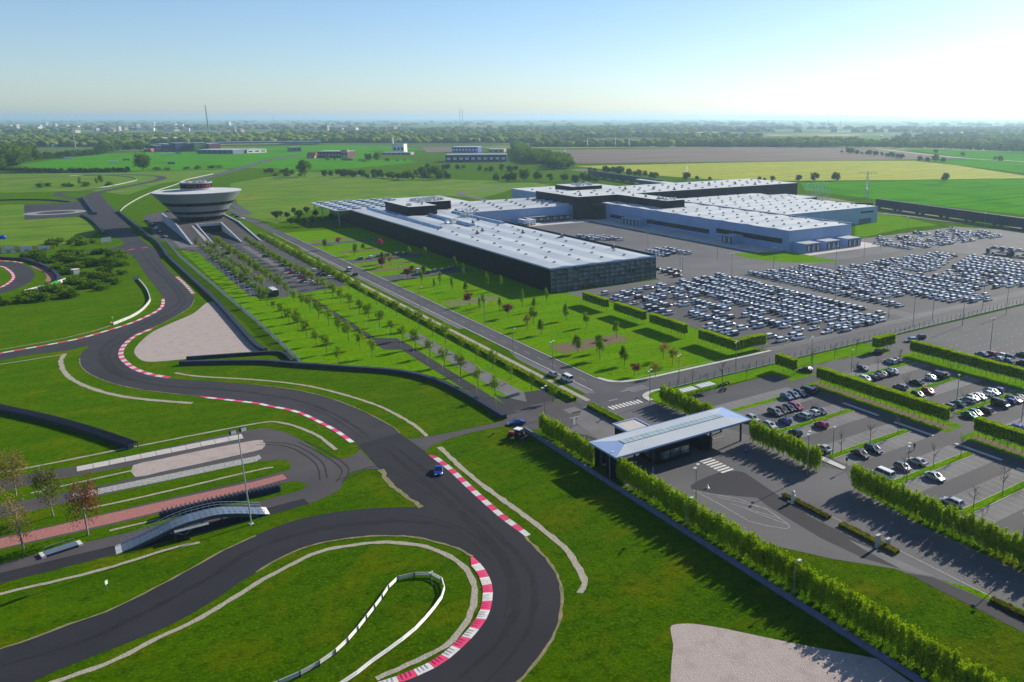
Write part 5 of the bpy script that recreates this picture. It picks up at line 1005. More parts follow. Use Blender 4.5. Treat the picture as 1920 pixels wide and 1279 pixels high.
for xo, xi in ((gx0, gx0 + ix), (gx1, gx1 - ix)):
    mb = MB(); mb.add([(xo, gy0, gz + .06), (xo, gy1, gz + .06), (xi, iy1, rz), (xi, iy0, rz)], [(0, 1, 2, 3)] if xo > xi else [(3, 2, 1, 0)], 'panel'); link('hip_panel', mb.mesh('hip_panel'), gt)
    for (ya, yb) in ((gy0, iy0), (gy1, iy1)):
        mb = MB(); mb.add([(xo, ya, gz + .06), (xi, ya, gz + .06), (xi, yb, rz)], [(0, 1, 2) if (xi > xo) == (ya < yb) else (2, 1, 0)], 'roof'); link('hip_gusset', mb.mesh('hip_gusset'), gt)
for x in (94.5, 104, 121.5, 131.5):
    for y in (147, 154.8): link('column', MB().tube([(x, y, 0), (x, y, gz - .5)], .28, 'dark_steel', 8).mesh('column'), gt)
link('end_and_shade_walls', MB().box(93.0, 93.4, 146.2, 150.4, 0, gz - .5, 'black_panel').box(93.4, 97.5, 155.6, 156.0, 0, gz - .5, 'black_panel').mesh('end_and_shade_walls'), gt)  # second black wall is added to darken the lane under the canopy
link('booth', MB().box(119.4, 122.6, 147.6, 154, 0, 3.0, 'black_panel').mesh('booth'), gt)
bx = link('gate_office', MB().box(105.5, 115.5, 147.4, 155, 0, 3.6, 'black_panel').mesh('gate_office'), gt)
for i in range(3): link('window', MB().box(106.6 + i * 2.9, 109.2 + i * 2.9, 147.26, 147.38, 1.1, 3.0, 'glass').mesh('window'), bx)
for i in range(3): link('window', MB().box(105.36, 105.48, 148 + i * 2.3, 150 + i * 2.3, 1.1, 3.0, 'glass').mesh('window'), bx)
for x in (99, 126): link('barrier_arm', MB().box(x - 2.6, x + 2.6, 150, 150.12, 1.0, 1.15, 'white').box(x - 3.0, x - 2.6, 149.8, 150.3, 0, 1.2, 'yellow').mesh('barrier_arm'), gt)
pv = thing('pavilion', 'small dark pavilion with white flat roof behind the gate canopy', 'pavilion', (0, 0, 0))
link('wall', MB().box(106.3, 112.6, 161.4, 167.2, 0, 3.7, 'black_panel').mesh('wall'), pv)
link('roof', MB().box(105.9, 113.0, 160.9, 167.7, 3.7, 4.05, 'roof').box(106.4, 112.5, 161.4, 167.2, 4.05, 4.1, 'white_concrete').mesh('roof'), pv)
link('roof_edge', MB().box(105.9, 106.3, 160.9, 167.7, 4.05, 4.3, 'panel').box(112.6, 113.0, 160.9, 167.7, 4.05, 4.3, 'panel').box(106.3, 112.6, 167.3, 167.7, 4.05, 4.3, 'panel').mesh('roof_edge'), pv)
# long blue-grey wall beside the columnar hedge
bw = thing('boundary_wall', 'long low blue-grey wall beside the columnar hedge', 'wall', (0, 0, 0))
WP = MB().box(90.3, 90.9, -3.58, 0, 0, .95, 'blue_wall').mesh('wall_panel')
for i in range(44): link('wall_panel', WP, bw, (0, 187 - i * 3.6, 0))
# ------------------------------------------------------------------ barriers on the circuit
def barrier(pts, h, w, m, label, fins=False, step=2.2, name='tyre_barrier', piece='barrier_segment', k=4, gap=.03):
    p = resample(smooth(pts, k), step); t = thing(name, label, 'barrier', (p[0][0], p[0][1], 0)); ox, oy = p[0]
    for i in range(len(p) - 1):
        a, b = Vector(p[i]), Vector(p[i + 1]); d = (b - a).normalized(); nn = Vector((-d.y, d.x)) * w / 2; a2, b2 = a + d * gap, b - d * gap
        q = [(v.x - ox, v.y - oy) for v in (a2 + nn, a2 - nn, b2 - nn, b2 + nn)]
        mb = MB().prism(q, 0, h, m)
        if fins:
            for f in (.2, .7):
                c = a2 + (b2 - a2) * f; e = c + nn * 2.2 + d * .5
                mb.prism([(c.x - nn.x - ox, c.y - nn.y - oy), (c.x - nn.x - ox + d.x * .16, c.y - nn.y - oy + d.y * .16), (e.x - ox + d.x * .16, e.y - oy + d.y * .16), (e.x - ox, e.y - oy)], h, h + .35, m)
                mb.prism([(e.x - ox, e.y - oy), (e.x - ox + d.x * .16, e.y - oy + d.y * .16), (e.x - ox + d.x * .16 + nn.x * .3, e.y - oy + d.y * .16 + nn.y * .3), (e.x - ox + nn.x * .3, e.y - oy + nn.y * .3)], 0, h + .3, m)
        link(piece, mb.mesh(piece), t)
    return t
barrier([(25.4,310.0),(46.1,296.5),(56.2,285.2),(69.2,270.2),(78.8,259.4),(84.1,249.8),(87.8,236.8),(89.3,220.0),(89.7,206.6),(89.9,197.5)], 1.3, 1.4, 'belt', 'long dark barrier curving from the gravel trap to the service road')
barrier([(28.0,315.5),(38.8,311.5),(48.2,307.8),(54.5,304.8),(56.1,300.2),(56.1,289.1)], 1.1, 1.0, 'belt', 'dark barrier along the lower edge of the gravel trap')
barrier([(48.9,568.8),(49.7,512.9),(51.3,418.6),(50.9,363.6),(50.5,319.9),(51.8,310.2)], 1.3, 1.5, 'belt', 'dark barrier right of the gravel trap beside the mesh fence')
barrier([(44.1,872.5),(46.3,789.1),(47.8,723.2),(49.0,669.9),(50.6,634.5),(50.0,598.4),(48.7,561.8)], 1.6, 1.6, 'belt', 'dark barrier along the track below the cone building')
barrier([(-29.2,303.1),(-21.5,288.4),(-14.2,276.1),(-7.3,263.3),(0.3,247.3),(5.9,234.2)], 1.2, 1.3, 'belt', 'black finned barrier across the grass at left', True, 2.0)
barrier([(7.3,186.6),(15.1,186.8),(25.4,186.4),(30.3,186.1)], 1.3, 1.2, 'belt', 'black finned tyre barrier between red lane and test bridge', True, 1.6)
barrier([(-46.1,639.6),(-30.6,618.5),(-23.0,608.2),(-16.7,596.6),(-9.0,564.9),(-4.7,534.0),(-4.1,515.3),(-5.8,506.2),(-8.8,500.1)], 1.4, 1.6, 'belt', 'dark barrier behind the small loop at left edge')
barrier([(12.1,1001.9),(-0.2,1031.1),(-21.6,1053.8),(-42.8,1062.8),(-59.3,1061.7)], 1.3, 1.6, 'belt', 'dark barrier above the skid pad at far left')
barrier([(24.4,1047.7),(25.2,985.6),(25.9,918.8),(26.8,859.8)], 2.0, 2.2, 'belt', 'dark barrier between skid pad and wide asphalt')
barrier([(17.0,857.2),(21.1,821.3),(23.7,768.3),(24.9,707.9)], 1.5, 1.4, 'belt', 'dark barrier curving below the skid pad')
barrier([(-57.3,1587.5),(18.9,1545.8),(97.2,1510.6)], 1.5, 2, 'belt', 'dark line of barrier beyond the far straight')
barrier([(23.2,1456.0),(48.5,1464.9),(83.7,1410.9),(94.1,1325.5),(79.6,1266.4),(53.5,1202.6),(42.4,1191.7)], 0.9, .35, 'pale_rail', 'pale barrier looping inside the far infield meadow', name='guard_rail', step=4)
barrier([(28.2,496.5),(28.9,476.9),(29.1,459.0),(28.4,438.6),(27.2,428.2),(23.4,412.6),(19.1,401.1),(15.3,394.7),(11.3,388.8)], 1.0, .4, 'rail', 'pale curved guard rail inside the bend left of gravel trap', name='guard_rail', step=3)
barrier([(45.2,871.7),(52.7,921.9),(71.5,1012.6),(92.2,1091.5),(124.1,1190.2),(146.1,1274.7),(193.9,1385.4)], 0.9, .35, 'pale_rail', 'pale guard rail climbing past the cone building', name='guard_rail', step=6)
GP = MB().box(-.07, .07, -.1, .1, 0, 1.0, 'dark_steel').mesh('post')
def guard(pts, label):
    p = resample(smooth(pts, 5), 3.0); t = thing('guard_rail', label, 'barrier', (p[0][0], p[0][1], 0)); ox, oy = p[0]
    for i in range(len(p) - 1):
        a, b = Vector(p[i]), Vector(p[i + 1]); d = (b - a).normalized(); nn = Vector((-d.y, d.x))
        mb = MB()
        for z0 in (.30, .68):      # two W-shaped beams
            pr = [(-.02, 0), (.10, .05), (.02, .13), (.10, .21), (-.02, .26)]
            vs = [(a.x + nn.x * o_ - ox, a.y + nn.y * o_ - oy, z0 + z_) for o_, z_ in pr] + [(b.x + nn.x * o_ - ox, b.y + nn.y * o_ - oy, z0 + z_) for o_, z_ in pr]
            vs += [(x - nn.x * .06, y - nn.y * .06, z) for x, y, z in vs]
            mb.add(vs, [(k, k + 1, k + 6, k + 5) for k in range(4)] + [(k + 11, k + 10, k + 15, k + 16) for k in range(4)] + [(0, 5, 15, 10), (4, 14, 19, 9)], 'rail')
        link('rail_beam', mb.mesh('rail_beam'), t)
        link('post', GP, t, (a.x - ox - nn.x * .12, a.y - oy - nn.y * .12, 0))
guard([(12.2,116.4),(16.3,116.4),(19.6,117.1),(23.0,118.4),(26.6,121.1),(30.6,125.3),(34.7,129.9),(36.8,132.5),(39.3,134.2),(41.8,133.4),(44.1,131.7),(44.9,128.9),(44.4,126.4),(43.0,123.8),(40.2,120.9),(35.9,117.3),(31.9,115.1),(27.1,112.9),(23.4,110.9),(19.3,110.0)], 'steel guard rail loop on the grass inside the nearest hairpin')
# mesh fences
def mesh_fence(pts, h, label, step=2.6, m='pole', base=False, slat=False):
    p = resample(pts, step); t = thing('mesh_fence', label, 'fence', (p[0][0], p[0][1], 0)); ox, oy = p[0]
    PMs = MB().box(-.05, .05, -.05, .05, 0, h, 'dark_steel').mesh('fence_post')
    for i, a in enumerate(p):
        link('fence_post', PMs, t, (a[0] - ox, a[1] - oy, 0))
        if i == len(p) - 1: break
        b = p[i + 1]; mb = MB(); dx, dy = b[0] - a[0], b[1] - a[1]
        for z in [.1 + k * (h - .2) / (9 if slat else 5) for k in range(10 if slat else 6)]: mb.tube([(a[0] - ox, a[1] - oy, z), (b[0] - ox, b[1] - oy, z)], .035 if slat else .018, m, 3, False)
        for k in range(1, 6): mb.tube([(a[0] - ox + dx * k / 6, a[1] - oy + dy * k / 6, .1), (a[0] - ox + dx * k / 6, a[1] - oy + dy * k / 6, h - .1)], .025 if slat else .014, m, 3, False)
        link('mesh_panel', mb.mesh('mesh_panel'), t)
        if base:
            L = math.hypot(dx, dy); nx, ny = -dy / L * .12, dx / L * .12
            link('base_slab', MB().prism([(a[0] - ox + nx, a[1] - oy + ny), (a[0] - ox - nx, a[1] - oy - ny), (b[0] - ox - nx, b[1] - oy - ny), (b[0] - ox + nx, b[1] - oy + ny)], 0, .35, 'concrete').mesh('base_slab'), t)
mesh_fence([(139, 191.6), (420, 193.4)], 2.4, 'tall mesh fence with dark posts between car park and yard', 3.0, base=True)
mesh_fence([(58, 286), (58, 360), (56, 470), (54.5, 560), (56, 640)], 2.2, 'grey green mesh fence beside the young tree rows', 3.2, 'steel', slat=True)
# ------------------------------------------------------------------ test bridge and ramps
def bridge():
    A, B = Vector((-1.0, 177.0)), Vector((26.0, 177.2)); L = (B - A).length; w = 4.0
    t = thing('test_bridge', 'arched blue-grey steel test bridge beside the red paved lane', 'bridge', (A.x, A.y, 0), math.atan2(B.y - A.y, B.x - A.x))
    n = 26
    zp = [(0, 0), (.1, .55), (.25, 1.6), (.36, 2.5), (.46, 2.9), (.6, 3.0), (.68, 2.8), (.8, 1.9), (.92, .75), (1.01, 0)]
    zf = lambda s: next((a[1] + (b[1] - a[1]) * (s - a[0]) / (b[0] - a[0]) for a, b in zip(zp, zp[1:]) if a[0] <= s <= b[0]), 0)
    for i in range(n):
        x0, x1 = L * i / n, L * (i + 1) / n - .04; z0, z1 = zf(i / n) + .05, zf((i + 1) / n) + .05
        mb = MB(); mb.add([(x0, -w / 2, z0), (x1, -w / 2, z1), (x1, w / 2, z1), (x0, w / 2, z0), (x0, -w / 2, z0 - .2), (x1, -w / 2, z1 - .2), (x1, w / 2, z1 - .2), (x0, w / 2, z0 - .2)],
               [(0, 1, 2, 3), (7, 6, 5, 4), (0, 4, 5, 1), (3, 2, 6, 7), (0, 3, 7, 4), (1, 5, 6, 2)], 'white' if i in (0, n - 1) else 'b_steel'); link('deck_plate', mb.mesh('deck_plate'), t)
    for sgn in (-1, 1):
        mb = MB(); 
        for zz in (.55, 1.1): mb.tube([(L * i / n, sgn * w / 2, zf(i / n) + zz) for i in range(1, n)], .05, 'steel', 4)
        link('handrail', mb.mesh('handrail'), t)
        for i in range(1, n): link('rail_post', MB().tube([(L * i / n, sgn * w / 2, zf(i / n)), (L * i / n, sgn * w / 2, zf(i / n) + 1.1)], .04, 'steel', 4).mesh('rail_post'), t)
        link('side_girder', (lambda q: (q.add([(L * i / n, sgn * (w / 2 + .06), zf(i / n) - (.1 if j else .75)) for j in (0, 1) for i in range(2, n - 1)], [(i, i + 1, n - 3 + i + 1, n - 3 + i) for i in range(n - 4)], 'dark_steel'), q)[1])(MB()).mesh('side_girder'), t)
    for xx in (L * .28, L * .42, L * .55, L * .68, L * .8):
        for sgn in (-1, 1): link('leg', MB().tube([(xx, sgn * 1.5, 0), (xx, sgn * 1.5, zf(xx / L) - .2)], .12, 'dark_steel', 6).mesh('leg'), t)
    link('service_platform', MB().box(L * .36, L * .58, -w / 2 - 1.4, -w / 2 - .2, 1.9, 2.05, 'steel').box(L * .36, L * .365, -w / 2 - 1.4, -w / 2 - .2, 0, 2.0, 'dark_steel').box(L * .42, L * .425, -w / 2 - 1.4, -w / 2 - .2, 0, 2.0, 'dark_steel').mesh('service_platform'), t)
    link('brace', MB().tube([(L * .42, -1.5, 0), (L * .55, -1.5, zf(.55) - .3)], .07, 'steel', 4).tube([(L * .28, -1.5, 2), (L * .42, -1.5, .3)], .07, 'steel', 4).mesh('brace'), t)
bridge()
sr = thing('seesaw_ramp', 'small steel seesaw ramp on the brown asphalt by the bridge', 'ramp', (-9.3, 183.2, 0), .22)
link('platform', MB().box(-2.6, 2.6, -1.1, 1.1, .35, .5, 'b_steel').mesh('platform'), sr)
for s_ in (-1, 1):
    link('end_ramp', MB().prism([(s_ * 2.6, -1.1), (s_ * 3.3, -1.1), (s_ * 3.3, 1.1), (s_ * 2.6, 1.1)], .05, .45, 'white').mesh('end_ramp'), sr)
    link('handrail', MB().tube([(-2.4, s_ * 1.1, .5), (-2.4, s_ * 1.1, 1.2), (2.4, s_ * 1.1, 1.2), (2.4, s_ * 1.1, .5)], .04, 'steel', 4).mesh('handrail'), sr)
# ------------------------------------------------------------------ vehicles
KIND = dict(suv=dict(L=4.8, W=1.95, H=1.70, hood=1.02, gb=(-2.25, 1.25), gt=(-1.75, .35), sh=1.05), estate=dict(L=4.6, W=1.82, H=1.47, hood=.86, gb=(-2.2, 1.25), gt=(-1.75, .25), sh=.92),
            sedan=dict(L=4.6, W=1.82, H=1.43, hood=.85, gb=(-1.75, 1.2), gt=(-.95, .2), sh=.92), hatch=dict(L=3.9, W=1.72, H=1.47, hood=.90, gb=(-1.85, 1.1), gt=(-1.35, .15), sh=.95),
            sport=dict(L=4.4, W=1.84, H=1.30, hood=.76, gb=(-1.6, 1.0), gt=(-.6, .1), sh=.82), van=dict(L=5.0, W=1.95, H=1.98, hood=1.12, gb=(-2.42, 1.85), gt=(-2.3, 1.15), sh=1.12))
def car_body(k, mp='p_white', wrap=None):
    q = KIND[k]; L, W, hd, sh = q['L'], q['W'] / 2, q['hood'], q['sh']; mb = MB()
    g0, g1 = q['gb']
    S = [(-L / 2, .80, .46, sh - .22, sh - .18), (-L / 2 + .12, .95, .27, sh - .04, sh), (-L / 2 + .9, 1.0, .22, sh, sh + .02), (0, 1.0, .2, sh - .01, sh + .01), (g1, 1.0, .22, hd + .02, hd + .06),
         (L / 2 - .55, .97, .24, hd - .12, hd - .04), (L / 2 - .15, .88, .28, hd - .26, hd - .20), (L / 2, .70, .40, hd - .42, hd - .38)]
    vs = []; n = 8
    for y, w, zb, zs, zt in S:
        w *= W; vs += [(-w * .92, y, zb), (-w, y, zb + .25), (-w * .99, y, zs - .12), (-w * .86, y, zs), (w * .86, y, zs + (zt - zs) * 0), (w * .99, y, zs - .12), (w, y, zb + .25), (w * .92, y, zb)]
    fs = []; fh = []
    for i in range(len(S) - 1):
        for j in range(n - 1):
            f = (i * n + j, i * n + j + 1, (i + 1) * n + j + 1, (i + 1) * n + j)
            (fh if (j == 3 and i >= 4) else fs).append(f)
    fs += [tuple(range(n - 1, -1, -1)), tuple(range((len(S) - 1) * n, len(S) * n))]
    mb.add(vs, fs, mp); mb.add(vs, fh, wrap or mp)
    t0, t1 = q['gt']; H = q['H']; wb, wt = W * .84, W * .64
    r0 = [(-wt, t0, H), (wt, t0, H), (wt, t1, H), (-wt, t1, H)]; r1 = [(-wt - .06, t0 - .08, H - .06), (wt + .06, t0 - .08, H - .06), (wt + .06, t1 + .1, H - .07), (-wt - .06, t1 + .1, H - .07)]
    mb.add([(-wt * .8, t0 + .15, H + .03), (wt * .8, t0 + .15, H + .03), (wt * .8, t1 - .15, H + .03), (-wt * .8, t1 - .15, H + .03)] + r0 + r1, [(0, 1, 2, 3)] + [(4 + i, 4 + (i + 1) % 4, (i + 1) % 4, i) for i in range(4)] + [(8 + i, 8 + (i + 1) % 4, 4 + (i + 1) % 4, 4 + i) for i in range(4)], wrap or mp)
    base = [(-wb, g0, sh - .01), (wb, g0, sh - .01), (wb, g1, hd + .04), (-wb, g1, hd + .04)]
    # pillars between roof and body
    for i in range(4):
        a, b = Vector(base[i]), Vector(r1[i]); mb.tube([a, b], .06, mp, 4, False)
    for sx in (-1, 1):
        m_ = .5 * (t0 + t1) - .1; mb.tube([(sx * wb, m_, sh), (sx * (wt + .06), m_, H - .06)], .05, mp, 4, False)
    return mb, base, r1
def wheel_into(mb, x, y, r=.34):
    mb.tube([(x - .11, y, r), (x + .11, y, r)], r, 'tyre', 12); mb.tube([(x + (.115 if x > 0 else -.115), y, r), (x + (.125 if x > 0 else -.125), y, r)], r * .62, 'rim', 10)
def glass_faces(base, r1):
    f = []
    for i in range(4):
        j = (i + 1) % 4
        a, b, c, d = [Vector(p) for p in (base[i], base[j], r1[j], r1[i])]; cen = (a + b + c + d) / 4
        f.append([tuple(cen + (p - cen) * .97) for p in (a, b, c, d)])
    return f
CARP = {}
def car_proto(k):
    if k in CARP: return CARP[k]
    mb, base, r1 = car_body(k); gf = glass_faces(base, r1); d = dict(body=mb.mesh('car_body'))
    for nm, f in zip(('rear_window', 'side_window', 'windscreen', 'side_window_l'), gf):
        g = MB(); g.add(f, [(0, 1, 2, 3)], 'glassc'); d[nm] = g.mesh('glass')
    w = MB(); w.tube([(-.11, 0, 0), (.11, 0, 0)], .34, 'tyre', 14); w.tube([(-.11, 0, 0), (-.12, 0, 0)], .34, 'tyre', 14); d['wheel'] = w.mesh('wheel')
    r = MB(); r.tube([(-.13, 0, 0), (.13, 0, 0)], .21, 'rim', 10); d['rim'] = r.mesh('rim')
    q = KIND[k]; hl = MB(); hl.box(-.24, .24, -.1, .06, -.08, .08, 'headl'); d['headlight'] = hl.mesh('headlight'); tl = MB(); tl.box(-.2, .2, -.05, .06, -.1, .1, 'taill'); d['tail_light'] = tl.mesh('tail_light')
    CARP[k] = d; return d
CS = 1.1
def car(k, x, y, rz, m, label, group=None, cat='car', name='parked_car'):
    d = car_proto(k); q = KIND[k]
    t = thing(name, label, cat, (x, y, .02), rz, group, CS)
    setmat(link('car_body', d['body'], t), m)
    for nm in ('rear_window', 'side_window', 'windscreen', 'side_window_l'): link(nm.replace('_l', ''), d[nm], t)
    for sx in (-1, 1):
        for yy in (q['L'] * .31, -q['L'] * .30):
            w = link('wheel', d['wheel'], t, (sx * (q['W'] / 2 - .1), yy, .34)); link('rim', d['rim'], w)
        link('headlight', d['headlight'], t, (sx * q['W'] * .33, q['L'] / 2 - .1, q['hood'] - .33)); link('tail_light', d['tail_light'], t, (sx * q['W'] * .36, -q['L'] / 2 + .02, q['sh'] - .2))
    return t
PN = dict(p_white='white', p_silver='silver', p_grey='grey', p_black='black', p_navy='navy', p_blue='bright blue', p_steelblue='steel blue', p_red='red', p_magenta='magenta', p_green='green', p_maroon='dark red', p_champagne='pale gold')
cr = random.Random(3)
# employee car park: cars stand at right angles to the planting strips, snapped to their bay rows
PK = [("nearest strip", 89, 1, [(144.1,91.8)], ['p_silver'], ['estate']),
      ("second strip", 107, 1, [(143.4,110.1),(150.4,109.7),(155.9,109.8)], ['p_white', 'p_grey', 'p_champagne'], ['van', 'hatch', 'sedan']), ("second strip", 107, -1, [(152.0,103.3)], ['p_silver'], ['sedan']),
      ("third strip", 126, 1, [(143.8,128.9)], ['p_champagne'], ['sedan']), ("third strip", 126, -1, [(148.6,122.8),(153.4,122.5)], ['p_black', 'p_navy'], ['sedan', 'estate']),
      ("fourth strip", 145.5, -1, [(145.6,147.4),(155.4,141.5)], ['p_navy', 'p_magenta'], ['hatch', 'hatch']),
      ("fourth strip", 145.5, 1, [(144.0,167.2),(149.5,167.6),(156.6,168.1),(161.2,170.1),(160.4,166.4)], ['p_silver', 'p_blue', 'p_silver', 'p_navy', 'p_white'], ['hatch', 'hatch', 'estate', 'estate', 'hatch']),
      ("row by shelters", 160, 1, [(164.1,167.9),(168.6,167.6),(166.5,160.7),(169.3,161.0),(164.4,161.1)], ['p_steelblue', 'p_navy', 'p_navy', 'p_black', 'p_steelblue'], ['hatch', 'van', 'estate', 'hatch', 'hatch']),
      ("row by shelters", 160, -1, [(160.2,159.6),(156.2,159.8),(154.2,160.1),(152.3,160.5),(143.9,160.3)], ['p_magenta', 'p_navy', 'p_black', 'p_grey', 'p_silver'], ['estate', 'hatch', 'hatch', 'estate', 'hatch']),
      ("far strip beyond long hedge", 165, 1, [(204.0,167.5),(218.1,166.7),(217.8,160.1)], ['p_navy', 'p_black', 'p_silver'], ['hatch', 'sedan', 'estate']),
      ("far strip beyond long hedge", 165, -1, [(196.2,168.3),(198.1,167.6),(197.5,161.8),(200.0,160.6),(204.2,160.9),(208.9,160.2)], ['p_white', 'p_navy', 'p_navy', 'p_black', 'p_black', 'p_steelblue'], ['hatch', 'sedan', 'estate', 'hatch', 'estate', 'sedan']),
      ("fourth strip beyond long hedge", 145.5, 1, [(206.0,148.7),(198.3,147.3),(217.1,147.1),(213.6,141.7),(218.6,141.3)], ['p_black', 'p_grey', 'p_black', 'p_white', 'p_grey'], ['sedan', 'estate', 'van', 'hatch', 'sedan']),
      ("fourth strip beyond long hedge", 145.5, -1, [(201.6,141.8),(196.7,141.8)], ['p_red', 'p_black'], ['hatch', 'hatch']),
      ("third strip beyond long hedge", 126, 1, [(195.0,128.6),(199.3,129.3),(204.2,129.1),(206.9,128.8),(209.8,129.0),(214.0,129.5),(216.6,129.4),(219.0,128.8)], ['p_grey', 'p_green', 'p_silver', 'p_champagne', 'p_white', 'p_white', 'p_silver', 'p_steelblue'], ['hatch', 'sedan', 'estate', 'hatch', 'sedan', 'hatch', 'estate', 'hatch']),
      ("third strip beyond long hedge", 126, -1, [(193.7,122.6),(196.1,121.9),(200.5,122.4),(208.5,122.5),(212.8,122.7),(214.1,121.7),(216.8,122.0)], ['p_green', 'p_grey', 'p_black', 'p_black', 'p_blue', 'p_black', 'p_navy'], ['sedan', 'hatch', 'estate', 'van', 'hatch', 'estate', 'sedan']),
      ("right edge lot", 113, 0, [(195.2,109.4)], ['p_blue'], ['hatch'])]
for nm, ys, sd_, pts, cols, kinds in PK:
    dn = {}; placed = []
    for (x, y), m, k in sorted(zip(pts, cols, kinds), key=lambda a: a[0][0]):
        xx = x
        while any(abs(xx - p) < 2.45 for p in placed): xx += .35
        placed.append(xx); dn[m] = dn.get(m, 0) + 1
        yy = y if nm == 'row by shelters' or sd_ == 0 else ys + sd_ * 3.9
        if nm == 'row by shelters': yy = 163.5 if sd_ > 0 else 156.0
        car(k, xx, yy, cr.choice((0, math.pi)) + cr.uniform(-.03, .03), m, '%s %s %s the %s, %s of that colour' % (PN[m], {'van': 'van', 'estate': 'estate car', 'hatch': 'hatchback', 'sedan': 'saloon car', 'suv': 'off-roader', 'sport': 'sports car'}[k],
            'above' if sd_ > 0 else ('below' if sd_ < 0 else 'in'), nm, nth(dn[m])), 'car park cars')
X_ = [("1511,697", 'p_black', 'sedan', 'black saloon at the end of the fence grass', 0.4), ("1644,664", 'p_navy', 'hatch', 'dark car in the shade of the cross hedge block', 0.8), ("1708,641", 'p_silver', 'estate', 'silver estate at the corner of the empty lot', 1.2), ("1725,636", 'p_navy', 'hatch', 'navy hatchback behind the silver estate at the empty lot', 1.2)]
for (p, m, k, lb, rz), (x, y) in zip(X_, [(188.2,179.3),(223.1,179.0),(246.2,182.3),(252.1,182.6)]): car(k, x, y, rz, m, lb)
for i, ((x, y), m) in enumerate(zip([(250.2,155.6),(253.2,154.2),(254.3,150.8),(254.5,148.3),(250.2,145.9),(249.5,148.8),(261.8,146.9),(252.0,141.4)], ['p_steelblue', 'p_magenta', 'p_white', 'p_navy', 'p_steelblue', 'p_silver', 'p_green', 'p_navy'])):
    car(cr.choice(['hatch', 'estate', 'sedan']), x, y, 0, m, '%s car behind the right edge hedge, %s from left' % (PN[m], nth(i + 1)), 'cars behind right hedge')
for (x, y), m, k, lb, rz in zip([(119.4,224.2),(120.9,217.5),(122.0,455.0),(120.8,440.4)], ['p_silver', 'p_white', 'p_white', 'p_navy'], ['hatch', 'van', 'van', 'hatch'], ['silver hatchback halted in the avenue lay-by', 'white van beside silver hatchback near the junction', 'white van driving up the avenue', 'navy hatchback behind the white van on the avenue'], [0, 0, 0, 0]):
    car(k, x, y, rz, m, lb, None, 'van' if k == 'van' else 'car', 'moving_car')
for g, pts, wh in ((1, [(138.4,490.1),(144.3,490.4),(150.0,493.4),(155.3,494.3),(161.3,494.8),(165.6,494.1)], 'upper lawn spur'), (2, [(145.0,431.9),(151.5,433.0),(147.4,422.4),(153.4,423.7),(158.3,425.9),(163.0,426.4),(168.1,428.7)], 'lower lawn spur')):
    for i, (x, y) in enumerate(pts):
        m = ['p_grey', 'p_white', 'p_steelblue', 'p_black', 'p_grey', 'p_steelblue', 'p_navy'][i]; car('estate', x, y, 0, m, '%s car on the %s, %s from the avenue' % (PN[m], wh, nth(i + 1)), 'cars on the lawn spurs')
for i, ((x, y), m) in enumerate(zip([(95.5,474.8),(95.6,464.9),(96.0,457.0),(96.2,447.7),(94.3,436.7),(96.1,433.6),(107.5,465.8),(106.9,452.7),(107.8,448.2),(108.5,438.5),(97.5,491.7),(96.1,531.2)], ['p_steelblue', 'p_red', 'p_white', 'p_red', 'p_black', 'p_white', 'p_white', 'p_black', 'p_maroon', 'p_white', 'p_black', 'p_black'])):
    car(cr.choice(['sport', 'sedan', 'estate']), x, y, math.pi / 2 + (0 if i < 6 else math.pi), m, '%s car in visitor car park, %s' % (PN[m], 'in the middle bays, number %s' % nth(i + 1) if i < 6 else 'by the avenue hedge, %s' % nth(i - 5)), 'visitor car park cars')
for i in range(15):
    m = ['p_navy', 'p_black', 'p_steelblue', 'p_grey', 'p_white'][(i * 7) % 5] if i else 'p_white'
    car(cr.choice(['suv', 'estate', 'sport']), 70.6, 432 + i * 8.2 - (i % 3), math.pi / 2, m, '%s car in the row by the mesh fence, %s from the bus' % (PN[m], nth(i + 1)), 'cars by the mesh fence')
for i, ((x, y), m) in enumerate(zip([(78.5,577.1),(78.3,556.7),(57.2,776.6),(57.4,743.1),(57.9,719.4),(57.4,690.6),(57.3,663.7),(79.4,846.2),(120.6,784.8),(120.3,765.8),(120.3,747.3)], ['p_white', 'p_navy', 'p_blue', 'p_navy', 'p_white', 'p_navy', 'p_steelblue', 'p_red', 'p_black', 'p_black', 'p_white'])):
    car('estate', x, y, .6 if i > 1 else 1.5, m, '%s car near the cone building podium, %s from the lot' % (PN[m], nth(i + 1)), 'cars round the cone building')
car('sport', 62.2, 174.6, 2.75, 'p_blue', 'bright blue car driving on the track beside the red white kerb', None, 'car', 'sports_car')
car('sport', *[(90.9,192.1)][0], 1.2, 'p_blue', 'bright blue car parked on the service road behind the tractor', None, 'car', 'sports_car')
# finished cars in the storage lots
SP = []
def mk_stock(paintm, k, wrap=True):
    mb, base, r1 = car_body(k, paintm, 'wrap' if wrap else None)
    for f in glass_faces(base, r1): mb.add(f, [(0, 1, 2, 3)], 'glassc')
    for sx in (-1, 1):
        for yy in (1.5, -1.45): wheel_into(mb, sx * .86, yy, .35)
    return mb.mesh('stock_car')
SP = [mk_stock(p, k, w) for p, k, w in (('p_silver', 'suv', True), ('p_white', 'suv', True), ('p_grey', 'suv', True), ('p_navy', 'suv', True), ('p_steelblue', 'suv', True), ('p_black', 'suv', True), ('p_silver', 'sport', True), ('p_white', 'sedan', True))]
SN = ['silver', 'white', 'grey', 'navy', 'steel blue', 'black', 'silver low', 'white low']
spots = []
def span(x, a, b, keep, lot, rot=0):
    n = int(abs(b - a) / 3.35)
    for i in range(n + 1):
        if cr.random() < keep: spots.append((x + cr.uniform(-.12, .12), a + (b - a) * i / max(1, n), lot))
def at(x, ys, lot):
    for y in ys: spots.append((x + cr.uniform(-.15, .15), y, lot))
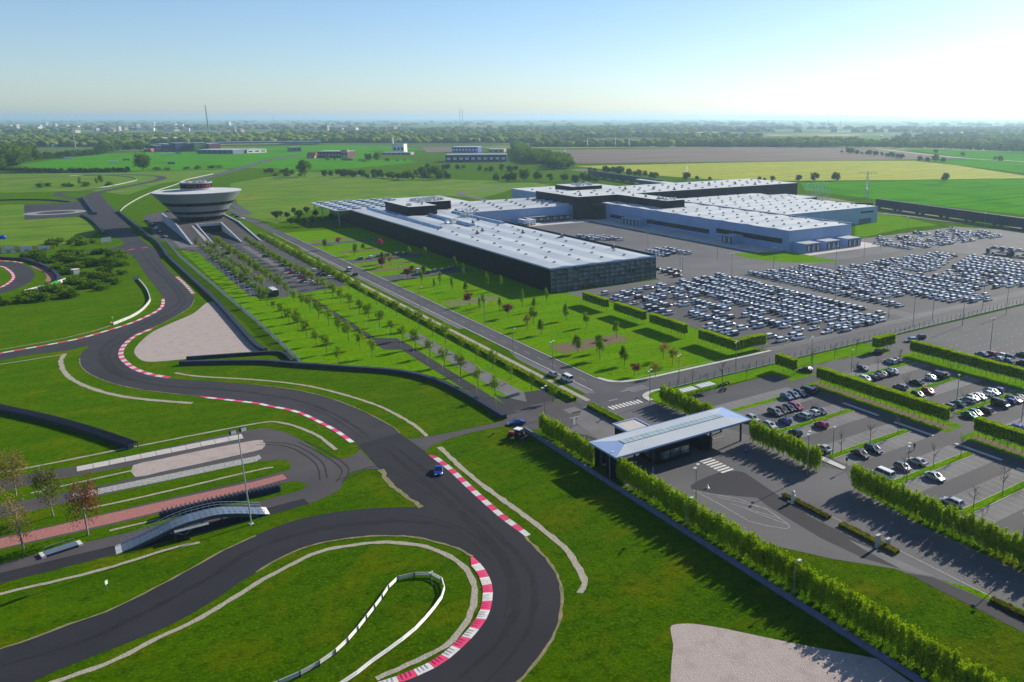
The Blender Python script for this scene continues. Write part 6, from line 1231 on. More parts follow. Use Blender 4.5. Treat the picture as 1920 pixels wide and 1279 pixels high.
at(199, [320, 310, 306.5, 302.5, 295, 285, 280.5, 275, 270, 243, 239.5, 236, 232, 228], 1)
at(208, [316, 312.7, 304, 297.5, 294, 290.5, 287, 283, 264, 260.6, 257, 253.6, 247.5, 244, 240.6, 233, 217, 211], 1)
at(215, [319, 315, 304, 300, 296, 283, 279.5, 270, 266.6, 258, 254.6, 249, 235, 231, 213, 209.6], 1)
at(223.5, [319, 308.5, 305, 295.5, 292, 282.5, 279, 275.6, 272, 268.6, 265.2, 261.6, 248, 242, 238.6, 235, 231.6, 228.4, 225, 218], 1)
at(230.5, [320, 316.5, 310, 306, 302.5, 295, 291.5, 271, 268, 254, 250.5, 247, 231, 227, 216.2, 209.5], 1)
for x, a, b, k in ((238.5, 312, 223, .93), (246, 322, 222, .95), (253.8, 321, 208, .95), (261.3, 322, 209, .93), (271, 324, 276, .97), (271, 272, 224, .97), (271, 217, 214, 1), (238.5, 214, 207, 1), (246, 216, 209, 1)): span(x, a, b, k, 1)
for x, a, b, k in ((290, 318, 287, .97), (290, 283, 259, .97), (290, 254, 222, .97), (300.5, 317, 296, .8), (300.5, 292, 238, .9), (308, 313, 236, .9), (316.6, 315, 214, .95), (324, 316, 208, .95), (332, 300, 206, .95), (339.5, 300, 212, .9),
                   (349, 300, 223, .95), (356.5, 300, 262, .9), (361, 258, 220, .9), (368.5, 302, 268, .95), (368.5, 255, 214, .9), (376, 301, 268, .95), (384, 301, 271, .95), (394, 301, 275, .95), (401.5, 301, 278, .95), (409, 300, 283, .95), (416.5, 300, 286, .95), (424, 300, 288, .9),
                   (376, 258, 215, .9), (384, 262, 212, .9), (394, 266, 214, .95), (401.5, 268, 216, .95), (409, 272, 218, .95), (416.5, 275, 220, .95), (424, 278, 222, .95), (431.5, 280, 224, .9)): span(x, a, b, k, 2)
span(428, 350, 323, 1, 3)
for x in range(442, 534, 8): span(x, 366 - (x % 5) * 4, 320, .5, 3)
for x, a, b in ((289, 495, 473), (295, 490, 468), (301, 482, 462), (288, 411, 392), (296, 414, 396), (303, 412, 390)): span(x, a, b, .9, 4)
at(256, [358, 349, 343], 5); at(261, [352, 346], 5); at(254, [336], 5)
order = sorted(range(len(spots)), key=lambda i: math.hypot(spots[i][0], spots[i][1]))
rows = {}
for i, (x, y, lot) in enumerate(spots): rows.setdefault((lot, round(x / 3)), []).append(i)
NIND = 215
ind = set(order[:NIND])
rk = sorted({(spots[i][2], round(spots[i][0])) for i in ind})
rest = MB(); rv = []
rowname = {}
cxs = {1: [199, 208, 215, 223.5, 230.5, 238.5, 246, 253.8, 261.3, 271], 2: [290, 300.5, 308, 316.6, 324, 332, 339.5, 349, 356.5, 361, 368.5, 376, 384, 394, 401.5, 409, 416.5, 424, 431.5]}
byrow = {}
for i in sorted(ind, key=lambda i: spots[i][1]):
    x, y, lot = spots[i]
    ri = min(range(len(cxs[lot])), key=lambda r: abs(cxs[lot][r] - x)) if lot in cxs else 0
    byrow.setdefault((lot, ri), []).append(i)
for (lot, ri), lst in byrow.items():
    for j, i in enumerate(lst):
        x, y, _ = spots[i]; v = cr.choices(range(8), (5, 4, 2, 2, 2, 1, 1, 1))[0]
        o = link('stock_car', SP[v], None, (x, y, .02), (math.pi / 2 if (ri + lot) % 2 else -math.pi / 2) + cr.uniform(-.03, .03), CS)
        tag(o, '%s stock car, %s from the fence end, %s row of %s lot' % (SN[v], nth(j + 1), nth(ri + 1), {1: 'nearer', 2: 'farther', 3: 'distant', 4: 'yard', 5: 'glass hall'}[lot]), 'car', 'stock cars in the storage lots')
V_, F_, MI = [], [], []; mats_ = []
off = 0
for i in order[NIND:]:
    x, y, lot = spots[i]; v = cr.choices(range(8), (5, 4, 2, 2, 2, 1, 1, 1))[0]
    if lot == 5: v = 5
    me = SP[v]; co = np.empty(len(me.vertices) * 3); me.vertices.foreach_get('co', co); co = co.reshape(-1, 3) * CS
    a = (math.pi / 2 if cr.random() < .5 else -math.pi / 2) + cr.uniform(-.03, .03); c, s = math.cos(a), math.sin(a)
    V_.append(np.stack([co[:, 0] * c - co[:, 1] * s + x, co[:, 0] * s + co[:, 1] * c + y, co[:, 2] + .02], 1))
    for p in me.polygons:
        F_.append([off + k for k in p.vertices]); m = me.materials[p.material_index].name
        if m not in mats_: mats_.append(m)
        MI.append(mats_.index(m))
    off += len(co)
me = bpy.data.meshes.new('stock_car_mass'); me.from_pydata(np.concatenate(V_).tolist(), [], F_)
for m in mats_: me.materials.append(bpy.data.materials[m])
me.polygons.foreach_set('material_index', MI); me.update()
o = link('distant_stock_cars', me); tag(o, 'mass of new white wrapped cars in the far storage lot', 'cars', None, 'stuff')
# coach
t = thing('coach', 'navy coach with pale roof parked at the end of the fence row', 'coach', (75.5, 413.5, 0), .02)
link('coach_body', MB().box(-1.25, 1.25, -6, 6, .45, 3.0, 'p_navy').mesh('coach_body'), t); link('roof', MB().box(-1.2, 1.2, -5.9, 5.9, 3.0, 3.2, 'roof_w').mesh('roof'), t)
for sx in (-1, 1):
    for i in range(6): link('window', MB().box(sx * 1.26 - .02, sx * 1.26 + .02, -5.4 + i * 1.85, -3.7 + i * 1.85, 1.6, 2.7, 'glassc').mesh('window'), t)
    for yy in (-3.6, 3.8): link('wheel', MB().tube([(sx * 1.1 - .15, yy, .5), (sx * 1.1 + .15, yy, .5)], .5, 'tyre', 12).mesh('wheel'), t)
link('windscreen', MB().box(-1.15, 1.15, -6.04, -5.98, 1.3, 2.8, 'glassc').mesh('windscreen'), t)
# tractor
TX, TY = [(86.4,183.0)][0]
t = thing('tractor', 'red tractor with white cab roof at the end of the blue wall', 'tractor', (TX, TY, 0), .5)
link('bonnet', MB().prism([(-.5, .2), (.5, .2), (.42, 2.3), (-.42, 2.3)], .8, 1.65, 'p_red').mesh('bonnet'), t); link('cab', MB().prism([(-.75, -1.4), (.75, -1.4), (.7, .2), (-.7, .2)], 1.0, 2.6, 'glassc').mesh('cab'), t); link('cab_roof', MB().box(-.85, .85, -1.5, .35, 2.6, 2.8, 'wrap').mesh('cab_roof'), t)
for sx in (-1, 1):
    link('rear_wheel', MB().tube([(sx * .95 - .25, -.9, .9), (sx * .95 + .25, -.9, .9)], .9, 'tyre', 16).tube([(sx * .95 - .27, -.9, .9), (sx * .95 + .27, -.9, .9)], .45, 'p_red', 12).mesh('rear_wheel'), t); link('front_wheel', MB().tube([(sx * .8 - .18, 1.8, .6), (sx * .8 + .18, 1.8, .6)], .6, 'tyre', 14).tube([(sx * .8 - .2, 1.8, .6), (sx * .8 + .2, 1.8, .6)], .3, 'p_red', 10).mesh('front_wheel'), t)
    link('mudguard', MB().prism([(sx * .7, -1.7), (sx * 1.2, -1.7), (sx * 1.2, -.1), (sx * .7, -.1)], 1.75, 1.9, 'dark_steel').mesh('mudguard'), t)
link('mower', MB().box(-1.3, 1.3, -2.9, -1.7, .2, .8, 'dark_steel').mesh('mower'), t)
# car transporters on the far lot
for i, (x, y) in enumerate(((455, 277), (457, 262))):
    t = thing('car_transporter', 'two-deck car transporter at the right edge lot, %s one' % ('left' if i == 0 else 'right'), 'truck', (x, y, 0), .25, 'car transporters')
    link('cab', MB().box(-1.2, 1.2, 6.5, 8.6, .5, 3.1, 'p_navy').mesh('cab'), t); link('deck', MB().box(-1.25, 1.25, -8, 6.2, .8, 1.0, 'dark_steel').box(-1.25, 1.25, -8, 6.2, 2.9, 3.05, 'dark_steel').mesh('deck'), t)
    for yy in (-7, -2.5, 2, 5.5):
        for sx in (-1, 1): link('post', MB().tube([(sx * 1.2, yy, .9), (sx * 1.2, yy, 3.0)], .08, 'steel', 4).mesh('post'), t)
    for yy in (-5.5, -4.3, 4.6, 7.4):
        for sx in (-1, 1): link('wheel', MB().tube([(sx * 1.05 - .15, yy, .5), (sx * 1.05 + .15, yy, .5)], .5, 'tyre', 10).mesh('wheel'), t)
    for k, (yy, zz) in enumerate(((-5, 1.02), (0, 1.02), (-5, 3.07), (0, 3.07), (4.6, 3.07))):
        o = link('stock_car', SP[(i + k) % 5], None, (x - yy * math.sin(.25), y + yy * math.cos(.25), zz), .25, .95)
        tag(o, 'new car carried on the %s deck of the %s transporter, %s' % ('lower' if zz < 2 else 'upper', 'left' if i == 0 else 'right', nth(k + 1)), 'car', 'cars on transporters')
# ------------------------------------------------------------------ lamp posts, signs, street furniture
def lamp(x, y, h, label, heads=2, group='car park lamp posts', rz=0):
    t = thing('lamp_post', label, 'lamp post', (x, y, 0), rz, group)
    link('mast', MB().tube([(0, 0, 0), (0, 0, h)], [.14, .08], 'pole', 6).mesh('mast'), t)
    for sx in ((-1, 1) if heads == 2 else (1,)):
        link('lamp_head', MB().tube([(0, 0, h - .05), (sx * .9, 0, h + .1)], .05, 'pole', 4).box(min(sx * .6, sx * 1.35), max(sx * .6, sx * 1.35), -.28, .28, h + .06, h + .22, 'lamp').mesh('lamp_head'), t)
lm = [(129.7,121.7),(143.3,126.3),(200.1,170.4),(202.8,132.5),(196.2,184.6),(146.3,192.6),(129.2,183.9),(174.2,197.9),(122.0,228.6),(99.2,191.5),(145.4,105.8),(132.6,70.3),(202.5,111.9)]
nm = ['by the short columnar row', 'by the pale gold saloon', 'beside the far strip cars', 'beside the green saloon', 'on the fence grass', 'beside the mesh fence gate', 'at the car park corner by the zebra', 'on the cross road by the clipped hedge', 'beside the halted silver hatchback', 'behind the tractor row of hedge', 'behind the white car park van', 'at the right edge of the picture', 'far right of the long hedge']
for (x, y), n_, h_ in zip(lm, nm, (10.5, 7, 7, 7.5, 9, 9.5, 10, 8, 10, 9, 9, 10, 9)): lamp(x, y, h_, 'grey lamp post ' + n_, 1 if h_ in (7, 7.5) else 2, rz=.6)
lamp(97.2, 122, 10.8, 'grey twin lamp post inside the long columnar hedge row', 2, rz=.6)
for i, (x, y) in enumerate(((91.9, 147), (91.9, 118), (91.9, 88))): lamp(x, y, 6.6, 'low lamp post behind the blue wall, %s from the gate' % nth(i + 1), 1, 'lamps along the blue wall')
for i, (x, y) in enumerate([(272.3,279.2),(279.4,249.9),(268.4,210.6),(266.1,196.6),(281.3,198.6),(315.1,197.7),(281.8,184.9),(313.2,185.4),(257.4,156.9),(249.8,326.0),(276.4,318.8),(304.4,364.1),(289.0,412.3),(274.1,360.1),(307.7,320.5),(339.8,304.8),(378.7,318.1),(551.5,351.4),(447.3,315.7),(481.7,367.4),(346.1,399.7),(408.7,330.9)]):
    lamp(x, y, 12, 'tall thin yard lamp post, %s counting from the clipped hedges' % nth(i + 1), 2, 'yard lamp posts')
for i in range(11): 
    t = thing('path_light', 'slim white light column, %s along the dark lamp path' % nth(i + 1), 'lamp post', (92.3, 208 + 13.3 * i, 0), 0, 'lamp path columns'); link('column', MB().tube([(0, 0, 0), (0, 0, 2.9)], .06, 'steel', 6).mesh('column'), t); link('cap', MB().tube([(0, 0, 2.9), (0, 0, 3.2)], .09, 'lamp', 6).mesh('cap'), t)
for i in range(13):
    t = thing('path_light', 'slim white light column, %s along the fence row of cars' % nth(i + 1), 'lamp post', (66.2, 415 + 14 * i, 0), 0, 'fence row columns'); link('column', MB().tube([(0, 0, 0), (0, 0, 3.2)], .07, 'steel', 6).mesh('column'), t); link('cap', MB().tube([(0, 0, 3.2), (0, 0, 3.4)], .14, 'lamp', 6).mesh('cap'), t)
for i, y in enumerate((255, 300, 345, 400, 455)): lamp(130.6 if i % 2 else 120.8, y, 9, 'lamp post along the avenue, %s from the junction' % nth(i + 1), 1, 'avenue lamp posts')
t = thing('floodlight_mast', 'tall floodlight mast standing beside the steel test bridge', 'floodlight', (22, 173, 0), .3)
link('mast', MB().tube([(0, 0, 0), (0, 0, 20.3)], [.17, .09], 'steel', 8).mesh('mast'), t); link('foot', MB().box(-.4, .4, -.4, .4, 0, .15, 'concrete').mesh('foot'), t); link('cross_arm', MB().box(-1.1, 1.1, -.06, .06, 20.2, 20.35, 'dark_steel').mesh('cross_arm'), t)
for sx in (-1, 1): link('floodlight', MB().box(sx * 1.0 - .55, sx * 1.0 + .55, -.4, .35, 19.95, 20.75, 'dark_steel').box(sx * 1.0 - .5, sx * 1.0 + .5, -.45, -.41, 20.0, 20.7, 'lamp').mesh('floodlight'), t)
t = thing('camera_post', 'small camera post inside the guard rail loop', 'camera', [(43.1,128.9)][0] + (0,), .4); link('mast', MB().tube([(0, 0, 0), (0, 0, 2.6)], .06, 'steel', 6).mesh('mast'), t); link('camera_head', MB().box(-.45, .05, -.12, .12, 2.45, 2.7, 'lamp').box(.1, .35, -.1, .1, 2.5, 2.75, 'lamp').mesh('camera_head'), t)
def board(p, w, h, z, m, label, rz=0, back='grey_sign', name='sign_board', txt=None, tm='b_white'):
    t = thing(name, label, 'sign', (p[0], p[1], 0), rz)
    link('panel', MB().box(-w / 2, w / 2, -.04, .04, z, z + h, m).mesh('panel'), t)
    for sx in ((-1, 1) if w > 1.2 else (0,)): link('post', MB().tube([(sx * w * .38, .06, 0), (sx * w * .38, .06, z + h * .9)], .05, 'steel', 5).mesh('post'), t)
    return t
board([(-3.1,161.0)][0], .6, .7, 1.4, 'b_white', 'white sign on a post on the grass by the near track', .9, txt=None)
board([(27.3,490.2)][0], 3.2, 1.3, 1.2, 'b_steel', 'blue-grey sign board at the start of the curved rail', .3); board([(23.6,654.6)][0], 7, 3, 1.0, 'b_steel', 'blue-grey sign board at the edge of the cone shadow', .6)
board((102.6, 181.5), 1.3, 2.2, .5, 'grey_sign', 'grey information panel on the pale paving island', .5); board([(11.7,396.2)][0], .9, .8, 1.2, 'signgreen', 'green marshal sign beside the end of the rail', .7); board([(10.9,391.2)][0], .8, .7, .3, 'orange', 'orange marker board by the end of the rail', .7)
# advertising boards along the small loop
for pts, hh, cols, lb, nseg in (([(-39.7,665.3),(-3.6,646.4)], 2.2, ['b_white', 'b_white', 'yellow'], 'row of white and yellow advertising boards left of the thicket', 12), ([(-39.0,646.6),(-26.1,642.1),(-7.7,638.8)], 1.6, ['b_white', 'grey_sign'], 'row of white boards in front of the yellow boards', 14), ([(-17.6,484.6),(-9.3,495.6),(-0.5,510.8)], 2.0, ['b_white'], 'white lettered board wall beside the small loop', 12)):
    p = resample(pts, math.dist(pts[0], pts[-1]) / nseg); t = thing('advert_wall', lb, 'sign', (p[0][0], p[0][1], 0)); ox, oy = p[0]
    for i in range(len(p) - 1):
        a, b = p[i], p[i + 1]; d = (b[0] - a[0], b[1] - a[1]); L = math.hypot(*d)
        o = link('board', MB().box(.03, L - .03, -.05, .05, .2, hh, cols[i % len(cols)] if not (nseg == 12 and len(cols) == 1 and i in (7, 8)) else 'signgreen').mesh('board'), t, (a[0] - ox, a[1] - oy, 0), math.atan2(d[1], d[0]))
        if len(cols) == 1 and i not in (7, 8): link('print', MB().box(L * .3, L * .62, -.07, -.055, .5, hh - .3, 'dark_steel').mesh('print'), o)
        link('post', MB().box(-.05, .05, .06, .14, 0, hh, 'dark_steel').mesh('post'), t, (a[0] - ox, a[1] - oy, 0))
for i, (x, y) in enumerate([(-32.1,693.2),(-30.1,691.7)]):
    t = thing('blue_ball_sign', 'round blue balloon sign at the left edge, %s' % ('left' if i == 0 else 'right'), 'sign', (x, y, 0), 0, 'blue balloons'); link('balloon', MB().lathe([(.1, 3.0), (1.1, 3.4), (1.5, 4.5), (1.2, 5.5), (.1, 5.9)], 'signblue', 16).mesh('balloon', True), t); link('cord', MB().tube([(0, 0, 0), (0, 0, 3.6)], .08, 'steel', 4).mesh('cord'), t)
t = thing('kiosk', 'small white hut beside the thicket', 'hut', [(3.3,533.7)][0] + (0,), .5); link('wall', MB().box(-1.5, 1.5, -1.2, 1.2, 0, 2.4, 'b_grey').mesh('wall'), t); link('roof', MB().box(-1.7, 1.7, -1.4, 1.4, 2.4, 2.6, 'b_white').mesh('roof'), t)
# gate furniture
t = thing('marker_pillar', 'white pillar figure on a square base on the dark island', 'pillar', [(117.6,114.1)][0] + (0,)); link('base', MB().box(-1.0, 1.0, -.7, .7, 0, .25, 'white_concrete').mesh('base'), t); link('shaft', MB().lathe([(.45, .25), (.4, 1.2), (.55, 1.5), (.3, 1.8), (.42, 2.2), (.3, 2.6), (.05, 2.7)], 'b_white', 12).mesh('shaft', True), t)
for i, ((x, y), hh) in enumerate(zip([(116.9,90.5),(118.9,89.7)], (2.6, 1.5))):
    t = thing('concrete_pylon', '%s concrete pylon at the end of the island planting' % ('taller' if i == 0 else 'shorter'), 'pylon', (x, y, 0), 0, 'island pylons'); link('shaft', MB().prism([(-.5, -.25), (.5, -.25), (.5, .25), (-.5, .25)], 0, hh, 'concrete').mesh('shaft'), t); link('cap', MB().box(-.56, .56, -.3, .3, hh, hh + .1, 'white_concrete').mesh('cap'), t)
tag(link('road_cone', MB().lathe([(.45, 0), (.42, .1), (.25, .12), (.06, .95), (.01, .95)], 'b_white', 12).mesh('road_cone', True), None, [(107.2,130.4)][0] + (.02,)), 'small white cone marker on the dark island', 'cone')
for x, y, lb in ((101.5, 143.5, 'left'), (127.5, 140.5, 'right')):
    t = thing('keep_right_sign', 'round blue arrow sign with white post at the %s gate lane' % lb, 'sign', (x, y, 0)); link('post', MB().tube([(0, 0, 0), (0, 0, 1.9)], .06, 'lamp', 6).mesh('post'), t); link('disc', MB().tube([(0, -.04, 1.5), (0, .04, 1.5)], .35, 'signblue', 14).mesh('disc'), t); link('base', MB().box(-.3, .3, -.3, .3, 0, .5, 'signblue').mesh('base'), t)
t = thing('traffic_light', 'dark signal head on a post at the car park entry', 'signal', (139.2, 118.3, 0)); link('post', MB().tube([(0, 0, 0), (0, 0, 3.2)], .07, 'steel', 6).mesh('post'), t); link('head', MB().box(-.2, .2, -.2, .2, 2.6, 3.4, 'dark_steel').mesh('head'), t)
# bicycle shelters and motorcycles
for i, (x, y) in enumerate(((141.2, 181.8), (148.3, 182.0))):
    t = thing('bicycle_shelter', 'open shelter with white ribbed roof, %s of two by the columnar row' % ('left' if i == 0 else 'right'), 'shelter', (x, y, 0), 0, 'bicycle shelters')
    for k in range(9): link('roof_rib', MB().prism([(-2.9 + k * .65, -1.6), (-2.36 + k * .65, -1.6), (-2.36 + k * .65, 1.6), (-2.9 + k * .65, 1.6)], 2.5, 2.62 + .05 * (k % 2), 'roof_w').mesh('roof_rib'), t)
    for xx in (-2.6, 2.6):
        for yy in (-1.3, 1.3): link('post', MB().tube([(xx, yy, 0), (xx, yy, 2.5)], .07, 'dark_steel', 6).mesh('post'), t)
    for k in range(6): link('bicycle_rack', MB().tube([(-2.2 + k * .85, -.6, 0), (-2.2 + k * .85, -.6, .7), (-2.2 + k * .85, .5, .7), (-2.2 + k * .85, .5, 0)], .04, 'dark_steel', 4).mesh('bicycle_rack'), t)
for i, (x, y) in enumerate(((153.2, 180.0), (155.6, 183.6), (157.2, 184.2), (158.8, 184.6), (154.2, 180.6))):
    t = thing('motorcycle', 'dark motorcycle parked right of the bicycle shelters, %s' % nth(i + 1), 'motorcycle', (x, y, 0), .8 + i * .1, 'parked motorcycles')
    for yy in (-.7, .7): link('wheel', MB().tube([(-.07, yy, .32), (.07, yy, .32)], .32, 'tyre', 12).mesh('wheel'), t)
    link('frame', MB().tube([(0, -.7, .35), (0, -.2, .6), (0, .35, .85), (0, .7, .35)], .09, 'dark_steel', 5).mesh('frame'), t); link('tank', MB().prism([(-.16, -.1), (.16, -.1), (.14, .4), (-.14, .4)], .7, 1.0, 'p_black').mesh('tank'), t); link('seat', MB().prism([(-.14, -.7), (.14, -.7), (.16, -.1), (-.16, -.1)], .72, .84, 'tyre').mesh('seat'), t); link('handlebar', MB().tube([(-.35, .4, 1.1), (.35, .4, 1.1)], .03, 'steel', 4).mesh('handlebar'), t)
# the walker in the car park
def person(x, y, rz, label):
    J = dict(pel=(0, 0, .95, .15), sp=(0, .01, 1.2, .15), ch=(0, .02, 1.4, .17), nk=(0, .03, 1.54, .06), hd=(0, .05, 1.70, .105), tp=(0, .05, 1.80, .07), sl=(-.2, .02, 1.46, .07), el=(-.26, -.1, 1.18, .05), hl=(-.25, .08, .95, .04), sr=(.2, .02, 1.46, .07), er=(.26, .12, 1.2, .05), hr=(.24, .3, 1.02, .04),
             tl=(-.1, 0, .9, .11), kl=(-.11, .22, .52, .075), al=(-.11, .12, .09, .05), fl=(-.11, .32, .05, .045), tr=(.1, 0, .9, .11), kr=(.11, -.04, .5, .075), ar=(.11, -.34, .14, .05), fr=(.11, -.2, .04, .045))
    ks = list(J); E_ = [('pel', 'sp'), ('sp', 'ch'), ('ch', 'nk'), ('nk', 'hd'), ('hd', 'tp'), ('ch', 'sl'), ('sl', 'el'), ('el', 'hl'), ('ch', 'sr'), ('sr', 'er'), ('er', 'hr'), ('pel', 'tl'), ('tl', 'kl'), ('kl', 'al'), ('al', 'fl'), ('pel', 'tr'), ('tr', 'kr'), ('kr', 'ar'), ('ar', 'fr')]
    me = bpy.data.meshes.new('person'); me.from_pydata([J[k][:3] for k in ks], [(ks.index(a), ks.index(b)) for a, b in E_], []); me.materials.append(M['cloth'])
    o = link('person', me, None, (x, y, .02), rz, 1.04); tag(o, 'person in dark clothes walking across the car park lane', 'person')
    md = o.modifiers.new('skin', 'SKIN'); o.modifiers.new('sub', 'SUBSURF').render_levels = 1
    for i, k in enumerate(ks): me.skin_vertices[0].data[i].radius = (J[k][3], J[k][3]); me.skin_vertices[0].data[i].use_root = (k == 'pel')
    link('face', MB().lathe([(.02, 1.58), (.09, 1.63), (.1, 1.72), (.06, 1.78)], 'skin', 10, (0, .07)).mesh('face', True), o); link('hair', MB().lathe([(.1, 1.7), (.115, 1.76), (.07, 1.83), (.01, 1.85)], 'bark', 10, (0, .04)).mesh('hair', True), o)
px_, py_ = [(162.4,116.7)][0]; person(px_, py_, 2.2, '')
# ------------------------------------------------------------------ railway wagons and pylons
def wagons(p0, p1, n, lb, h=7.2):
    a, b = Vector(p0), Vector(p1); d = (b - a) / n; rz = math.atan2(d.y, d.x); L = d.length
    for i in range(n):
        c = a + d * (i + .5); t = thing('rail_wagon', 'dark covered rail wagon %s, %s from the left' % (lb, nth(i + 1)), 'wagon', (c.x, c.y, .3), rz, 'rail wagons ' + lb[:24])
        link('wagon_body', MB().prism([(-L * .485, -1.7), (L * .485, -1.7), (L * .485, 1.7), (-L * .485, 1.7)], 1.0, h, 'belt').mesh('wagon_body'), t)
        for k in range(10): link('side_rib', MB().box(-L * .48 + k * L * .104, -L * .48 + k * L * .104 + .25, -1.85, -1.7, 1.1, h - .2, 'dark_steel').box(-L * .48 + k * L * .104, -L * .48 + k * L * .104 + .25, 1.7, 1.85, 1.1, h - .2, 'dark_steel').mesh('side_rib'), t)
        for k in (-.38, .38): link('bogie', MB().box(L * k - 1.4, L * k + 1.4, -1.2, 1.2, 0, 1.0, 'dark_steel').mesh('bogie'), t)
wagons((605, 497), (566, 300), 7, 'on the track right of the warehouses', 8.0)
wagons((612, 1017), (582, 800), 8, 'on the track behind the black hall', 8.0)
tag(link('rail_wall', MB().prism([(521, 575), (522, 577), (602, 500), (601, 498)], 0, 4.5, 'belt').mesh('rail_wall')), 'dark low wall running from the annex to the wagons', 'wall')
tag(link('platform_canopy', MB().prism([(560, 700), (572, 700), (590, 850), (578, 850)], 6, 7, 'roof_w').mesh('platform_canopy')), 'white flat canopy roof behind the black hall', 'canopy')
def pylon(x, y, h, rz, label):
    t = thing('power_pylon', label, 'pylon', (x, y, 0), rz, 'power pylons'); w0, w1 = h * .075, h * .018
    f = lambda z: w0 + (w1 - w0) * z / h
    mb = MB()
    for sx, sy in ((1, 1), (1, -1), (-1, 1), (-1, -1)): mb.tube([(sx * w0, sy * w0, 0), (sx * w1, sy * w1, h)], .16, 'steel', 4)
    link('leg_frame', mb.mesh('leg_frame'), t); mb = MB(); zs = [h * k / 9 for k in range(10)]
    for za, zb in zip(zs, zs[1:]):
        for s1 in (1, -1):
            a, b = f(za), f(zb); mb.tube([(-a, s1 * a, za), (b, s1 * b, zb)], .07, 'steel', 3).tube([(a, s1 * a, za), (-b, s1 * b, zb)], .07, 'steel', 3).tube([(s1 * a, -a, za), (s1 * b, b, zb)], .07, 'steel', 3).tube([(s1 * a, a, za), (s1 * b, -b, zb)], .07, 'steel', 3)
    link('lattice', mb.mesh('lattice'), t)
    for z, L in ((h * .97, 9.5),):
        for s1 in (-1, 1):
            link('cross_arm', MB().tube([(0, 0, z), (s1 * L, 0, z - .3)], .14, 'steel', 4).tube([(0, 0, z - 1.6), (s1 * L, 0, z - .3)], .12, 'steel', 4).mesh('cross_arm'), t)
            for q in (.4, .95): link('insulator', MB().tube([(s1 * L * q, 0, z - .4), (s1 * L * q, 0, z - 2.4)], .12, 'dark_steel', 4).mesh('insulator'), t)
pylon(667, 562, 27.3, -.64, 'steel lattice power pylon in the green field at right'); pylon(685, 885, 25, -.64, 'steel lattice power pylon at the edge of the rape field'); pylon(761, 1347, 26, -.64, 'steel lattice power pylon left of the ploughed field')
for i, (x, y) in enumerate([(1281.3,1913.1),(1190.4,1981.0),(1297.0,2006.8)]): pylon(x, y, 26, -.64, 'faint distant pylon beyond the ploughed field, %s' % nth(i + 1))
# ------------------------------------------------------------------ buildings beyond the site
VX = Vector((0.59775, 0.80168))
def far_block(p, h, depth, m, name, label, roof='roof_dk', cat='building', wins=0, wm='dark_glass', group=None, gable=False):
    a, b = Vector(p[0]), Vector(p[1]); u = (b - a); L = u.length; u.normalize(); v = Vector((-u.y, u.x))
    if v.dot(VX) < 0: v = -v
    t = thing(name, label, cat, (a.x, a.y, 0), math.atan2(u.y, u.x), group); s = 1 if v.dot(Vector((-u.y, u.x))) > 0 else -1
    y0, y1 = (0, depth) if s > 0 else (-depth, 0); f = y0 if s > 0 else y1
    link('wall', MB().box(0, L, y0, y1, -.3, h, m, roof).mesh('wall'), t)
    for i in range(wins):
        x0 = L * (i + .2) / wins; x1 = L * (i + .8) / wins
        w = link('window', MB().box(x0, x1, f - s * .15 - .1, f - s * .15 + .1, h * .35, h * .65, wm).mesh('window'), t)
    if gable:
        mb = MB(); mb.add([(-.3, y0 - .3, h), (L + .3, y0 - .3, h), (L + .3, y1 + .3, h), (-.3, y1 + .3, h), (-.3, (y0 + y1) / 2, h + depth * .35), (L + .3, (y0 + y1) / 2, h + depth * .35)], [(0, 1, 5, 4), (2, 3, 4, 5), (1, 2, 5), (3, 0, 4)], roof); link('roof', mb.mesh('roof'), t)
    else: link('roof', MB().box(-.4, L + .4, y0 - .4, y1 + .4, h + .02, h + .5, roof).mesh('roof'), t)
    return t
far_block([(280.2,2191.2),(343.1,2126.6)], 9, 60, 'b_steel', 'far_hall', 'blue-grey hall with pale roof left of the far road', 'roof', wins=7)
far_block([(377.8,2154.6),(423.3,2177.1)], 8, 40, 'b_white', 'far_hall', 'white box hall beside the far road', 'roof_w', wins=3)
far_block([(326.4,3241.3),(403.5,3339.8)], 14, 80, 'b_white', 'far_hall', 'cream hall behind the coloured building', 'roof_w', wins=4); far_block([(297.2,3419.1),(344.4,3383.9)], 8, 60, 'b_white', 'far_hall', 'low white hall left of cream hall', 'roof_w', wins=3)
for i, (p, m, h) in enumerate(zip(([(210.7,2435.7),(220.4,2407.8)], [(226.1,2466.4),(235.8,2437.9)], [(231.9,2399.2),(244.5,2369.5)], [(246.6,2388.3),(258.0,2359.4)], [(264.6,2416.4),(274.0,2388.5)], [(275.0,2387.7),(287.4,2357.8)], [(289.8,2376.7),(296.8,2350.8)], [(304.3,2408.1),(313.5,2380.0)], [(313.5,2380.0),(327.8,2348.4)]), ['b_navy', 'b_steel', 'b_purple', 'b_navy', 'b_green', 'b_purple', 'b_green', 'b_steel', 'b_maroon'], (14, 17, 17, 20, 19, 19, 20, 18, 17))):
    far_block(p, h, 30, m, 'coloured_block', '%s section of the colourful building row, %s from left' % ({'b_navy': 'navy', 'b_steel': 'blue-grey', 'b_purple': 'purple', 'b_green': 'green', 'b_maroon': 'dark red'}[m], nth(i + 1)), 'roof_dk', wins=2, group='colourful building row')
far_block([(194.7,2406.6),(208.2,2396.6)], 6, 20, 'b_pink', 'far_shop', 'small red and white building left of the coloured row', 'roof_w', wins=2)
far_block([(447.0,1811.3),(496.0,1774.8)], 13, 45, 'b_maroon', 'far_hall', 'dark red hall with vertical panels in the far field', 'roof_dk', wins=9, wm='b_grey'); far_block([(485.5,1782.6),(496.0,1774.8)], 16, 8, 'b_grey', 'far_tower', 'grey stair block at the right end of the dark red hall', 'b_pink', wins=2)
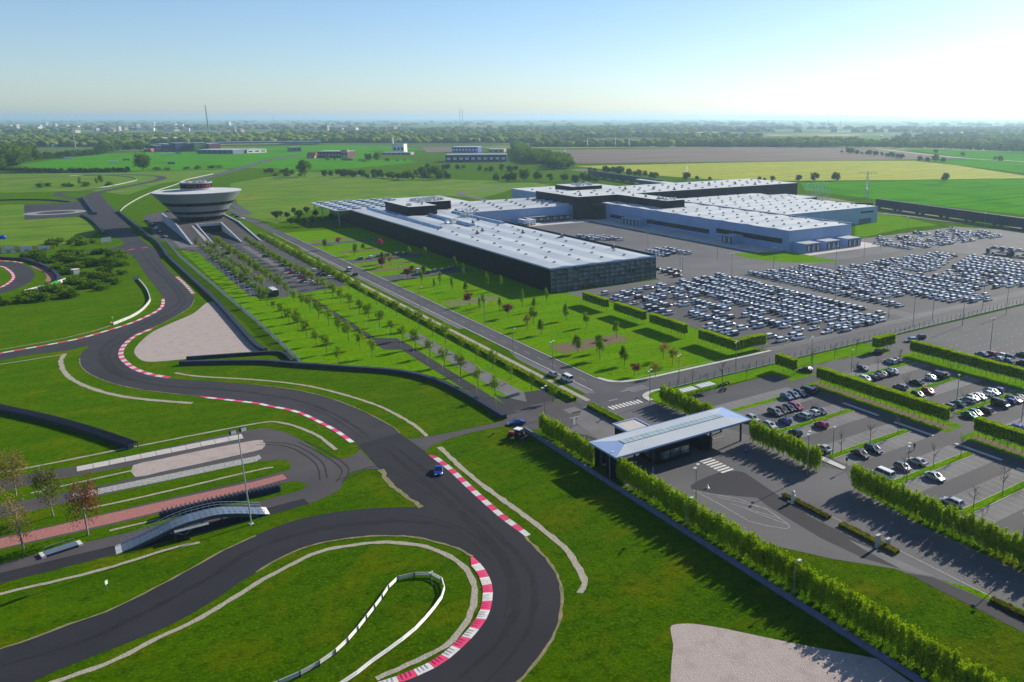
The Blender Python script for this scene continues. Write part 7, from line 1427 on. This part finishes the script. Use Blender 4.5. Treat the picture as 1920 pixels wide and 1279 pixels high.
far_block([(422.9,1801.1),(435.9,1791.4)], 5, 20, 'b_tan', 'far_shed', 'small shed left of the dark red hall', 'b_roofred', wins=2, gable=True)
far_block([(593.1,1495.5),(691.7,1445.7)], 13, 60, 'b_navy', 'far_hall', 'long dark blue hall with white base in the distance', 'b_grey', wins=10, wm='b_white'); far_block([(770.5,1899.2),(818.8,1863.1)], 13, 40, 'b_blue', 'far_hall', 'bright blue hall behind the dark blue hall', 'roof_w', wins=8, wm='b_white')
far_block([(838.0,1848.9),(868.2,1826.3)], 8, 30, 'b_tan', 'far_hall', 'tan hall right of the bright blue hall', 'roof_w', wins=3)
t = far_block([(639.9,1923.0),(659.5,1908.4)], 22, 25, 'b_white', 'far_church', 'white modern tower building in the far field', 'b_steel', wins=3); link('tower', MB().box(-2, 1, 0, 3, 0, 36, 'b_white').mesh('tower'), t)
far_block([(600.4,1883.1),(651.6,1844.9)], 5, 25, 'b_grey', 'far_hall', 'low grey hall at the foot of the white tower', 'roof_dk', wins=6)
far_block([(-6.4,3278.7),(36.2,3246.9)], 14, 30, 'b_tan', 'far_house', 'tan frame building among the red houses', 'roof_w', wins=5)
far_block([(482.4,2192.1),(505.1,2195.5)], 10, 25, 'b_steel', 'far_shed', 'blue-grey shed beyond the far road', 'roof_dk', wins=2)
hr = random.Random(8)
HP = [(hr.uniform(-20, 150), hr.uniform(268, 275.5), 'village of red roofs at left') for _ in range(34)] + [(hr.uniform(930, 1050), hr.uniform(256, 268), 'hamlet left of the far rape strip') for _ in range(22)] + [(hr.uniform(585, 610), hr.uniform(266, 268), 'hamlet before the viaduct') for _ in range(5)] + [(hr.uniform(1650, 1900), hr.uniform(251, 262), 'village hidden in the right woods') for _ in range(20)]
cp = [(hr.uniform(-40, 460) if hr.random() < .8 else hr.uniform(460, 760), hr.uniform(231.5, 250), 'town in the haze at left') for _ in range(110)] + [(x, 240, 'town in the haze at left') for x in (262, 278, 281, 297, 340, 346)]
def from_view(px, py):
    th = math.atan((640 - 221) / 1540.); dx, dy = px - 1260., py - 640.
    fw = 1540 * math.cos(th) - dy * math.sin(th); dn = 1540 * math.sin(th) + dy * math.cos(th); X, Y = dx * 80 / dn, fw * 80 / dn
    return X * .80168 + Y * .59775, -X * .59775 + Y * .80168
for (px, py, w) in HP + cp:
    x, y = from_view(px, py); town = w.startswith('town'); s = hr.uniform(8, 13) if not town else hr.uniform(18, 50)
    h = hr.uniform(5, 7) if not town else hr.choice((12, 16, 20, 26, 40 if hr.random() < .3 else 18))
    o = MB(); m = hr.choice(('b_white', 'b_tan', 'b_white')); rm = 'b_roofred' if not town or hr.random() < .3 else 'roof_dk'
    o.box(-s / 2, s / 2, -s / 3, s / 3, -.5, h, m, rm)
    if not town: o.add([(-s / 2 - .3, -s / 3 - .3, h), (s / 2 + .3, -s / 3 - .3, h), (s / 2 + .3, s / 3 + .3, h), (-s / 2 - .3, s / 3 + .3, h), (-s / 2, 0, h + s * .35), (s / 2, 0, h + s * .35)], [(0, 1, 5, 4), (2, 3, 4, 5), (1, 2, 5), (3, 0, 4)], rm)
    else:
        for k in range(3): o.box(-s / 2 + .2, s / 2 - .2, -s / 3 - .3, -s / 3, h * (.2 + .25 * k), h * (.3 + .25 * k), 'b_steel')
    tag(link('far_building' if town else 'far_house', o.mesh('far_building'), None, (x, y, 0), hr.uniform(-1, 1) - .6), ('tiny pale building of the ' if town else 'small red roofed house of the ') + w, 'building' if town else 'house', 'houses: ' + w)
# far chimneys and masts
def mast(p, h, r0, r1, m, name, label, cat):
    t = thing(name, label, cat, (p[0], p[1], 0)); link('shaft', MB().tube([(0, 0, 0), (0, 0, h)], [r0, r1], m, 8).mesh('shaft'), t); return t
mast([(583.3,4122.7)][0], 131, 3.6, 1.8, 'b_grey', 'chimney', 'tall thin chimney on the left horizon', 'chimney'); mast([(1275.8,3047.3)][0], 114, 1.0, .6, 'b_grey', 'radio_mast', 'left of two thin masts on the horizon', 'mast'); mast([(1283.9,3041.2)][0], 110, 1.0, .6, 'b_grey', 'radio_mast', 'right of two thin masts on the horizon', 'mast')
for i, p in enumerate([(1009.2,4911.9),(3164.5,2937.6),(3213.8,2900.9),(3235.2,2884.9)]): mast(p, 100, .9, .6, 'b_grey', 'radio_mast', 'faint mast on the horizon, %s from left' % nth(i + 1), 'mast')
t = mast([(66.7,2674.0)][0], 58, 1.8, 1.1, 'b_grey', 'crane_mast', 'pale tower crane mast with short jib at left', 'crane'); link('jib', MB().tube([(0, 0, 57), (11, -8, 58.5)], .7, 'b_grey', 5).mesh('jib'), t)
tag(link('viaduct', MB().prism([(410.5,2903.1),(518.7,2887.1),(705.9,2814.9),(689.8,2726.9),(502.2,2797.1),(398.9,2813.3)], 5, 9, 'b_steel').mesh('viaduct')), 'long dark viaduct deck beyond the coloured building', 'viaduct')
for i, (x, y) in enumerate([(27.9,2068.1),(36.4,2061.8),(98.0,1841.6),(147.2,1979.2),(168.7,2047.8),(207.0,2143.2),(226.1,2179.1),(244.1,2200.4),(177.3,1716.2),(124.8,1917.5)]):
    m = ['p_grey', 'wrap', 'wrap', 'wrap', 'p_red', 'wrap', 'wrap', 'p_grey', 'p_black', 'p_grey'][i]
    t = thing('truck', 'truck on the far lane across the field, %s in line' % nth(i + 1), 'truck', (x, y, 0), -.1, 'trucks on the far lane'); link('cargo_box', MB().box(-6, 5, -1.4, 1.4, .9, 4.2, m).mesh('cargo_box'), t); link('cab', MB().box(5.3, 7.4, -1.3, 1.3, .6, 3.4, 'p_white').mesh('cab'), t)
    for xx in (-4.5, 3.5, 6.4): link('wheel', MB().tube([(xx, -1.45, .55), (xx, 1.45, .55)], .55, 'tyre', 8).mesh('wheel'), t)
# ------------------------------------------------------------------ haze
m = bpy.data.materials.new('haze_air'); m.use_nodes = True; n = m.node_tree.nodes; n.remove(n['Principled BSDF'])
pvn = n.new('ShaderNodeVolumePrincipled'); pvn.inputs['Color'].default_value = (0.56, 0.79, 1.0, 1); pvn.inputs['Density'].default_value = 7.2e-5; pvn.inputs['Anisotropy'].default_value = 0.45
m.node_tree.links.new(pvn.outputs[0], n['Material Output'].inputs['Volume']); M['haze'] = m
hz = link('haze', MB().box(-50000, 50000, -50000, 50000, -3, 138, 'haze').mesh('haze')); hz['kind'] = 'stuff'; hz['label'] = 'thin bluish haze filling the air over the plain'; hz['category'] = 'haze'
